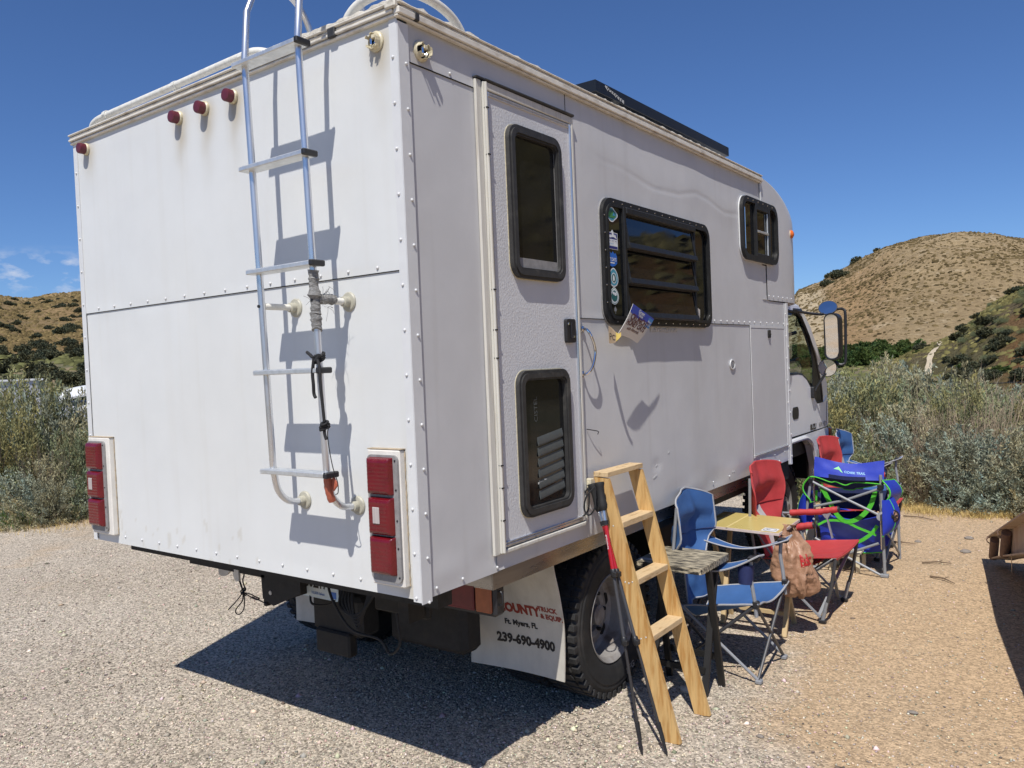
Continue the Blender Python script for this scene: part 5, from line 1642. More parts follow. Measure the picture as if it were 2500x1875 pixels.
for x in (-.58, -1.72):
    b = MB(); b.box((x - .25, 4.45, 1.0), (x + .25, 4.62, 1.52), .05); b.box((x - .13, 4.47, 1.53), (x + .13, 4.56, 1.70), .04); b.box((x - .25, 4.62, 1.0), (x + .25, 5.1, 1.22), .05); b.build('seat', MT['blackplastic'], CB)
b = MB(); b.tube([(-1.72 + .2 * math.cos(a), 5.42 + .07 * math.sin(a), 1.42 + .19 * math.sin(a)) for a in [2 * PI * k / 24 for k in range(25)]], .014, 8); b.build('steering_wheel', MT['blackplastic'], CB)
win = [(4.36, 1.533), (5.03, 1.533), (5.15, 1.523), (5.28, 1.476), (5.41, 1.393), (5.545, 1.269), (5.585, 1.246), (5.78, 1.247), (5.775, 1.30), (5.745, 1.42), (5.60, 1.675), (5.40, 1.875), (5.20, 2.03), (5.08, 2.075), (4.36, 2.085)]
for x, s in ((XR - .022, 1), (XL + .022, -1)):
    b = MB(); b.add([(x, p[0], p[1]) for p in win], [tuple(range(len(win)))]); b.build('cab_window', MT['cabglass'], CB, sharp=None)
    P = [Vector((x + .008 * s, p[0], p[1])) for p in win]
    b = MB(); b.tube(P + [P[0]], .016, 6); b.build('window_rubber', MT['blackframe'], CB)
b = MB(); b.prism([(5.50, 1.33), (5.60, 1.255), (5.765, 1.257), (5.735, 1.40), (5.585, 1.66), (5.47, 1.79), (5.53, 1.60)], 'x', XR - .020, XR - .010); b.build('quarter_trim', MT['blackframe'], CB)
b = MB(); b.add([(XR - .022, 5.12, 2.06), (XR - .022, 5.20, 2.03), (XR - .022, 5.32, 1.94), (XR - .022, 5.06, 1.95)], [(0, 1, 2, 3)]); b.build('visor_band', MT['cabgreen'], CB, sharp=None)
b = MB(); b.add([(XL + .05, 5.88, 1.26), (XR - .05, 5.88, 1.26), (XR - .06, 5.27, 2.07), (XL + .06, 5.27, 2.07)], [(0, 1, 2, 3)]); b.build('windscreen', MT['cabglass'], CB, sharp=None)
b = MB(); b.tube(bez([(-.27, 5.33, 1.90), (-.30, 5.20, 1.87), (-.30, 5.13, 1.76), (-.30, 5.17, 1.64), (-.27, 5.37, 1.66)], 6), .017, 8); b.build('grab_bar', MT['blackplastic'], CB)
b = MB(); b.prism(rrect(4.835, 5.005, 1.148, 1.252, .04), 'x', XR - .002, XR + .004); b.build('door_handle', MT['blackplastic'], CB)
text('ISUZU', (XR + .0025, 5.335, 1.016), (0, 1, 0), (0, 0, 1), .068, MT['black_ink'], CB, bold=.003, squeeze=1.0)
text('NPR HD', (XR + .0025, 5.60, 1.016), (0, 1, 0), (0, 0, 1), .066, MT['greyplate'], CB, bold=.001, squeeze=1.0, shear=.2)
b = MB(); b.box((XR - .004, 4.36, 1.0), (XR + .003, 5.93, 1.004)); b.tube([(XR + .001, 5.90, 1.24), (XR + .001, 5.87, 1.12), (XR + .001, 5.88, .98)], .003, 4); b.build('door_gap', MT['cavity'], CB)
b = MB(); b.prism(rrect(5.385, 5.475, 1.30, 1.405, .015), 'x', XR, XR + .03); b.build('mirror_bracket', MT['blackplastic'], CB)
b = MB(); b.box((XR - .04, 5.945, .905), (XR + .012, 6.02, .985), .008); b.build('indicator', MT['amber'], CB)
b = MB(); b.box((XL + .05, 5.90, .48), (XR - .06, 6.04, .70), .03); b.build('front_bumper', MT['cabwhite'], CB)
b = MB(); b.box((XR - .10, 4.95, 2.075), (XR + .005, 5.20, 2.105), .01); b.build('gutter', MT['blackplastic'], CB)
b = MB(); b.box((-.80, 4.3, .56), (-.74, 5.5, .97)); b.box((-.74, 4.3, .955), (-.235, 5.46, .985)); b.box((-.74, 5.44, .56), (-.24, 5.50, .955)); b.build('wheel_well', MT['cavity'], CB)
# mirrors
MR = sub('wing_mirror', T)
b = MB()
b.tube(bez([(XR - .02, 5.02, 2.085), (-.12, 5.25, 2.062), (-.065, 5.44, 2.055), (-.01, 5.52, 2.082), (.06, 5.55, 2.098), (.095, 5.55, 2.09), (.112, 5.54, 2.05), (.112, 5.53, 1.86), (.108, 5.52, 1.64), (.09, 5.51, 1.598), (.05, 5.50, 1.60), (.02, 5.50, 1.63)], 6), .0125, 8)
b.tube([(XR + .02, 5.43, 1.355), (-.13, 5.45, 1.40), (-.055, 5.47, 1.52)], .012, 8)
b.build('mirror_arm', MT['blackplastic'], MR)
b = MB(); b.prism(rrect(-.052, .080, 1.638, 2.062, .062, 6), 'y', 5.480, 5.56); b.frame(rrect(-.052, .080, 1.638, 2.062, .062, 6), rrect(-.042, .070, 1.650, 2.050, .054, 6), 'y', 5.440, 5.4805); b.build('mirror_housing', MT['blackplastic'], MR, sharp=40)
b = MB(); b.prism(rrect(-.041, .062, 1.652, 2.048, .05, 6), 'y', 5.460, 5.4635); b.v = [(p[0], p[1] + .20 * (p[0] - .01) - .07 * (p[2] - 1.85), p[2]) for p in b.v]; b.build('mirror_glass', MT['mirror'], MR)


def disc(c, nrm, rx, ry, m, mg, up=(0, 0, 1)):
    c, n_ = Vector(c), Vector(nrm).normalized()
    s_ = Vector(up).cross(n_).normalized(); u_ = n_.cross(s_)
    b = MB(); b.lathe([(.02, -.05), (.8 * rx, -.03), (rx, -.006), (rx, .004), (rx - .008, .004)], c, n_, 26)
    b.build('mirror_housing', m, MR)
    b = MB(); b.lathe([(rx - .006, .0045), (.001, .0075)], c, n_, 26, False)
    b.build('mirror_glass', mg, MR)


disc((-.026, 5.50, 2.112), (.10, -.75, .62), .082, .082, MT['blackplastic'], MT['mirror'])
disc((-.040, 5.48, 1.570), (.18, -.98, -.05), .081, .081, MT['blackplastic'], MT['mirror'])

# ------------------------------------------------------------------ camp furniture beside the truck
MT['pine'] = mat('pine_board', (0.60, 0.385, 0.155), 0.45, var=0.12, vscale=3.2, col2=(0.45, 0.235, 0.07), c2lo=0.47, c2hi=0.60, stretch=(13, 9, 1.1), bump=0.0004, bscale=30)
MT['pinetread'] = mat('pine_tread', (0.62, 0.45, 0.25), 0.6, var=0.10, vscale=6, col2=(0.44, 0.29, 0.14), c2lo=0.53, c2hi=0.66, stretch=(7, 1.4, 7))
MT['oldwood'] = mat('weathered_black_wood', (0.022, 0.020, 0.018), 0.6, var=0.25, vscale=7, col2=(0.50, 0.43, 0.30), c2lo=0.44, c2hi=0.56, stretch=(1.6, 17, 6), bump=0.0008, bscale=40)
MT['blackwood'] = mat('black_stained_wood', (0.012, 0.011, 0.010), 0.55, var=0.3, vscale=14, col2=(0.07, 0.06, 0.045), c2lo=0.62, c2hi=0.72, stretch=(1, 1, .4))
MT['legwood'] = mat('pale_leg_wood', (0.52, 0.38, 0.20), 0.55, var=0.12, vscale=6, stretch=(6, 6, .6))
MT['yellowtop'] = mat('yellow_laminate', (0.56, 0.44, 0.155), 0.30, var=0.05, vscale=2.2, col2=(0.60, 0.49, 0.21), c2lo=0.45, c2hi=0.6, rvar=.06)
MT['yellowgrout'] = mat('pale_yellow_line', (0.74, 0.60, 0.28), 0.4)
MT['pinkedge'] = mat('pale_edge_band', (0.66, 0.55, 0.50), 0.5, var=.1, vscale=20)
MT['bluefab'] = mat('blue_nylon', (0.036, 0.105, 0.275), 0.62, var=0.12, vscale=4, bump=0.0011, bscale=11, col2=(0.058, 0.145, 0.33), c2lo=.5, c2hi=.75)
MT['redfab'] = mat('red_nylon', (0.45, 0.045, 0.045), 0.60, var=0.10, vscale=4, bump=0.0013, bscale=10, col2=(0.53, 0.075, 0.07), c2lo=.5, c2hi=.75)
MT['royalfab'] = mat('royal_blue_nylon', (0.016, 0.040, 0.40), 0.5, var=0.12, vscale=4, bump=0.001, bscale=12)
MT['navyfab'] = mat('navy_mesh', (0.012, 0.020, 0.085), 0.7, var=0.2, vscale=30)
MT['greytrim'] = mat('grey_binding', (0.36, 0.36, 0.37), 0.7, var=.1, vscale=30)
MT['greyfab'] = mat('grey_nylon', (0.46, 0.44, 0.42), 0.65, var=.08, vscale=6, bump=0.0008, bscale=14)
MT['lime'] = mat('lime_webbing', (0.085, 0.52, 0.035), 0.6, var=.15, vscale=40)
MT['greytube'] = mat('grey_powder_tube', (0.25, 0.258, 0.272), 0.45, metal=0.0, var=.08, vscale=20)
MT['darktube'] = mat('dark_powder_tube', (0.055, 0.055, 0.06), 0.45, var=.1, vscale=20)
MT['bag'] = mat('brown_plastic_bag', (0.36, 0.20, 0.12), 0.45, var=.10, vscale=5, trans=0.0, bump=0.010, bscale=24)
MT['cream'] = mat('cream_wood', (0.66, 0.59, 0.42), 0.5, var=.08, vscale=6)
MT['polered'] = mat('red_pole', (0.42, 0.012, 0.02), 0.25, coat=.5)
MT['polesilver'] = mat('silver_pole', (0.6, 0.61, 0.63), 0.28, metal=.9)
MT['poledark'] = mat('dark_pole', (0.05, 0.046, 0.044), 0.4, metal=.3)
MT['grip'] = mat('foam_grip', (0.014, 0.014, 0.014), 0.7, bump=.0005, bscale=200)

# ---- wooden step ladder leaning on the sill
LD = thing('step_ladder', (.24, 1.33, 0), 'varnished pine step ladder with four treads leaning on the truck sill', 'ladder')


def lx(z): return .038 + (1.178 - z) * (.352 - .038) / 1.178      # back edge of a stringer


for y0, y1 in ((1.158, 1.179), (1.491, 1.512)):
    b = MB(); b.prism([(lx(1.178), 1.178), (lx(1.178) + .076, 1.172), (lx(.004) + .079, .006), (lx(.002) + .05, .002), (lx(.002), .002)], 'y', y0, y1); b.build('stringer', MT['pine'], LD)
for k, zt in enumerate((1.180, .972, .716, .466)):
    x0 = lx(zt) + (.0 if k == 0 else .004)
    b = MB(); b.box((x0, 1.1795 if k else 1.1575, zt - .028 if k else 1.1795), (x0 + .074 + .002, 1.4905 if k else 1.5125, zt if k else 1.203), .002); b.build('tread', MT['pinetread'], LD)
b = MB()
for z, q in ((1.15, .04), (.955, .035), (.70, .018), (.697, .036), (.705, .056), (.45, .022), (.46, .05)):
    b.lathe([(.0042, 0), (.003, .001)], (lx(z) + q, 1.158, z), (0, -1, 0), 8)
b.build('screw_heads', MT['alutread'], LD)['kind'] = 'stuff'
b = MB(); b.box((.005, 1.128, 1.130), (.040, 1.157, 1.172), .002); b.lathe([(.008, 0), (.008, .003)], (.022, 1.128, 1.152), (0, -1, 0), 10); b.build('hook_block', MT['cream'], LD)

# ---- two trekking poles against the ladder
for i, (tip, top, lab) in enumerate((((.326, .996, 0), (.097, 1.105, 1.165), 'red and black trekking pole whose tip stands nearer the mud flap, with silver collar'),
                                      ((.420, 1.047, 0), (.040, 1.140, 1.150), 'red and black trekking pole partly behind the other, its tip nearer the ladder foot'))):
    t_, p_ = Vector(tip), Vector(top)
    ax = (p_ - t_); L_ = ax.length; ax.normalize()
    PO = thing('trekking_pole', tip, lab, 'trekking pole', 'trekking poles leaning on the pine ladder')
    at = lambda s: t_ + ax * (L_ * s)
    b = MB(); b.tube([at(0), at(.02), at(.05), at(.052), at(.115)], [.0022, .006, .0075, .0095, .0105], 8); b.build('tip', MT['blackplastic'], PO)
    b = MB(); b.tube([at(.11), at(.40)], .0068, 10); b.build('lower_shaft', MT['poledark'], PO)
    b = MB(); b.tube([at(.40), at(.64)], .0082, 10); b.build('middle_shaft', MT['darktube'], PO)
    b = MB(); b.tube([at(.66), at(.835)], .0098, 10); b.build('upper_shaft', MT['polered'], PO)
    for s in (.395, .645):
        b = MB(); b.tube([at(s - .008), at(s), at(s + .022), at(s + .026)], [.010, .0145, .0145, .011], 10); b.obox(at(s + .008) + Vector((.014, -.008, 0)), (.008, 0, 0), (0, .012, 0), (0, 0, .012), .003); b.build('lock_lever', MT['blackplastic'], PO)
    b = MB(); b.tube([at(.837), at(.853)], .0145, 10); b.build('collar', MT['blackplastic'], PO)
    b = MB(); b.tube([at(.853), at(.905)], .0118, 12); b.build('silver_tube', MT['polesilver'], PO)
    b = MB(); b.tube([at(.89), at(.90), at(.912), at(.93), at(.955), at(.98), at(.992), at(.999), at(1.0)], [.014, .020, .0225, .019, .0175, .0195, .024, .022, .010], 14)
    b.build('grip', MT['grip'], PO)
    b = MB(); q = at(.985) + Vector((-.012, -.022, 0))
    P = bez([q, q + Vector((-.030, -.03, -.045)), q + Vector((-.040, -.035, -.10)), q + Vector((-.020, -.03, -.128)), q + Vector((.004, -.02, -.10)), q + Vector((.004, -.006, -.05)), q + Vector((.0, .0, 0))], 5)
    b.tube(P, .0042, 6); b.build('wrist_strap', MT['cord'], PO)
    if i == 0:
        side = ax.cross(Vector((-.45, .89, 0))).normalized()
        b0 = at(.80) + Vector((.002, -.0099, 0))
        text('Black Diamond', b0, -ax, Vector((-.9, -.43, 0)), .0105, MT['pwhite'], PO, thick=.0004)

# ---- small black wooden tray table
BT = thing('tray_table', (.16, 1.84, 0), 'small black wooden tray table with worn pale top, behind the pine ladder', 'table')
b = MB(); b.prism(rrect(-.035, .342, 1.655, 2.035, .025, 4), 'z', .632, .664); b.build('tabletop', MT['oldwood'], BT)
for x0, y0, x1, y1 in ((.315, 1.70, .30, 1.99), (.02, 1.70, .02, 1.99)):
    b = MB(); b.bar((x0, y0, 0.0), (x1, y1 - .05, .63), .020, .034, (1, 0, 0), .002); b.build('leg', MT['blackwood'], BT)
    b = MB(); b.bar((x0 + .024, y1 - .115, 0.0), (x1 + .03, y0 + .07, .63), .020, .034, (1, 0, 0), .002); b.build('leg', MT['blackwood'], BT)
for p_, q_ in (((.03, 1.735, .12), (.31, 1.735, .12)), ((.04, 1.88, .15), (.33, 1.88, .15)), ((.03, 1.93, .615), (.31, 1.93, .615))): b = MB(); b.bar(p_, q_, .02, .03); b.build('stretcher', MT['blackwood'], BT)
b = MB(); b.box((-.030, 1.70, .664), (.075, 1.735, .6665)); b.build('pale_tape', MT['greyfab'], BT)

# ---- yellow folding table
YT = thing('folding_table', (.14, 2.95, 0), 'yellow topped folding table with pale wooden legs between blue and red chairs', 'table')
yt = [(-.127, 2.732), (.396, 2.682), (.378, 3.152), (-.150, 3.20)]
b = MB(); b.prism(yt, 'z', .632, .6475); b.build('edge_band', MT['pinkedge'], YT)
ins = lambda k: [(yt[i][0] + (.13 - yt[i][0]) * k, yt[i][1] + (2.94 - yt[i][1]) * k) for i in range(4)]
b = MB(); b.prism(ins(.018), 'z', .6465, .6500); b.build('tabletop', MT['yellowtop'], YT)
for x in (.055, -.07):
    b = MB(); b.obox((x - .004, 2.945, .6505), (.0045, 0, 0), (-.008, .236, 0), (0, 0, .0006)); b.build('pale_line', MT['yellowgrout'], YT)
b = MB(); b.poly((.275, 2.705, .6508), (.37, 2.698, .6508), (.366, 2.79, .6508), (.272, 2.80, .6508)); b.build('label', MT['pwhite'], YT, sharp=None)
b = MB()
for r0, r1 in ((.040, .0375), (.033, .0318)):
    o1 = [(.320 + r0 * math.cos(a), 2.748 + r0 * math.sin(a)) for a in [2 * PI * k / 28 for k in range(28)]]; o2 = [(.320 + r1 * math.cos(a), 2.748 + r1 * math.sin(a)) for a in [2 * PI * k / 28 for k in range(28)]]
    b.frame(o1, o2, 'z', .6509, .6512)
b.build('label_ring', MT['black_ink'], YT)
text('BC', (.298, 2.741, .6510), (.99, -.09, 0), (.09, .99, 0), .020, MT['black_ink'], YT, bold=.0004)
for x0, y0, x1, y1 in ((.385, 2.75, .36, 3.10), (-.03, 2.82, -.06, 3.10)):
    b = MB(); b.bar((x0, y0, 0), (x1, y1, .632), .022, .030, (1, 0, 0), .002); b.build('leg', MT['legwood'], YT)
    b = MB(); b.bar((x0 - .028, 3.04, 0), (x1 - .024, 2.80, .632), .022, .030, (1, 0, 0), .002); b.build('leg', MT['legwood'], YT)
for p_, q_ in (((-.04, 2.86, .11), (.36, 2.86, .11)), ((-.05, 3.08, .60), (.34, 3.08, .60)), ((-.04, 2.82, .62), (.35, 2.82, .62))): b = MB(); b.bar(p_, q_, .022, .022); b.build('stretcher', MT['legwood'], YT)

# ---- brown carrier bag hanging from the yellow table corner
BG = thing('carrier_bag', (.45, 2.80, .25), 'crumpled brown plastic carrier bag hanging from the yellow table corner', 'bag')


def bag(u, v):
    """u round, v bottom to top"""
    a = 2 * PI * u
    prof = [(0, .02), (.03, .09), (.10, .130), (.3, .150), (.5, .142), (.66, .118), (.78, .085), (.88, .055), (1, .045)]
    w = float(np.interp(v, [p[0] for p in prof], [p[1] for p in prof]))
    z = .247 + .40 * v
    cx, cy = .455 - .03 * v, 2.80 - .02 * v
    q1 = mnoise.noise((math.cos(a) * 2.2, math.sin(a) * 2.2, v * 3.1)); n = q1 * .040 - .020 * abs(mnoise.noise((math.cos(a) * 3 + 4, math.sin(a) * 3, v * 5 + q1))) - .014 * abs(mnoise.noise((math.cos(a) * 7, math.sin(a) * 7 + 3, v * 9)))
    pl = .008 * math.sin(a * 13 + 4 * v) * smooth(.6, .95, v)
    k = 1 + (n + pl) / max(w, .03)
    return (cx + w * .92 * k * math.cos(a), cy + w * .80 * k * math.sin(a), z + .016 * mnoise.noise((math.cos(a) * 3, math.sin(a) * 3, 5)) * (1 - v))


b = MB(); b.grid(bag, 84, 60); b.poly(*[bag(k / 20, 0) for k in range(20)]); b.build('bag_body', MT['bag'], BG, sharp=50)
for s in (-1, 1):
    b = MB(); b.sheet(lambda u, v, s=s: (.425 + .012 * s + (.030 - .022 * math.sin(PI * u)) * (v - .5) * 2 + .05 * s * (1 - u) * .3, 2.78 + .03 * s * (1 - u) + .006 * math.sin(9 * v), .625 + .06 * math.sin(u * PI * .5)), 8, 6, .002); b.build('bag_handle', MT['bag'], BG, sharp=60)


def bagface(x, y):
    a0 = -1.02 + x * 6.6; v = .50 + y / .40
    p = Vector(bag((a0 / (2 * PI)) % 1.0, v)); q = Vector((.455 - .03 * v, 2.80 - .02 * v, p.z))
    return tuple(p + (p - q).normalized() * .0035)


text('Bashas', (0, 0, 0), (1, 0, 0), (0, 0, 1), .088, MT['redprint'] if 'redprint' in MT else mat('red_print', (.42, .02, .02), .5), BG, bold=.0028, fn=lambda x, y: bagface(x * .62 + .015, y + .012), shear=.2)
text('Thank you', (0, 0, 0), (1, 0, 0), (0, 0, 1), .020, MT['black_ink'], BG, fn=lambda x, y: bagface(x + .03, y - .045))
text('for shopping with us', (0, 0, 0), (1, 0, 0), (0, 0, 1), .014, MT['black_ink'], BG, fn=lambda x, y: bagface(x + .02, y - .070))


# ---- camp chairs
def edge_tube(b, fn, r=.006, n=24, sides='uv'):
    loop = [fn(k / n, 0) for k in range(n)] + [fn(1, k / n) for k in range(n)] + [fn(1 - k / n, 1) for k in range(n)] + [fn(0, 1 - k / n) for k in range(n)]
    b.tube(loop + [loop[0]], r, 5, False)


def blue_chair(name, label, group):
    """quad folding chair facing +x, built round the origin"""
    t = thing(name, (0, 0, 0), label, 'camp chair', group)
    fF, fB, hw = .225, -.235, .235
    def pole(nm, P, m, r=.0085):
        b = MB(); b.tube(P, r, 8); return b.build(nm, m, t)
    for s in (-1, 1):
        pole('leg', [(fF, .205 * s, .02), (.235, -hw * s, .425)], MT['darktube'])                # front scissor
        pole('leg', [(fB, .195 * s, .02), (-.235, -hw * s, .37)], MT['darktube'])               # rear scissor
        pole('leg', [(fF, .21 * s, .02), (fB, hw * s, .40)], MT['greytube'])                    # side scissor
        pole('leg', [(fB, .20 * s, .02), (.235, hw * s, .42)], MT['darktube'])
        pole('back_post', [(-.235, .228 * s, .30), (-.222, .236 * s, .62), (-.190, .232 * s, .895)], MT['greytube'], .0095)
        pole('arm_post', bez([(.238, hw * s, .36), (.232, (hw + .003) * s, .44), (.225, (hw + .006) * s, .50), (.215, (hw + .006) * s, .58), (.222, (hw + .006) * s, .655)], 5), MT['greytube'], .0105)
        b = MB()
        b.obox((fF + .004, .205 * s, .011), (.017, 0, 0), (0, .020, 0), (0, 0, .011), .005); b.build('foot', MT['greytube'], t)
        b = MB(); b.obox((fB, .198 * s, .015), (.020, 0, 0), (0, .022, 0), (0, 0, .015), .006); b.build('foot', MT['greytube'], t)
        b = MB(); b.obox((.238, hw * s, .425), (.016, 0, 0), (0, .016, 0), (0, 0, .020), .005); b.build('hub', MT['blackplastic'], t)
        def arm(u, v, s=s):
            x = -.232 + .505 * u; sag = .052 * math.sin(PI * u) ** 1.0
            w = .085 + .02 * math.sin(PI * u)
            return (x, (hw - .055 + w * (v - .0)) * s + .012 * s, .640 + .045 * u - sag * (1 + .55 * v) + .012 * (v - .5))
        b = MB(); b.sheet(arm, 20, 6, .004); a = b.build('armrest', MT['bluefab'], t, sharp=60)
        b = MB(); edge_tube(b, arm, .0048); b.build('binding', MT['greytrim'], a)
        b = MB(); b.obox((.235, (hw + .004) * s, .665), (.028, 0, 0), (0, .022, 0), (0, 0, .012), .005); b.build('arm_cap', MT['blackplastic'], t)
    # seat sling
    def seat(u, v):
        x = .255 - .43 * u
        c = math.sin(PI * v)
        w = hw + .012 - .03 * u
        return (x - .03 * c * (1 - u) , -w + 2 * w * v, .432 - .075 * u - (.055 + .05 * u) * c + .012 * math.sin(PI * 2 * v) * (1 - u) + .006 * mnoise.noise((u * 4, v * 5, 2)))
    b = MB(); b.sheet(seat, 22, 24, .004); st = b.build('seat', MT['bluefab'], t, sharp=60)
    b = MB(); edge_tube(b, seat, .0052); b.build('binding', MT['greytrim'], st)
    # back panel
    def back(u, v):
        z = .33 + .60 * u
        top = smooth(.52, .66, u)
        w = .152 + (.245 - .152) * (smooth(.35, .62, u))
        c = math.sin(PI * v)
        zz = z + (.035 * c ** .7 - .035 * (1 - c)) * smooth(.75, 1, u)
        fo = .016 * math.sin(9 * v + 5 * u) * c + .020 * mnoise.noise((u * 3.5, v * 4.5, 7)) * c - .016 * abs(mnoise.noise((u * 6, v * 3 + u * 4, 11))) * c
        fo -= .065 * c ** .8 * smooth(.30, .5, u) * (1 - smooth(.70, .84, u))
        return (-.178 - .050 * u + (.068 * (1 - c ** .75) - .02) * top - .02 * c * (1 - top) + fo, -w + 2 * w * v, zz)
    b = MB(); b.sheet(back, 26, 22, .004); bk = b.build('backrest', MT['bluefab'], t, sharp=60)
    b = MB(); edge_tube(b, back, .0055); b.build('binding', MT['greytrim'], bk)
    b = MB(); b.tube([Vector(back(.62, k / 20)) + Vector((.006, 0, 0)) for k in range(21)], .0035, 5); b.build('seam', MT['navyfab'], bk)
    def flapf(u, v):
        p = back(.62 + .37 * u, .04 + .92 * v); return (p[0] + .010 + .016 * math.sin(PI * v) * math.sin(PI * u) + .006 * math.sin(11 * v + 3 * u), p[1], p[2])
    b = MB(); b.sheet(flapf, 10, 14, .003); b.build('head_pocket', MT['bluefab'], bk, sharp=60)
    # cup holder hanging from the near arm
    b = MB(); b.lathe([(.036, 0), (.040, .05), (.043, .10), (.040, .10), (.036, .01), (.002, .008)], (.19, -hw - .010, .53), (0, .1, 1), 16, False); b.build('cup_holder', MT['navyfab'], t)
    return t


bc = blue_chair('camp_chair', 'blue folding camp chair with grey piping, nearest the pine ladder', 'folding camp chairs beside the truck')
bc2 = copy_tree(bc)
bc.location = (.262, 2.205, 0)
bc2.location = (.14, 6.02, 0); bc2['label'] = 'blue camp chair with grey panel, farthest from the ladder beside the truck cab'
# the far one carries a grey panel on its back
for ch in bc2.children:
    if ch.name.startswith('backrest'): far_back = ch
def gpan(u, v):
    z = .40 + .34 * u
    return (-.20 - .060 * u + .012, .055 + .135 * v * (1 - .55 * u), z)
b = MB(); b.sheet(gpan, 10, 6, .003); OFF[far_back.name] = Vector((0, 0, 0)); b.build('grey_panel', MT['greyfab'], far_back, sharp=60)


def red_chair(name, label, group):
    t = thing(name, (0, 0, 0), label, 'camp chair', group)
    hw = .275
    def pole(nm, P, m, r=.010):
        b = MB(); b.tube(P, r, 8); return b.build(nm, m, t)
    for s in (-1, 1):
        pole('leg', [(.335, .272 * s, .42), (.300, .272 * s, .22), (.242, .268 * s, .012)], MT['darktube'], .011)
        pole('leg_sleeve', [(.275, .270 * s, .14), (.243, .268 * s, .014)], MT['greytube'], .0125)
        b = MB(); b.bar((.318, .25 * s, .41), (-.20, .25 * s, .012), .010, .026, (0, 1, 0)); b.build('leg', MT['darktube'], t)
        b = MB(); b.bar((-.16, .26 * s, .40), (.225, .25 * s, .03), .008, .022, (0, 1, 0)); b.build('leg', MT['greytube'], t)
        b = MB(); b.bar((.305, .255 * s, .40), (.21, -.235 * s, .03), .008, .020, (1, 0, 0)); b.build('brace', MT['greytube'], t)
        pole('back_post', [(-.17, .27 * s, .34), (-.200, .285 * s, .62), (-.190, .29 * s, .90)], MT['greytube'], .010)
        b = MB(); b.tube(bez([(-.205, .29 * s, .575), (-.12, .295 * s, .578), (0, .295 * s, .592), (.12, .295 * s, .605), (.205, .295 * s, .625)], 5), .008, 8); b.build('arm_bar', MT['greytube'], t)
        b = MB(); P = bez([(-.115, .295 * s, .579), (-.03, .295 * s, .590), (.08, .295 * s, .600), (.15, .295 * s, .616), (.212, .295 * s, .628)], 5)
        b.tube(P, [.0215 + .0015 * math.sin(k * 1.9) for k in range(len(P))], 12); b.build('arm_pad', MT['redfab'], t)
        b = MB(); b.lathe([(.0225, 0), (.021, .008), (.004, .009)], (.212, .295 * s, .628), (.98, 0, .15), 12); b.build('arm_cap', MT['blackplastic'], t)
        b = MB(); b.bar((.135, .292 * s, .585), (.172, .285 * s, .425), .008, .024, (0, 1, 0)); b.prism([(.10, .597), (.17, .606), (.145, .560), (.130, .560)], 'y', .288 * s - .006, .288 * s + .006); b.build('arm_strut', MT['greytube'], t)
        b = MB(); b.bar((-.205, .285 * s, .62), (-.06, .285 * s, .40), .006, .018, (0, 1, 0)); b.build('arm_strut', MT['greytube'], t)
        b = MB(); b.obox((.243, .268 * s, .012), (.022, 0, 0), (0, .018, 0), (0, 0, .012), .004); b.build('foot', MT['blackplastic'], t)
        b = MB(); b.obox((-.205, .252 * s, .012), (.020, 0, 0), (0, .018, 0), (0, 0, .012), .004); b.build('foot', MT['blackplastic'], t)
    def seat(u, v):
        c = math.sin(PI * v)
        return (.345 - .47 * u, -hw - .005 + (2 * hw + .01) * v, .432 - .055 * u - (.012 + .035 * u) * c + .003 * mnoise.noise((u * 4, v * 5, 2)))
    b = MB(); b.sheet(seat, 18, 20, .006); st = b.build('seat', MT['redfab'], t, sharp=60)
    b = MB(); b.sheet(lambda u, v: (.347 - .01 * u, -hw - .003 + (2 * hw + .006) * v, .430 - .020 * u - .012 * math.sin(PI * v)), 2, 12, .006); b.build('seat_hem', MT['redfab'], st, sharp=60)
    b = MB(); b.tube([Vector(seat(k / 12, .42)) + Vector((0, 0, .003)) for k in range(13)], .002, 4); b.build('seam', MT['redfab'], st)
    b = MB(); b.sheet(lambda u, v: (.20 - .16 * u, -.12 + .24 * v, .355 - .03 * math.sin(PI * u)), 6, 6, .004); b.build('under_pouch', MT['redfab'], t, sharp=60)
    def back(u, v):
        z = .36 + .575 * u; c = math.sin(PI * v)
        w = .20 + (.315 - .20) * smooth(.0, .85, u) - .018 * smooth(.8, 1, u)
        return (-.135 - .105 * u - .06 * c ** .8 * smooth(.30, .55, u) * (1 - smooth(.68, .84, u)) + (.075 * (1 - c ** .75) - .012) * smooth(.25, .8, u) + .016 * mnoise.noise((u * 3, v * 5, 6)) * c + .010 * mnoise.noise((u * 5, v * 4, 3)), -w + 2 * w * v, z + .038 * c ** .6 * smooth(.8, 1, u))
    b = MB(); b.sheet(back, 28, 24, .006); bk = b.build('backrest', MT['redfab'], t, sharp=60)
    def stripe(u, v):
        p = back(.02 + .52 * u, .38 + .20 * v); return (p[0] + .0058, p[1], p[2])
    b = MB(); b.sheet(stripe, 14, 6, .002); b.build('grey_stripe', MT['greyfab'], bk, sharp=60)
    def head(u, v):
        p = back(.56 + .435 * u, .02 + .96 * v); return (p[0] + .010 + .030 * math.sin(PI * v) * math.sin(PI * min(1, u * 1.1)) * (.6 + .4 * mnoise.noise((u * 5, v * 6, 1))), p[1], p[2])
    b = MB(); b.sheet(head, 14, 20, .004); b.build('head_pillow', MT['redfab'], bk, sharp=60)
    b = MB(); b.tube([Vector(back(1, k / 20)) + Vector((.004, 0, 0)) for k in range(21)], .008, 6); b.build('top_hem', MT['redfab'], bk)
    return t


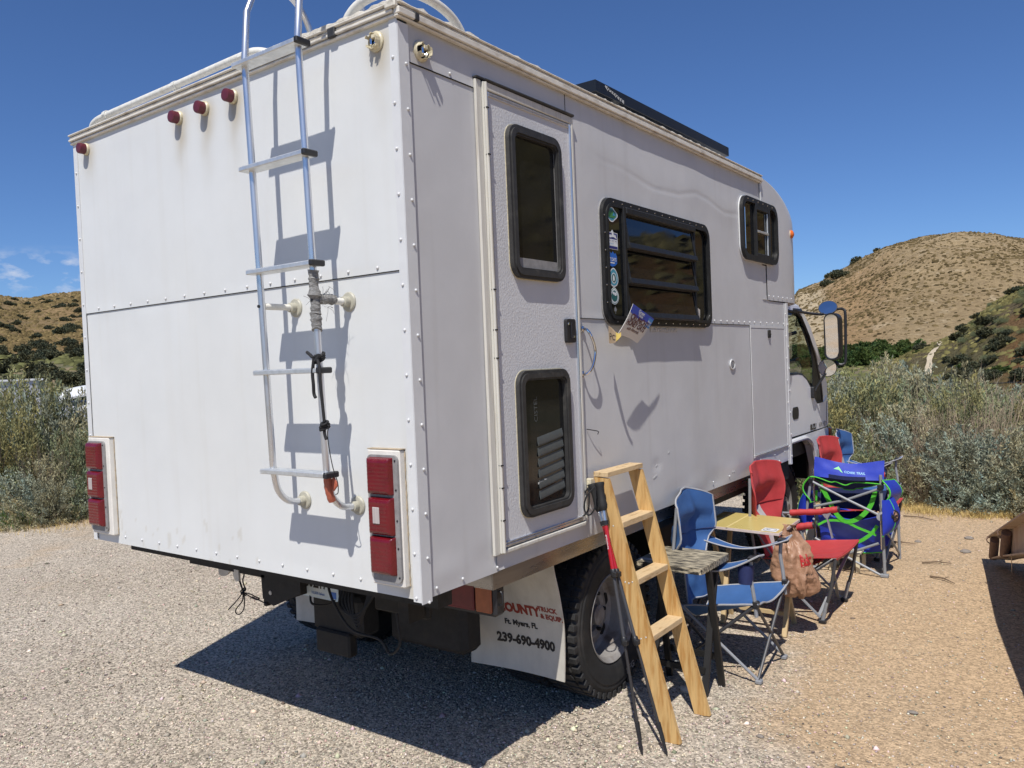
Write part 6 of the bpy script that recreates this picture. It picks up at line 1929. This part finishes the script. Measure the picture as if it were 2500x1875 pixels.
rc = red_chair('camp_chair', 'red folding camp chair with grey centre stripe, between the yellow table and the big chair', 'folding camp chairs beside the truck')
rc2 = copy_tree(rc)
rc.location = (.266, 3.39, 0)
rc2.location = (.215, 5.16, 0); rc2['label'] = 'red camp chair mostly hidden behind the big royal blue chair'

# ---- the large royal blue chair with lime webbing, seen from behind
BC = thing('large_camp_chair', (.35, 4.65, 0), 'large royal blue camp chair with lime green webbing and crossed grey tubes', 'camp chair')
XL_, XR_ = .092, .606
yb = 4.42


def tubep(nm, P, m='greytube', r=.0115):
    b = MB(); b.tube(P, r, 10); return b.build(nm, MT[m], BC)


tubep('leg', [(XR_ + .010, yb - .01, .0), (XR_, yb, .46), (XR_ - .003, yb, .772)])
tubep('leg', [(XR_ - .018, yb + .03, .20), (XR_ - .016, yb + .03, .70)], 'chrome', .009)
tubep('leg', [(XL_ + .022, yb + .01, .0), (XL_ + .016, yb + .01, .44), (XL_ + .016, yb, .795)], 'chrome', .009)
tubep('leg', [(XL_ - .045, yb - .01, .44), (XL_ - .004, yb, .70)])
tubep('cross_brace', [(XL_, yb - .015, .702), (.35, yb - .02, .578), (XR_ - .010, yb - .015, .465)], r=.010)
tubep('cross_brace', [(XL_ + .02, yb - .005, .50), (.35, yb, .565), (XR_ - .012, yb - .006, .668)], r=.010)
tubep('cross_brace', [(XR_ - .015, yb - .02, .012), (.33, yb - .02, .135), (XL_ + .02, yb - .015, .25)], r=.010)
tubep('cross_brace', [(XL_ + .02, yb - .006, .012), (.35, yb - .004, .150), (XR_ - .03, yb - .004, .25)], r=.010)
for x in (XL_ + .01, XR_ - .005):
    tubep('leg', [(x, yb + .62, .0), (x, yb + .60, .42)]); tubep('side_brace', [(x, yb, .05), (x, yb + .60, .40)], r=.009); tubep('side_brace', [(x, yb + .60, .05), (x, yb, .40)], r=.009)
for c in ((XR_ + .008, yb - .012, .012), (XL_ + .02, yb, .012)):
    b = MB(); b.obox(c, (.028, 0, 0), (0, .022, 0), (0, 0, .012), .004); b.build('foot', MT['greytube'], BC)
b = MB(); b.lathe([(.030, -.02), (.032, 0), (.030, .022)], (XR_ - .004, yb - .01, .458), (0, -1, 0), 16); b.build('hub', MT['greytrim'], BC)
for c in ((XL_ - .002, yb - .008, .706), (XR_ - .004, yb - .008, .682)):
    b = MB(); b.obox(c, (.020, 0, 0), (0, .022, 0), (0, 0, .022), .006); b.build('hub', MT['blackplastic'], BC)


def band(u, v):
    c = math.sin(PI * u)
    x = .108 + (.622 - .108) * u
    top = .888 - .014 * u - .040 * c ** 1.3; bot = .738 - .010 * u - .008 * c
    z = bot + (top - bot) * v
    return (x, yb + .012 - .020 * c * (1 - v) + .045 * v + .004 * mnoise.noise((u * 6, v * 3, 2)), z)


b = MB(); b.sheet(band, 28, 8, .006); bd = b.build('back_band', MT['royalfab'], BC, sharp=60)
b = MB(); b.sheet(lambda u, v: (band(.24 + .52 * u, .04)[0], band(.24 + .52 * u, .04)[1] - .018, .735 + .028 * v - .01 * u - .006 * math.sin(PI * u)), 10, 3, .016); b.build('handle_sleeve', MT['navyfab'], bd, sharp=60)


def on_band(x, y):
    p = band(.22 + x / .514, .62 + y / .13 - .18 * (x / .3)); return (p[0], p[1] - .0045, p[2])


MT['limeprint'] = mat('lime_print', (0.30, .80, .30), .5)
MT['paleprint'] = mat('pale_print', (0.35, .62, .80), .5)
text('OZARK TRAIL', (0, 0, 0), (1, 0, 0), (0, 0, 1), .026, MT['paleprint'], bd, bold=.0005, fn=lambda x, y: on_band(.115 + x * .95, y - .018))
b = MB(); b.poly(*[on_band(x, y) for x, y in ((.035, -.004), (.072, .024), (.108, -.022), (.088, -.012), (.078, -.002))]); b.build('emblem', MT['limeprint'], bd, sharp=None)


def inner(u, v):
    c = math.sin(PI * u); x = .105 + .50 * u
    return (x, yb + .030 + .05 * v, .745 - .045 * v - .055 * c * v * (1.2 if .42 < u < .58 else 1))


b = MB(); b.sheet(inner, 28, 6, .005); iv = b.build('valance', MT['navyfab'], BC, sharp=60)
b = MB(); b.tube([inner(k / 28, 1) for k in range(29)], .0055, 6); b.tube(bez([(XL_ - .01, yb - .02, .735), (.14, yb - .012, .732), (.24, yb - .012, .700), (.28, yb - .012, .706), (.35, yb - .012, .682), (.42, yb - .012, .706), (.58, yb - .012, .705), (.628, yb - .012, .69)], 5), .0045, 6); b.build('piping', MT['lime'], iv)
# sagging lower back and seat
def sling(u, v):
    c = math.sin(PI * u); x = .118 + .47 * u
    z = .455 - .30 * v - .055 * c * (1 - v) - .03 * c * v
    return (x, yb + .055 + .05 * math.sin(PI * v) * c + .10 * v + .012 * mnoise.noise((u * 5, v * 5, 3)), z)


b = MB(); b.sheet(sling, 24, 16, .006); sl = b.build('lower_back', MT['royalfab'], BC, sharp=60)
b = MB(); b.tube([sling(k / 24, 1) for k in range(25)], .006, 6); b.build('piping', MT['lime'], sl)
b = MB(); b.sheet(lambda u, v: (.105 + .50 * u, yb + .16 + .46 * v, .205 + .20 * v - .05 * math.sin(PI * u)), 16, 12, .006); b.build('seat', MT['royalfab'], BC, sharp=60)
b = MB()
b.sheet(lambda u, v: (.105 + .50 * u, yb + .20 + .02 * v, .46 + .16 * v), 10, 4, .004); b.build('mesh_back', MT['navyfab'], BC, sharp=60)


def strap(nm, P, w, m='lime'):
    Q = bez(P, 8); b = MB()
    for p, q in zip(Q, Q[1:]):
        d = (q - p).normalized(); s = d.cross(Vector((0, -1, 0))).normalized() * w / 2
        b.add([p - s, p + s, q + s, q - s, p - s + Vector((0, .003, 0)), p + s + Vector((0, .003, 0)), q + s + Vector((0, .003, 0)), q - s + Vector((0, .003, 0))], [(0, 1, 2, 3), (7, 6, 5, 4), (0, 4, 5, 1), (1, 5, 6, 2), (2, 6, 7, 3), (3, 7, 4, 0)])
    return b.build(nm, MT[m], BC, sharp=30)


strap('webbing', [(.150, yb + .035, .668), (.185, yb + .04, .60), (.218, yb + .045, .525), (.265, yb + .045, .44), (.320, yb + .045, .392), (.385, yb + .045, .398), (.455, yb + .045, .445), (.515, yb + .045, .525), (.555, yb + .04, .64)], .034)
strap('webbing', [(.12, yb + .045, .345), (.20, yb + .050, .385), (.32, yb + .048, .385), (.42, yb + .05, .345), (.50, yb + .05, .318), (.55, yb + .05, .30)], .018)
strap('webbing', [(.56, yb + .048, .375), (.52, yb + .049, .315), (.46, yb + .050, .262), (.40, yb + .058, .225)], .026)
strap('webbing', [(.122, yb + .03, .62), (.112, yb + .035, .54)], .018)
for s, x0 in ((-1, XL_ - .004), (1, XR_ + .012)):
    def side(u, v, s=s, x0=x0):
        y = yb - .03 + .42 * u
        z = .735 - .20 * v - .05 * u
        return (x0 + s * (.055 * math.sin(PI * min(1, v * 1.1)) + .012 * math.sin(PI * u)), y, z)
    b = MB(); b.sheet(side, 12, 12, .006); sd = b.build('arm_panel', MT['royalfab'] if s > 0 else MT['navyfab'], BC, sharp=60)
    b = MB(); edge_tube(b, side, .006, 14); b.build('piping', MT['lime'], sd)
    # bulging side pocket
    def pocket(u, v, s=s, x0=x0):
        a = PI * (u - .5)
        w = .105 * (math.sin(PI * min(1, .12 + v * .88)) ** .6)
        return (x0 + s * (.012 + w * math.cos(a) * (.75 + .3 * v)), yb + .02 + .13 * math.sin(a), .60 - .27 * v)
    b = MB(); b.sheet(pocket, 18, 16, .006); pk = b.build('side_pocket', MT['royalfab'], BC, sharp=60)
    b = MB(); b.tube([pocket(.32, k / 16) for k in range(17)] , .005, 6); b.tube([pocket(k / 18, 1) for k in range(19)], .006, 6); b.build('piping', MT['lime'], pk)
    if s > 0:
        b = MB(); c0 = Vector((XR_ + .080, yb - .055, .478))
        b.lathe([(.050, 0), (.052, .006), (.044, .012), (.042, .010)], c0, (.35, -.93, .05), 20, False); b.build('cup_ring', MT['blackplastic'], pk)
        b = MB(); b.lathe([(.042, .002), (.036, .016), (.001, .022)], c0, (.35, -.93, .05), 16, False); b.build('net_hollow', MT['bag'], pk)
        b = MB()
        for k in range(4):
            a = PI * k / 4 + .3; e1 = Vector((.93, .35, 0)); d = e1 * math.cos(a) + Vector((0, 0, 1)) * math.sin(a)
            b.tube([c0 + d * .044 + Vector((.006, -.018, 0)), c0 + Vector((.012, -.030, 0)), c0 - d * .044 + Vector((.006, -.018, 0))], .0035, 5)
        b.build('net_cord', MT['blackplastic'], pk)

# ---- cream step stool under the big chair
ST = thing('step_stool', (.33, 4.55, 0), 'low cream wooden step stool tucked under the big blue chair', 'stool')
for k in range(3):
    b = MB(); b.box((.205 + .078 * k, 4.43, .138), (.278 + .078 * k, 4.66, .155), .002); b.build('slat', MT['cream'], ST)
for x in (.215, .415):
    for y in (4.45, 4.64):
        b = MB(); b.box((x - .014, y - .012, 0), (x + .014, y + .012, .138), .002); b.build('leg', MT['cream'], ST)
b = MB(); b.box((.215, 4.462, .10), (.415, 4.474, .137)); b.box((.215, 4.628, .10), (.415, 4.628 + .012, .137)); b.build('apron', MT['cream'], ST)

# white odds and ends seen between the chairs
WB = thing('folded_bag', (-.02, 4.95, .0), 'crumpled white bag on the ground beside the front wheel', 'bag')
b = MB(); b.grid(lambda u, v: (-.02 + (.11 + .03 * mnoise.noise((u * 4, v * 5, 1))) * math.sin(PI * v) * math.cos(2 * PI * u), 4.95 + .09 * math.sin(PI * v) * math.sin(2 * PI * u) * (1 + .4 * mnoise.noise((u * 5, v * 5, 3))), .14 - .135 * math.cos(PI * v) + .02 * mnoise.noise((u * 7, v * 7, 2)) * math.sin(PI * v)), 26, 16); b.build('bag_body', MT['pwhite'], WB, sharp=25)
b = MB(); b.obox((.03, 4.87, .20), (.045, .01, 0), (0, .004, .002), (.01, 0, .045)); b.build('dark_print', MT['blackplastic'], WB)

# ---- cereal carton panel wedged under the window
MT['carton'] = mat('carton_face', (0.66, 0.64, 0.60), 0.4, var=.03, vscale=8)
MT['cartonblue'] = mat('carton_blue', (0.03, 0.07, 0.45), 0.35)
MT['cartonsky'] = mat('carton_sky', (0.06, 0.25, 0.58), 0.35)
MT['kraft'] = mat('carton_inside', (0.42, 0.31, 0.20), 0.7, var=.08, vscale=8)
MT['cartonyellow'] = mat('carton_yellow', (0.70, 0.52, 0.13), 0.4)
MT['choc'] = mat('brown_print', (0.14, 0.035, 0.02), 0.5)
CD = thing('cereal_carton', (.07, 1.5, 1.84), 'bent cereal carton panel wedged under the big side window', 'carton')
cTL, cTR = Vector((.140, 1.420, 1.990)), Vector((.100, 1.720, 1.925))
cBL, cBR = Vector((.135, 1.290, 1.845)), Vector((.100, 1.560, 1.807))


def card(u, v):
    p = (cBL.lerp(cBR, u)).lerp(cTL.lerp(cTR, u), v)
    n = Vector((.85, -.45, .2))
    return p + n * (-.030 * (1 - v) ** 3 + .006 * math.sin(PI * v)) + Vector((0, 0, .010 * (1 - v) ** 2 * math.sin(PI * u)))


b = MB(); b.sheet(card, 12, 12, .0016); cdo = b.build('front_face', MT['carton'], CD, sharp=60)
cw = (cTR - cTL).length; chh = (cTL - cBL).length
cn = ((cTR - cTL).cross(cTL - cBL)).normalized()
if cn.x < 0: cn = -cn
onc = lambda x, y: tuple(Vector(card(x / cw, y / chh)) + cn * .0016)


def cpatch(nm, pts, m):
    b = MB(); b.poly(*[onc(x * cw, y * chh) for x, y in pts]); b.build(nm, MT[m], cdo, sharp=None)


def cstrip(nm, lo, hi, m, n=14):
    b = MB()
    for k in range(n):
        u0, u1 = k / n, (k + 1) / n
        b.poly(onc(u0 * cw, lo(u0) * chh), onc(u1 * cw, lo(u1) * chh), onc(u1 * cw, hi(u1) * chh), onc(u0 * cw, hi(u0) * chh))
    b.build(nm, MT[m], cdo, sharp=None)


cstrip('blue_band', lambda u: .72 - .05 * math.sin(PI * u * 1.3) - .02 * u, lambda u: .998, 'cartonblue')
b = MB()
for k in range(6): u0, u1 = .80 + .198 * k / 6, .80 + .198 * (k + 1) / 6; b.poly(*[tuple(Vector(onc(x * cw, y * chh)) + cn * .0008) for x, y in ((u0, .55), (u1, .55), (u1, .93), (u0, .93))])
b.build('corner_flash', MT['cartonsky'], cdo, sharp=None)
CT = lambda s, x, y, sz, m, bo, q=1.0: text(s, (0, 0, 0), (1, 0, 0), (0, 0, 1), sz, MT[m], cdo, bold=bo, fn=lambda a, c_: tuple(Vector(onc(x * cw + a * q, y * chh + c_)) + cn * .0010))
CT('Great', .30, .845, .036, 'pwhite', .0010); CT('Value', .34, .740, .030, 'pwhite', .0009)
CT('CRUNCHY', .10, .525, .058, 'choc', .0016, .90); CT('HONEY OATS', .06, .335, .050, 'choc', .0014, .82); CT('with Almonds', .20, .20, .030, 'choc', .0003)
CT('Made', .815, .74, .022, 'pwhite', .0004); CT('in USA', .812, .62, .020, 'pwhite', .0004)
def flap2(u, v):
    a = PI * .80 * u
    return (.118 - .07 * (1 - math.cos(a)) * .5 - .010 * v, 1.300 - .105 * math.sin(a * .62) + .03 * v + .03 * (1 - v) * u, 1.808 + .085 * v - .020 * math.sin(a) - .010 * u)
def curl(u, v):
    return (.137 - .080 * u + .012 * math.sin(PI * u), 1.297 + .022 * u - .020 * math.sin(PI * u), 1.803 + .030 * (1 - u) ** 2 + (.020 + .062 * smooth(0, 1, u)) * v - .006 * math.sin(PI * u))


b = MB(); b.sheet(curl, 14, 6, .0016); fl_ = b.build('side_flap', MT['kraft'], CD, sharp=60)
b = MB(); b.sheet(lambda u, v: tuple(Vector(curl(.05 + .40 * u, .05 + .9 * v)) + Vector((.002, -.003, .002))), 8, 5, .0008); b.build('yellow_panel', MT['cartonyellow'], fl_, sharp=60)
text('PCT', (0, 0, 0), (1, 0, 0), (0, 0, 1), .040, MT['black_ink'], fl_, fn=lambda x, y: tuple(Vector(curl(.97 - x * 9.5, .20 + y * 15)) + Vector((.0022, -.0032, .001))))

# ---- black cord tied to the roof ladder
RC = thing('black_rope', (-.29, -.16, 1.5), 'black cord knotted round the right rail of the rear ladder', 'rope')
rx_, ry = -.305, rail_y(1.76)
b = MB()
for k in range(3): b.tube([(rx_ + .0185 * math.cos(a), ry + .0185 * math.sin(a), 1.765 + .008 * k + .01 * math.sin(a)) for a in [2 * PI * q / 14 for q in range(15)]], .0052, 6)
b.tube(bez([(rx_ - .05, ry - .012, 1.795), (rx_ - .02, ry - .024, 1.785), (rx_, ry - .026, 1.775), (rx_ + .025, ry - .020, 1.782), (rx_ + .012, ry - .03, 1.76)], 5), .006, 6)
b.tube(bez([(rx_ + .005, ry - .028, 1.772), (rx_ - .004, ry - .03, 1.72), (rx_ - .002, ry - .03, 1.68), (rx_ - .006, ry - .026, 1.645), (rx_ + .002, ry - .026, 1.63)], 5), .006, 6)
b.tube(bez([(rx_ + .015, ry - .024, 1.775), (rx_ + .035, ry - .03, 1.735), (rx_ + .040, ry - .034, 1.68), (rx_ + .047, ry - .034, 1.60), (rx_ + .052, ry - .034, 1.545)], 5), .0056, 6)
for k in range(3): b.tube([(rx_ + .052 + .012 * math.cos(a), ry - .034 + .012 * math.sin(a + k), 1.540 - .009 * k + .006 * math.sin(a + k)) for a in [2 * PI * q / 12 for q in range(13)]], .0052, 6)
b.tube(bez([(rx_ + .052, ry - .034, 1.53), (rx_ + .050, ry - .034, 1.505), (rx_ + .058, ry - .034, 1.482)], 4), .0056, 6)
b.build('knotted_cord', MT['cord'], RC)
b = MB(); b.tube(bez([(rx_ + .055, ry - .034, 1.535), (rx_ + .075, ry - .034, 1.53), (rx_ + .066, ry - .034, 1.505), (rx_ + .066, ry - .030, 1.45), (rx_ + .070, ry - .02, 1.38), (rx_ + .068, ry + .0, 1.325), (rx_ + .045, ry + .02, 1.285), (rx_ + .02, ry + .03, 1.275)], 6), .0018, 5); b.build('thin_wire', MT['cord'], RC)

HL = thing('wire_loop', (-1.5, .3, .6), 'tangled black wire loops hanging under the rear of the truck', 'wire')
b = MB()
b.tube(bez([(-1.53, .3, .80), (-1.525, .3, .73), (-1.505, .3, .68), (-1.488, .3, .649)], 6), .0045, 6); b.tube(bez([(-1.49, .3, .80), (-1.475, .3, .74), (-1.488, .3, .70), (-1.47, .3, .66), (-1.488, .3, .649)], 6), .0035, 6)
for k in range(4): b.tube([(-1.488 + .013 * math.cos(a + k), .3 + .012 * math.sin(a), .655 - .007 * k + .008 * math.sin(a + k)) for a in [2 * PI * q / 10 for q in range(11)]], .0035, 5)
b.tube(bez([(-1.488, .298, .645), (-1.50, .30, .60), (-1.55, .30, .556), (-1.560, .30, .532), (-1.530, .30, .528), (-1.492, .3, .56), (-1.482, .3, .61), (-1.486, .3, .645)], 6), .0030, 6)
b.tube(bez([(-1.488, .298, .645), (-1.54, .3, .60), (-1.622, .3, .537)], 5), .0028, 6)
b.tube(bez([(-1.486, .298, .645), (-1.42, .29, .648), (-1.375, .29, .640), (-1.361, .3, .631), (-1.385, .30, .622), (-1.44, .3, .632), (-1.486, .3, .645)], 6), .0030, 6)
b.tube(bez([(-1.42, .3, .632), (-1.36, .3, .622), (-1.30, .3, .612)], 4), .0030, 6)
b.build('wire', MT['cord'], HL)

# ---- rusty flatbed trailer at the right edge
MT['cratewhite'] = mat('chalky_cream_paint', (0.50, 0.39, 0.29), 0.75, var=.15, vscale=4, col2=(0.36, 0.22, 0.13), c2lo=.52, c2hi=.75)
MT['rustpipe'] = mat('rusty_pipe', (0.20, 0.125, 0.09), 0.8, var=.25, vscale=14)
TR = thing('flatbed_trailer', (2.2, 3.2, 0), 'cream painted rusty flatbed trailer tail cut off by the right edge', 'trailer')


def tr(s, h, d=0.0):
    """s metres along the side from the tail towards the camera, h up, d to the right"""
    P0 = Vector((1.203, 5.215, 0)); ax = Vector((.1915, -.9815, 0)); rt = Vector((.9815, .1915, 0))
    return P0 + ax * s + rt * d + Vector((0, 0, h))


tz0, tz1 = lambda s: .197 + (.789 - .197) * s / 2.10, lambda s: .030 + (.553 - .030) * s / 2.04
b = MB()
N_ = 12
for k in range(N_):
    s0, s1 = 3.6 * k / N_, 3.6 * (k + 1) / N_
    z = lambda s: min(tz0(s), .80)
    zb = lambda s: min(tz1(s), .55)
    if k >= 1: b.obox(tr((s0 + s1) / 2, (z(s0) + z(s1) + zb(s0) + zb(s1)) / 4, .075), (tr(s1, 0) - tr(s0, 0)) / 2 + Vector((0, 0, (z(s1) - z(s0)) / 2)), Vector((.006, .001, 0)), Vector((0, 0, (z(s0) - zb(s0)) / 2)))
b.build('side_web', MT['cratewhite'], TR)
b = MB(); b.sheet(lambda u, v: tr(3.6 * u, min(tz0(3.6 * u), .80), .16 * v), 14, 2, .010); b.build('top_flange', MT['cratewhite'], TR, sharp=60)
b = MB(); b.sheet(lambda u, v: tr(.06 + 3.5 * u, min(tz1(.06 + 3.5 * u), .55) + .02 * (1 - u) * math.sin(u * 9) * .3, .02 + .15 * v), 14, 2, .010); b.build('bottom_flange', MT['cratewhite'], TR, sharp=60)
for s in (.18, .92):
    b = MB(); b.tube([tr(s - .10, tz1(s - .1) + .012, .035), tr(s + .04, tz0(s + .04) - .03, .035)], .032, 14); b.build('roller', MT['rustpipe'], TR)
    b = MB(); b.tube([tr(s - .01, tz0(s) - .035, .025) + Vector((.04 * math.cos(a), 0, .03 * math.sin(a))) for a in [2 * PI * q / 12 for q in range(13)]], .005, 6); b.build('ring', MT['rustpipe'], TR)
b = MB(); b.obox(tr(1.66, .52, .066), (tr(1.74, 0) - tr(1.66, 0)) + Vector((0, 0, .025)), Vector((.001, 0, 0)), (0, 0, .045)); b.build('reflector', mat('reflector_pale', (.62, .52, .42), .3), TR)
b = MB(); b.obox(tr(1.62, .508, .064), (tr(1.66, 0) - tr(1.62, 0)) + Vector((0, 0, .012)), Vector((.001, 0, 0)), (0, 0, .045)); b.build('reflector', mat('reflector_orange', (.62, .25, .12), .3), TR)
b = MB(); b.obox(tr(1.9, .60, .85), (tr(1.9, 0) - tr(.2, 0)) + Vector((0, 0, .25)), Vector((.70, .13, 0)), (0, 0, .02)); b.obox(tr(3.6, .79, .85), tr(.05, 0) - tr(0, 0), Vector((.7, .13, 0)), (0, 0, .03)); b.build('deck', MT['rustpipe'], TR)
b = MB(); b.prism([(0, 0), (.05, 0), (.035, -.11), (.015, -.11)], 'y', -.006, .006)
b.v = [tuple(tr(1.02 + p[0], tz1(1.04) + p[2], .05) + Vector((0, p[1], 0))) for p in b.v]; b.build('lug', MT['cratewhite'], TR)
b = MB(); b.obox(tr(1.9, .27, .55), Vector((.45, .09, 0)), Vector((.03, -.16, 0)), (0, 0, .035)); b.obox(tr(2.2, .27, .75), (.10, -.4, 0), (.35, .07, 0), (0, 0, .19), .05); b.build('axle', MT['steel'], TR)

# ---- wires of the fence in the scrub
FN = thing('wire_fence', (.8, 11.85, ground_z(.8, 11.85)), 'two dark fence wires strung through the scrub at the right', 'fence')
for z0, z1 in ((.875, .905), (1.14, 1.175)):
    b = MB(); b.tube([(.40, 11.82, z0 - .004), (1.0, 11.87, z0 + .008), (1.8, 11.95, z1), (3.4, 12.1, z1 + .03)], .0075, 6); b.build('wire', MT['cord'], FN)
for x, y in ((3.4, 12.1), (.38, 11.82)):
    b = MB(); b.tube([(x, y, ground_z(x, y) - .1), (x, y, 1.25 if x > 1 else 1.0)], .022, 8); b.build('post', MT['steel'], FN)

# ---- motorhomes beyond the left thicket
MT['rvwhite'] = mat('motorhome_white', (0.80, 0.80, 0.78), 0.4, var=.04, vscale=2)
MT['rvgrey'] = mat('motorhome_shade_side', (0.50, 0.50, 0.53), 0.45, var=.04, vscale=2)  # greyed copy of the white: the shade of the sides is put into the colour
MT['pipe'] = mat('vent_pipe', (0.35, 0.36, 0.38), 0.4, metal=.6)


def frame2(org, az_deg):
    a = math.radians(az_deg); fw = Vector((math.sin(a), math.cos(a), 0)); rt = Vector((fw.y, -fw.x, 0))
    return lambda r, f, z: Vector((org[0], org[1], 0)) + rt * r + fw * f + Vector((0, 0, z))


gz = -1.33
# near one: white roof with a domed vent cover
V1 = thing('motorhome', (-20.2, 7.7, gz), 'white motorhome roof with domed vent, nearer, right beside the camper edge', 'motorhome', 'motorhomes parked behind the left thicket')
G1 = frame2((-19.55, 8.55), -64)
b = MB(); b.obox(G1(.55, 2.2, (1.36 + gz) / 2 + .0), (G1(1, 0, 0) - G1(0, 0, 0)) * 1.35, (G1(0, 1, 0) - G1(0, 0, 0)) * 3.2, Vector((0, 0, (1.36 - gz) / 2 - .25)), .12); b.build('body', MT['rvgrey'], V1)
b = MB(); b.sheet(lambda u, v: G1(-.78 + 2.66 * u, -.98 + 6.3 * v, 1.20 + .22 * math.sin(PI * min(1, .08 + u * .84)) * smooth(-.02, .06, u) + .20 * smooth(0, .14, v)), 16, 16, .05); b.build('roof', MT['rvwhite'], V1, sharp=50)
b = MB()
def dome(u, v):
    e = min(u, 1 - u) * 2; f = min(v, 1 - v) * 2
    return G1(.03 + .62 * u, .25 + .72 * v, 1.44 + .15 * (1 - (1 - min(1, e * 2.2)) ** 2) ** .5 * (1 - (1 - min(1, f * 2.2)) ** 2) ** .5)
b.grid(dome, 16, 16); b.build('vent_cover', MT['rvwhite'], V1, sharp=60)
b = MB(); b.obox(G1(.34, .60, 1.445), (G1(1, 0, 0) - G1(0, 0, 0)) * .33, (G1(0, 1, 0) - G1(0, 0, 0)) * .38, (0, 0, .018)); b.build('vent_base', MT['blackplastic'], V1)
b = MB(); b.obox(G1(-.35, .55, 1.45), (G1(1, 0, 0) - G1(0, 0, 0)) * .40, (G1(0, 1, 0) - G1(0, 0, 0)) * .9, (0, 0, .03), .01); b.obox(G1(-.55, -.45, 1.33), (G1(1, 0, 0) - G1(0, 0, 0)) * .20, (G1(0, 1, 0) - G1(0, 0, 0)) * .3, (0, 0, .03), .01); b.build('roof_hatch', MT['rvwhite'], V1)
b = MB(); b.tube([G1(.29, 1.3, 1.45), G1(.29, 1.3, 2.06)], .045, 12); b.build('flue_pipe', MT['pipe'], V1)
b = MB(); b.lathe([(.062, -.05), (.062, .03), (.01, .05)], G1(.29, 1.3, 2.08), (0, 0, 1), 12); b.build('flue_cap', MT['blackplastic'], V1)
for s in (-1, 1):
    for f in (.4, 4.4):
        b = MB(); b.lathe([(.2, -.1), (.36, -.1), (.38, 0), (.36, .1), (.2, .1)], G1(.55 + 1.28 * s, f, gz + .36), G1(1, 0, 0) - G1(0, 0, 0), 20); b.build('wheel', MT['tyre'], V1)
# far one: flat grey side under a white roof edge
V2 = thing('motorhome', (-26.5, 9.2, gz), 'long motorhome with grey shaded side and white roof edge, farther left', 'motorhome', 'motorhomes parked behind the left thicket')
a0, a1, a2 = Vector((-25.55, 9.83, 0)), Vector((-26.15, 7.75, 0)), Vector((-25.2, 5.0, 0))
bk_ = Vector((-6.0, 1.9, 0))
b = MB(); P = [a0, a1, a1 + bk_, a0 + bk_]
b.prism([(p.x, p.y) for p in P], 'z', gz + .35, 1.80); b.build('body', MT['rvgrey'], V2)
b = MB(); b.prism([(p.x, p.y) for p in (a0 + Vector((.08, .08, 0)), a1 + Vector((.10, -.02, 0)), a1 + bk_, a0 + bk_ + Vector((0, .1, 0)))], 'z', 1.805, 1.865); b.build('roof', MT['rvwhite'], V2)
b = MB(); P = [a1 + Vector((.02, -.04, 0)), a2, a2 + bk_, a1 + bk_]; b.prism([(p.x, p.y) for p in P], 'z', gz + .35, 1.93); b.build('slide_out', MT['rvwhite'], V2)
for p in (a0.lerp(a1, .3), a1.lerp(a2, .6)):
    b = MB(); b.lathe([(.2, -.1), (.36, -.1), (.38, 0), (.36, .1), (.2, .1)], p + Vector((-.12, 0, gz + .36)), (1, .25, 0), 20); b.build('wheel', MT['tyre'], V2)

# ---- stones and sticks one can pick out on the sand
MT['stone'] = mat('grey_stone', (0.23, 0.20, 0.17), .9, var=.2, vscale=30)
MT['palestone'] = mat('pale_stone', (0.55, 0.50, 0.43), .9, var=.15, vscale=30)
MT['stick'] = mat('dead_stick', (0.17, 0.12, 0.075), .9, var=.2, vscale=30)


def stone(x, y, s, m, lab, seed):
    b = MB(); b.grid(lambda u, v: (x + s * 1.4 * math.sin(PI * v) * math.cos(2 * PI * u) * (1 + .35 * mnoise.noise((u * 3, v * 4, seed))), y + s * math.sin(PI * v) * math.sin(2 * PI * u) * (1 + .35 * mnoise.noise((u * 3 + 4, v * 4, seed))), ground_z(x, y) + s * .22 - s * .55 * math.cos(PI * v)), 10, 7)
    tag(b.build('stone', MT[m], None, sharp=40), lab, 'stone', 'loose stones on the sand')


def at_px(x, y): return x, y


stone(.695, 1.425, .0125, 'stone', 'flat grey stone on the sand right of the ladder foot', 1)
stone(.46, 1.02, .010, 'palestone', 'white stone beside the near ladder foot', 2)
stone(.22, 1.72, .035, 'palestone', 'grey rock seen through the lowest ladder gap', 3)
stone(1.02, 5.50, .030, 'stone', 'dark flat stone on the sand, left of the trailer tail', 4)
stone(.62, 5.72, .022, 'stone', 'brown stone midway between big chair and trailer', 5)
stone(.98, 6.05, .026, 'stone', 'brown stone nearest the yellow grass', 6)
stone(1.22, 2.02, .016, 'stone', 'flat stone on the open sand near the bottom right', 7)
for x0, y0, x1, y1, lab in ((.30, 6.85, .62, 6.72, 'dead stick lying below the yellow grass'), (.78, 4.95, .98, 5.02, 'short twig on the sand left of the trailer'), (.90, 4.55, 1.08, 4.42, 'forked twig on the sand beside the trailer shadow'), (.35, 5.5, .62, 5.62, 'thin curved twig behind the big chair shadow')):
    b = MB(); b.tube([(x0, y0, .010), ((x0 + x1) / 2 + .01, (y0 + y1) / 2 + .015, .018), (x1, y1, .009)], [.007, .006, .003], 5); b.tube([((x0 + x1) / 2, (y0 + y1) / 2, .014), ((x0 + x1) / 2 + .03, (y0 + y1) / 2 + .06, .02)], .003, 4)
    tag(b.build('stick', MT['stick'], None), lab, 'stick', 'dead sticks on the sand')
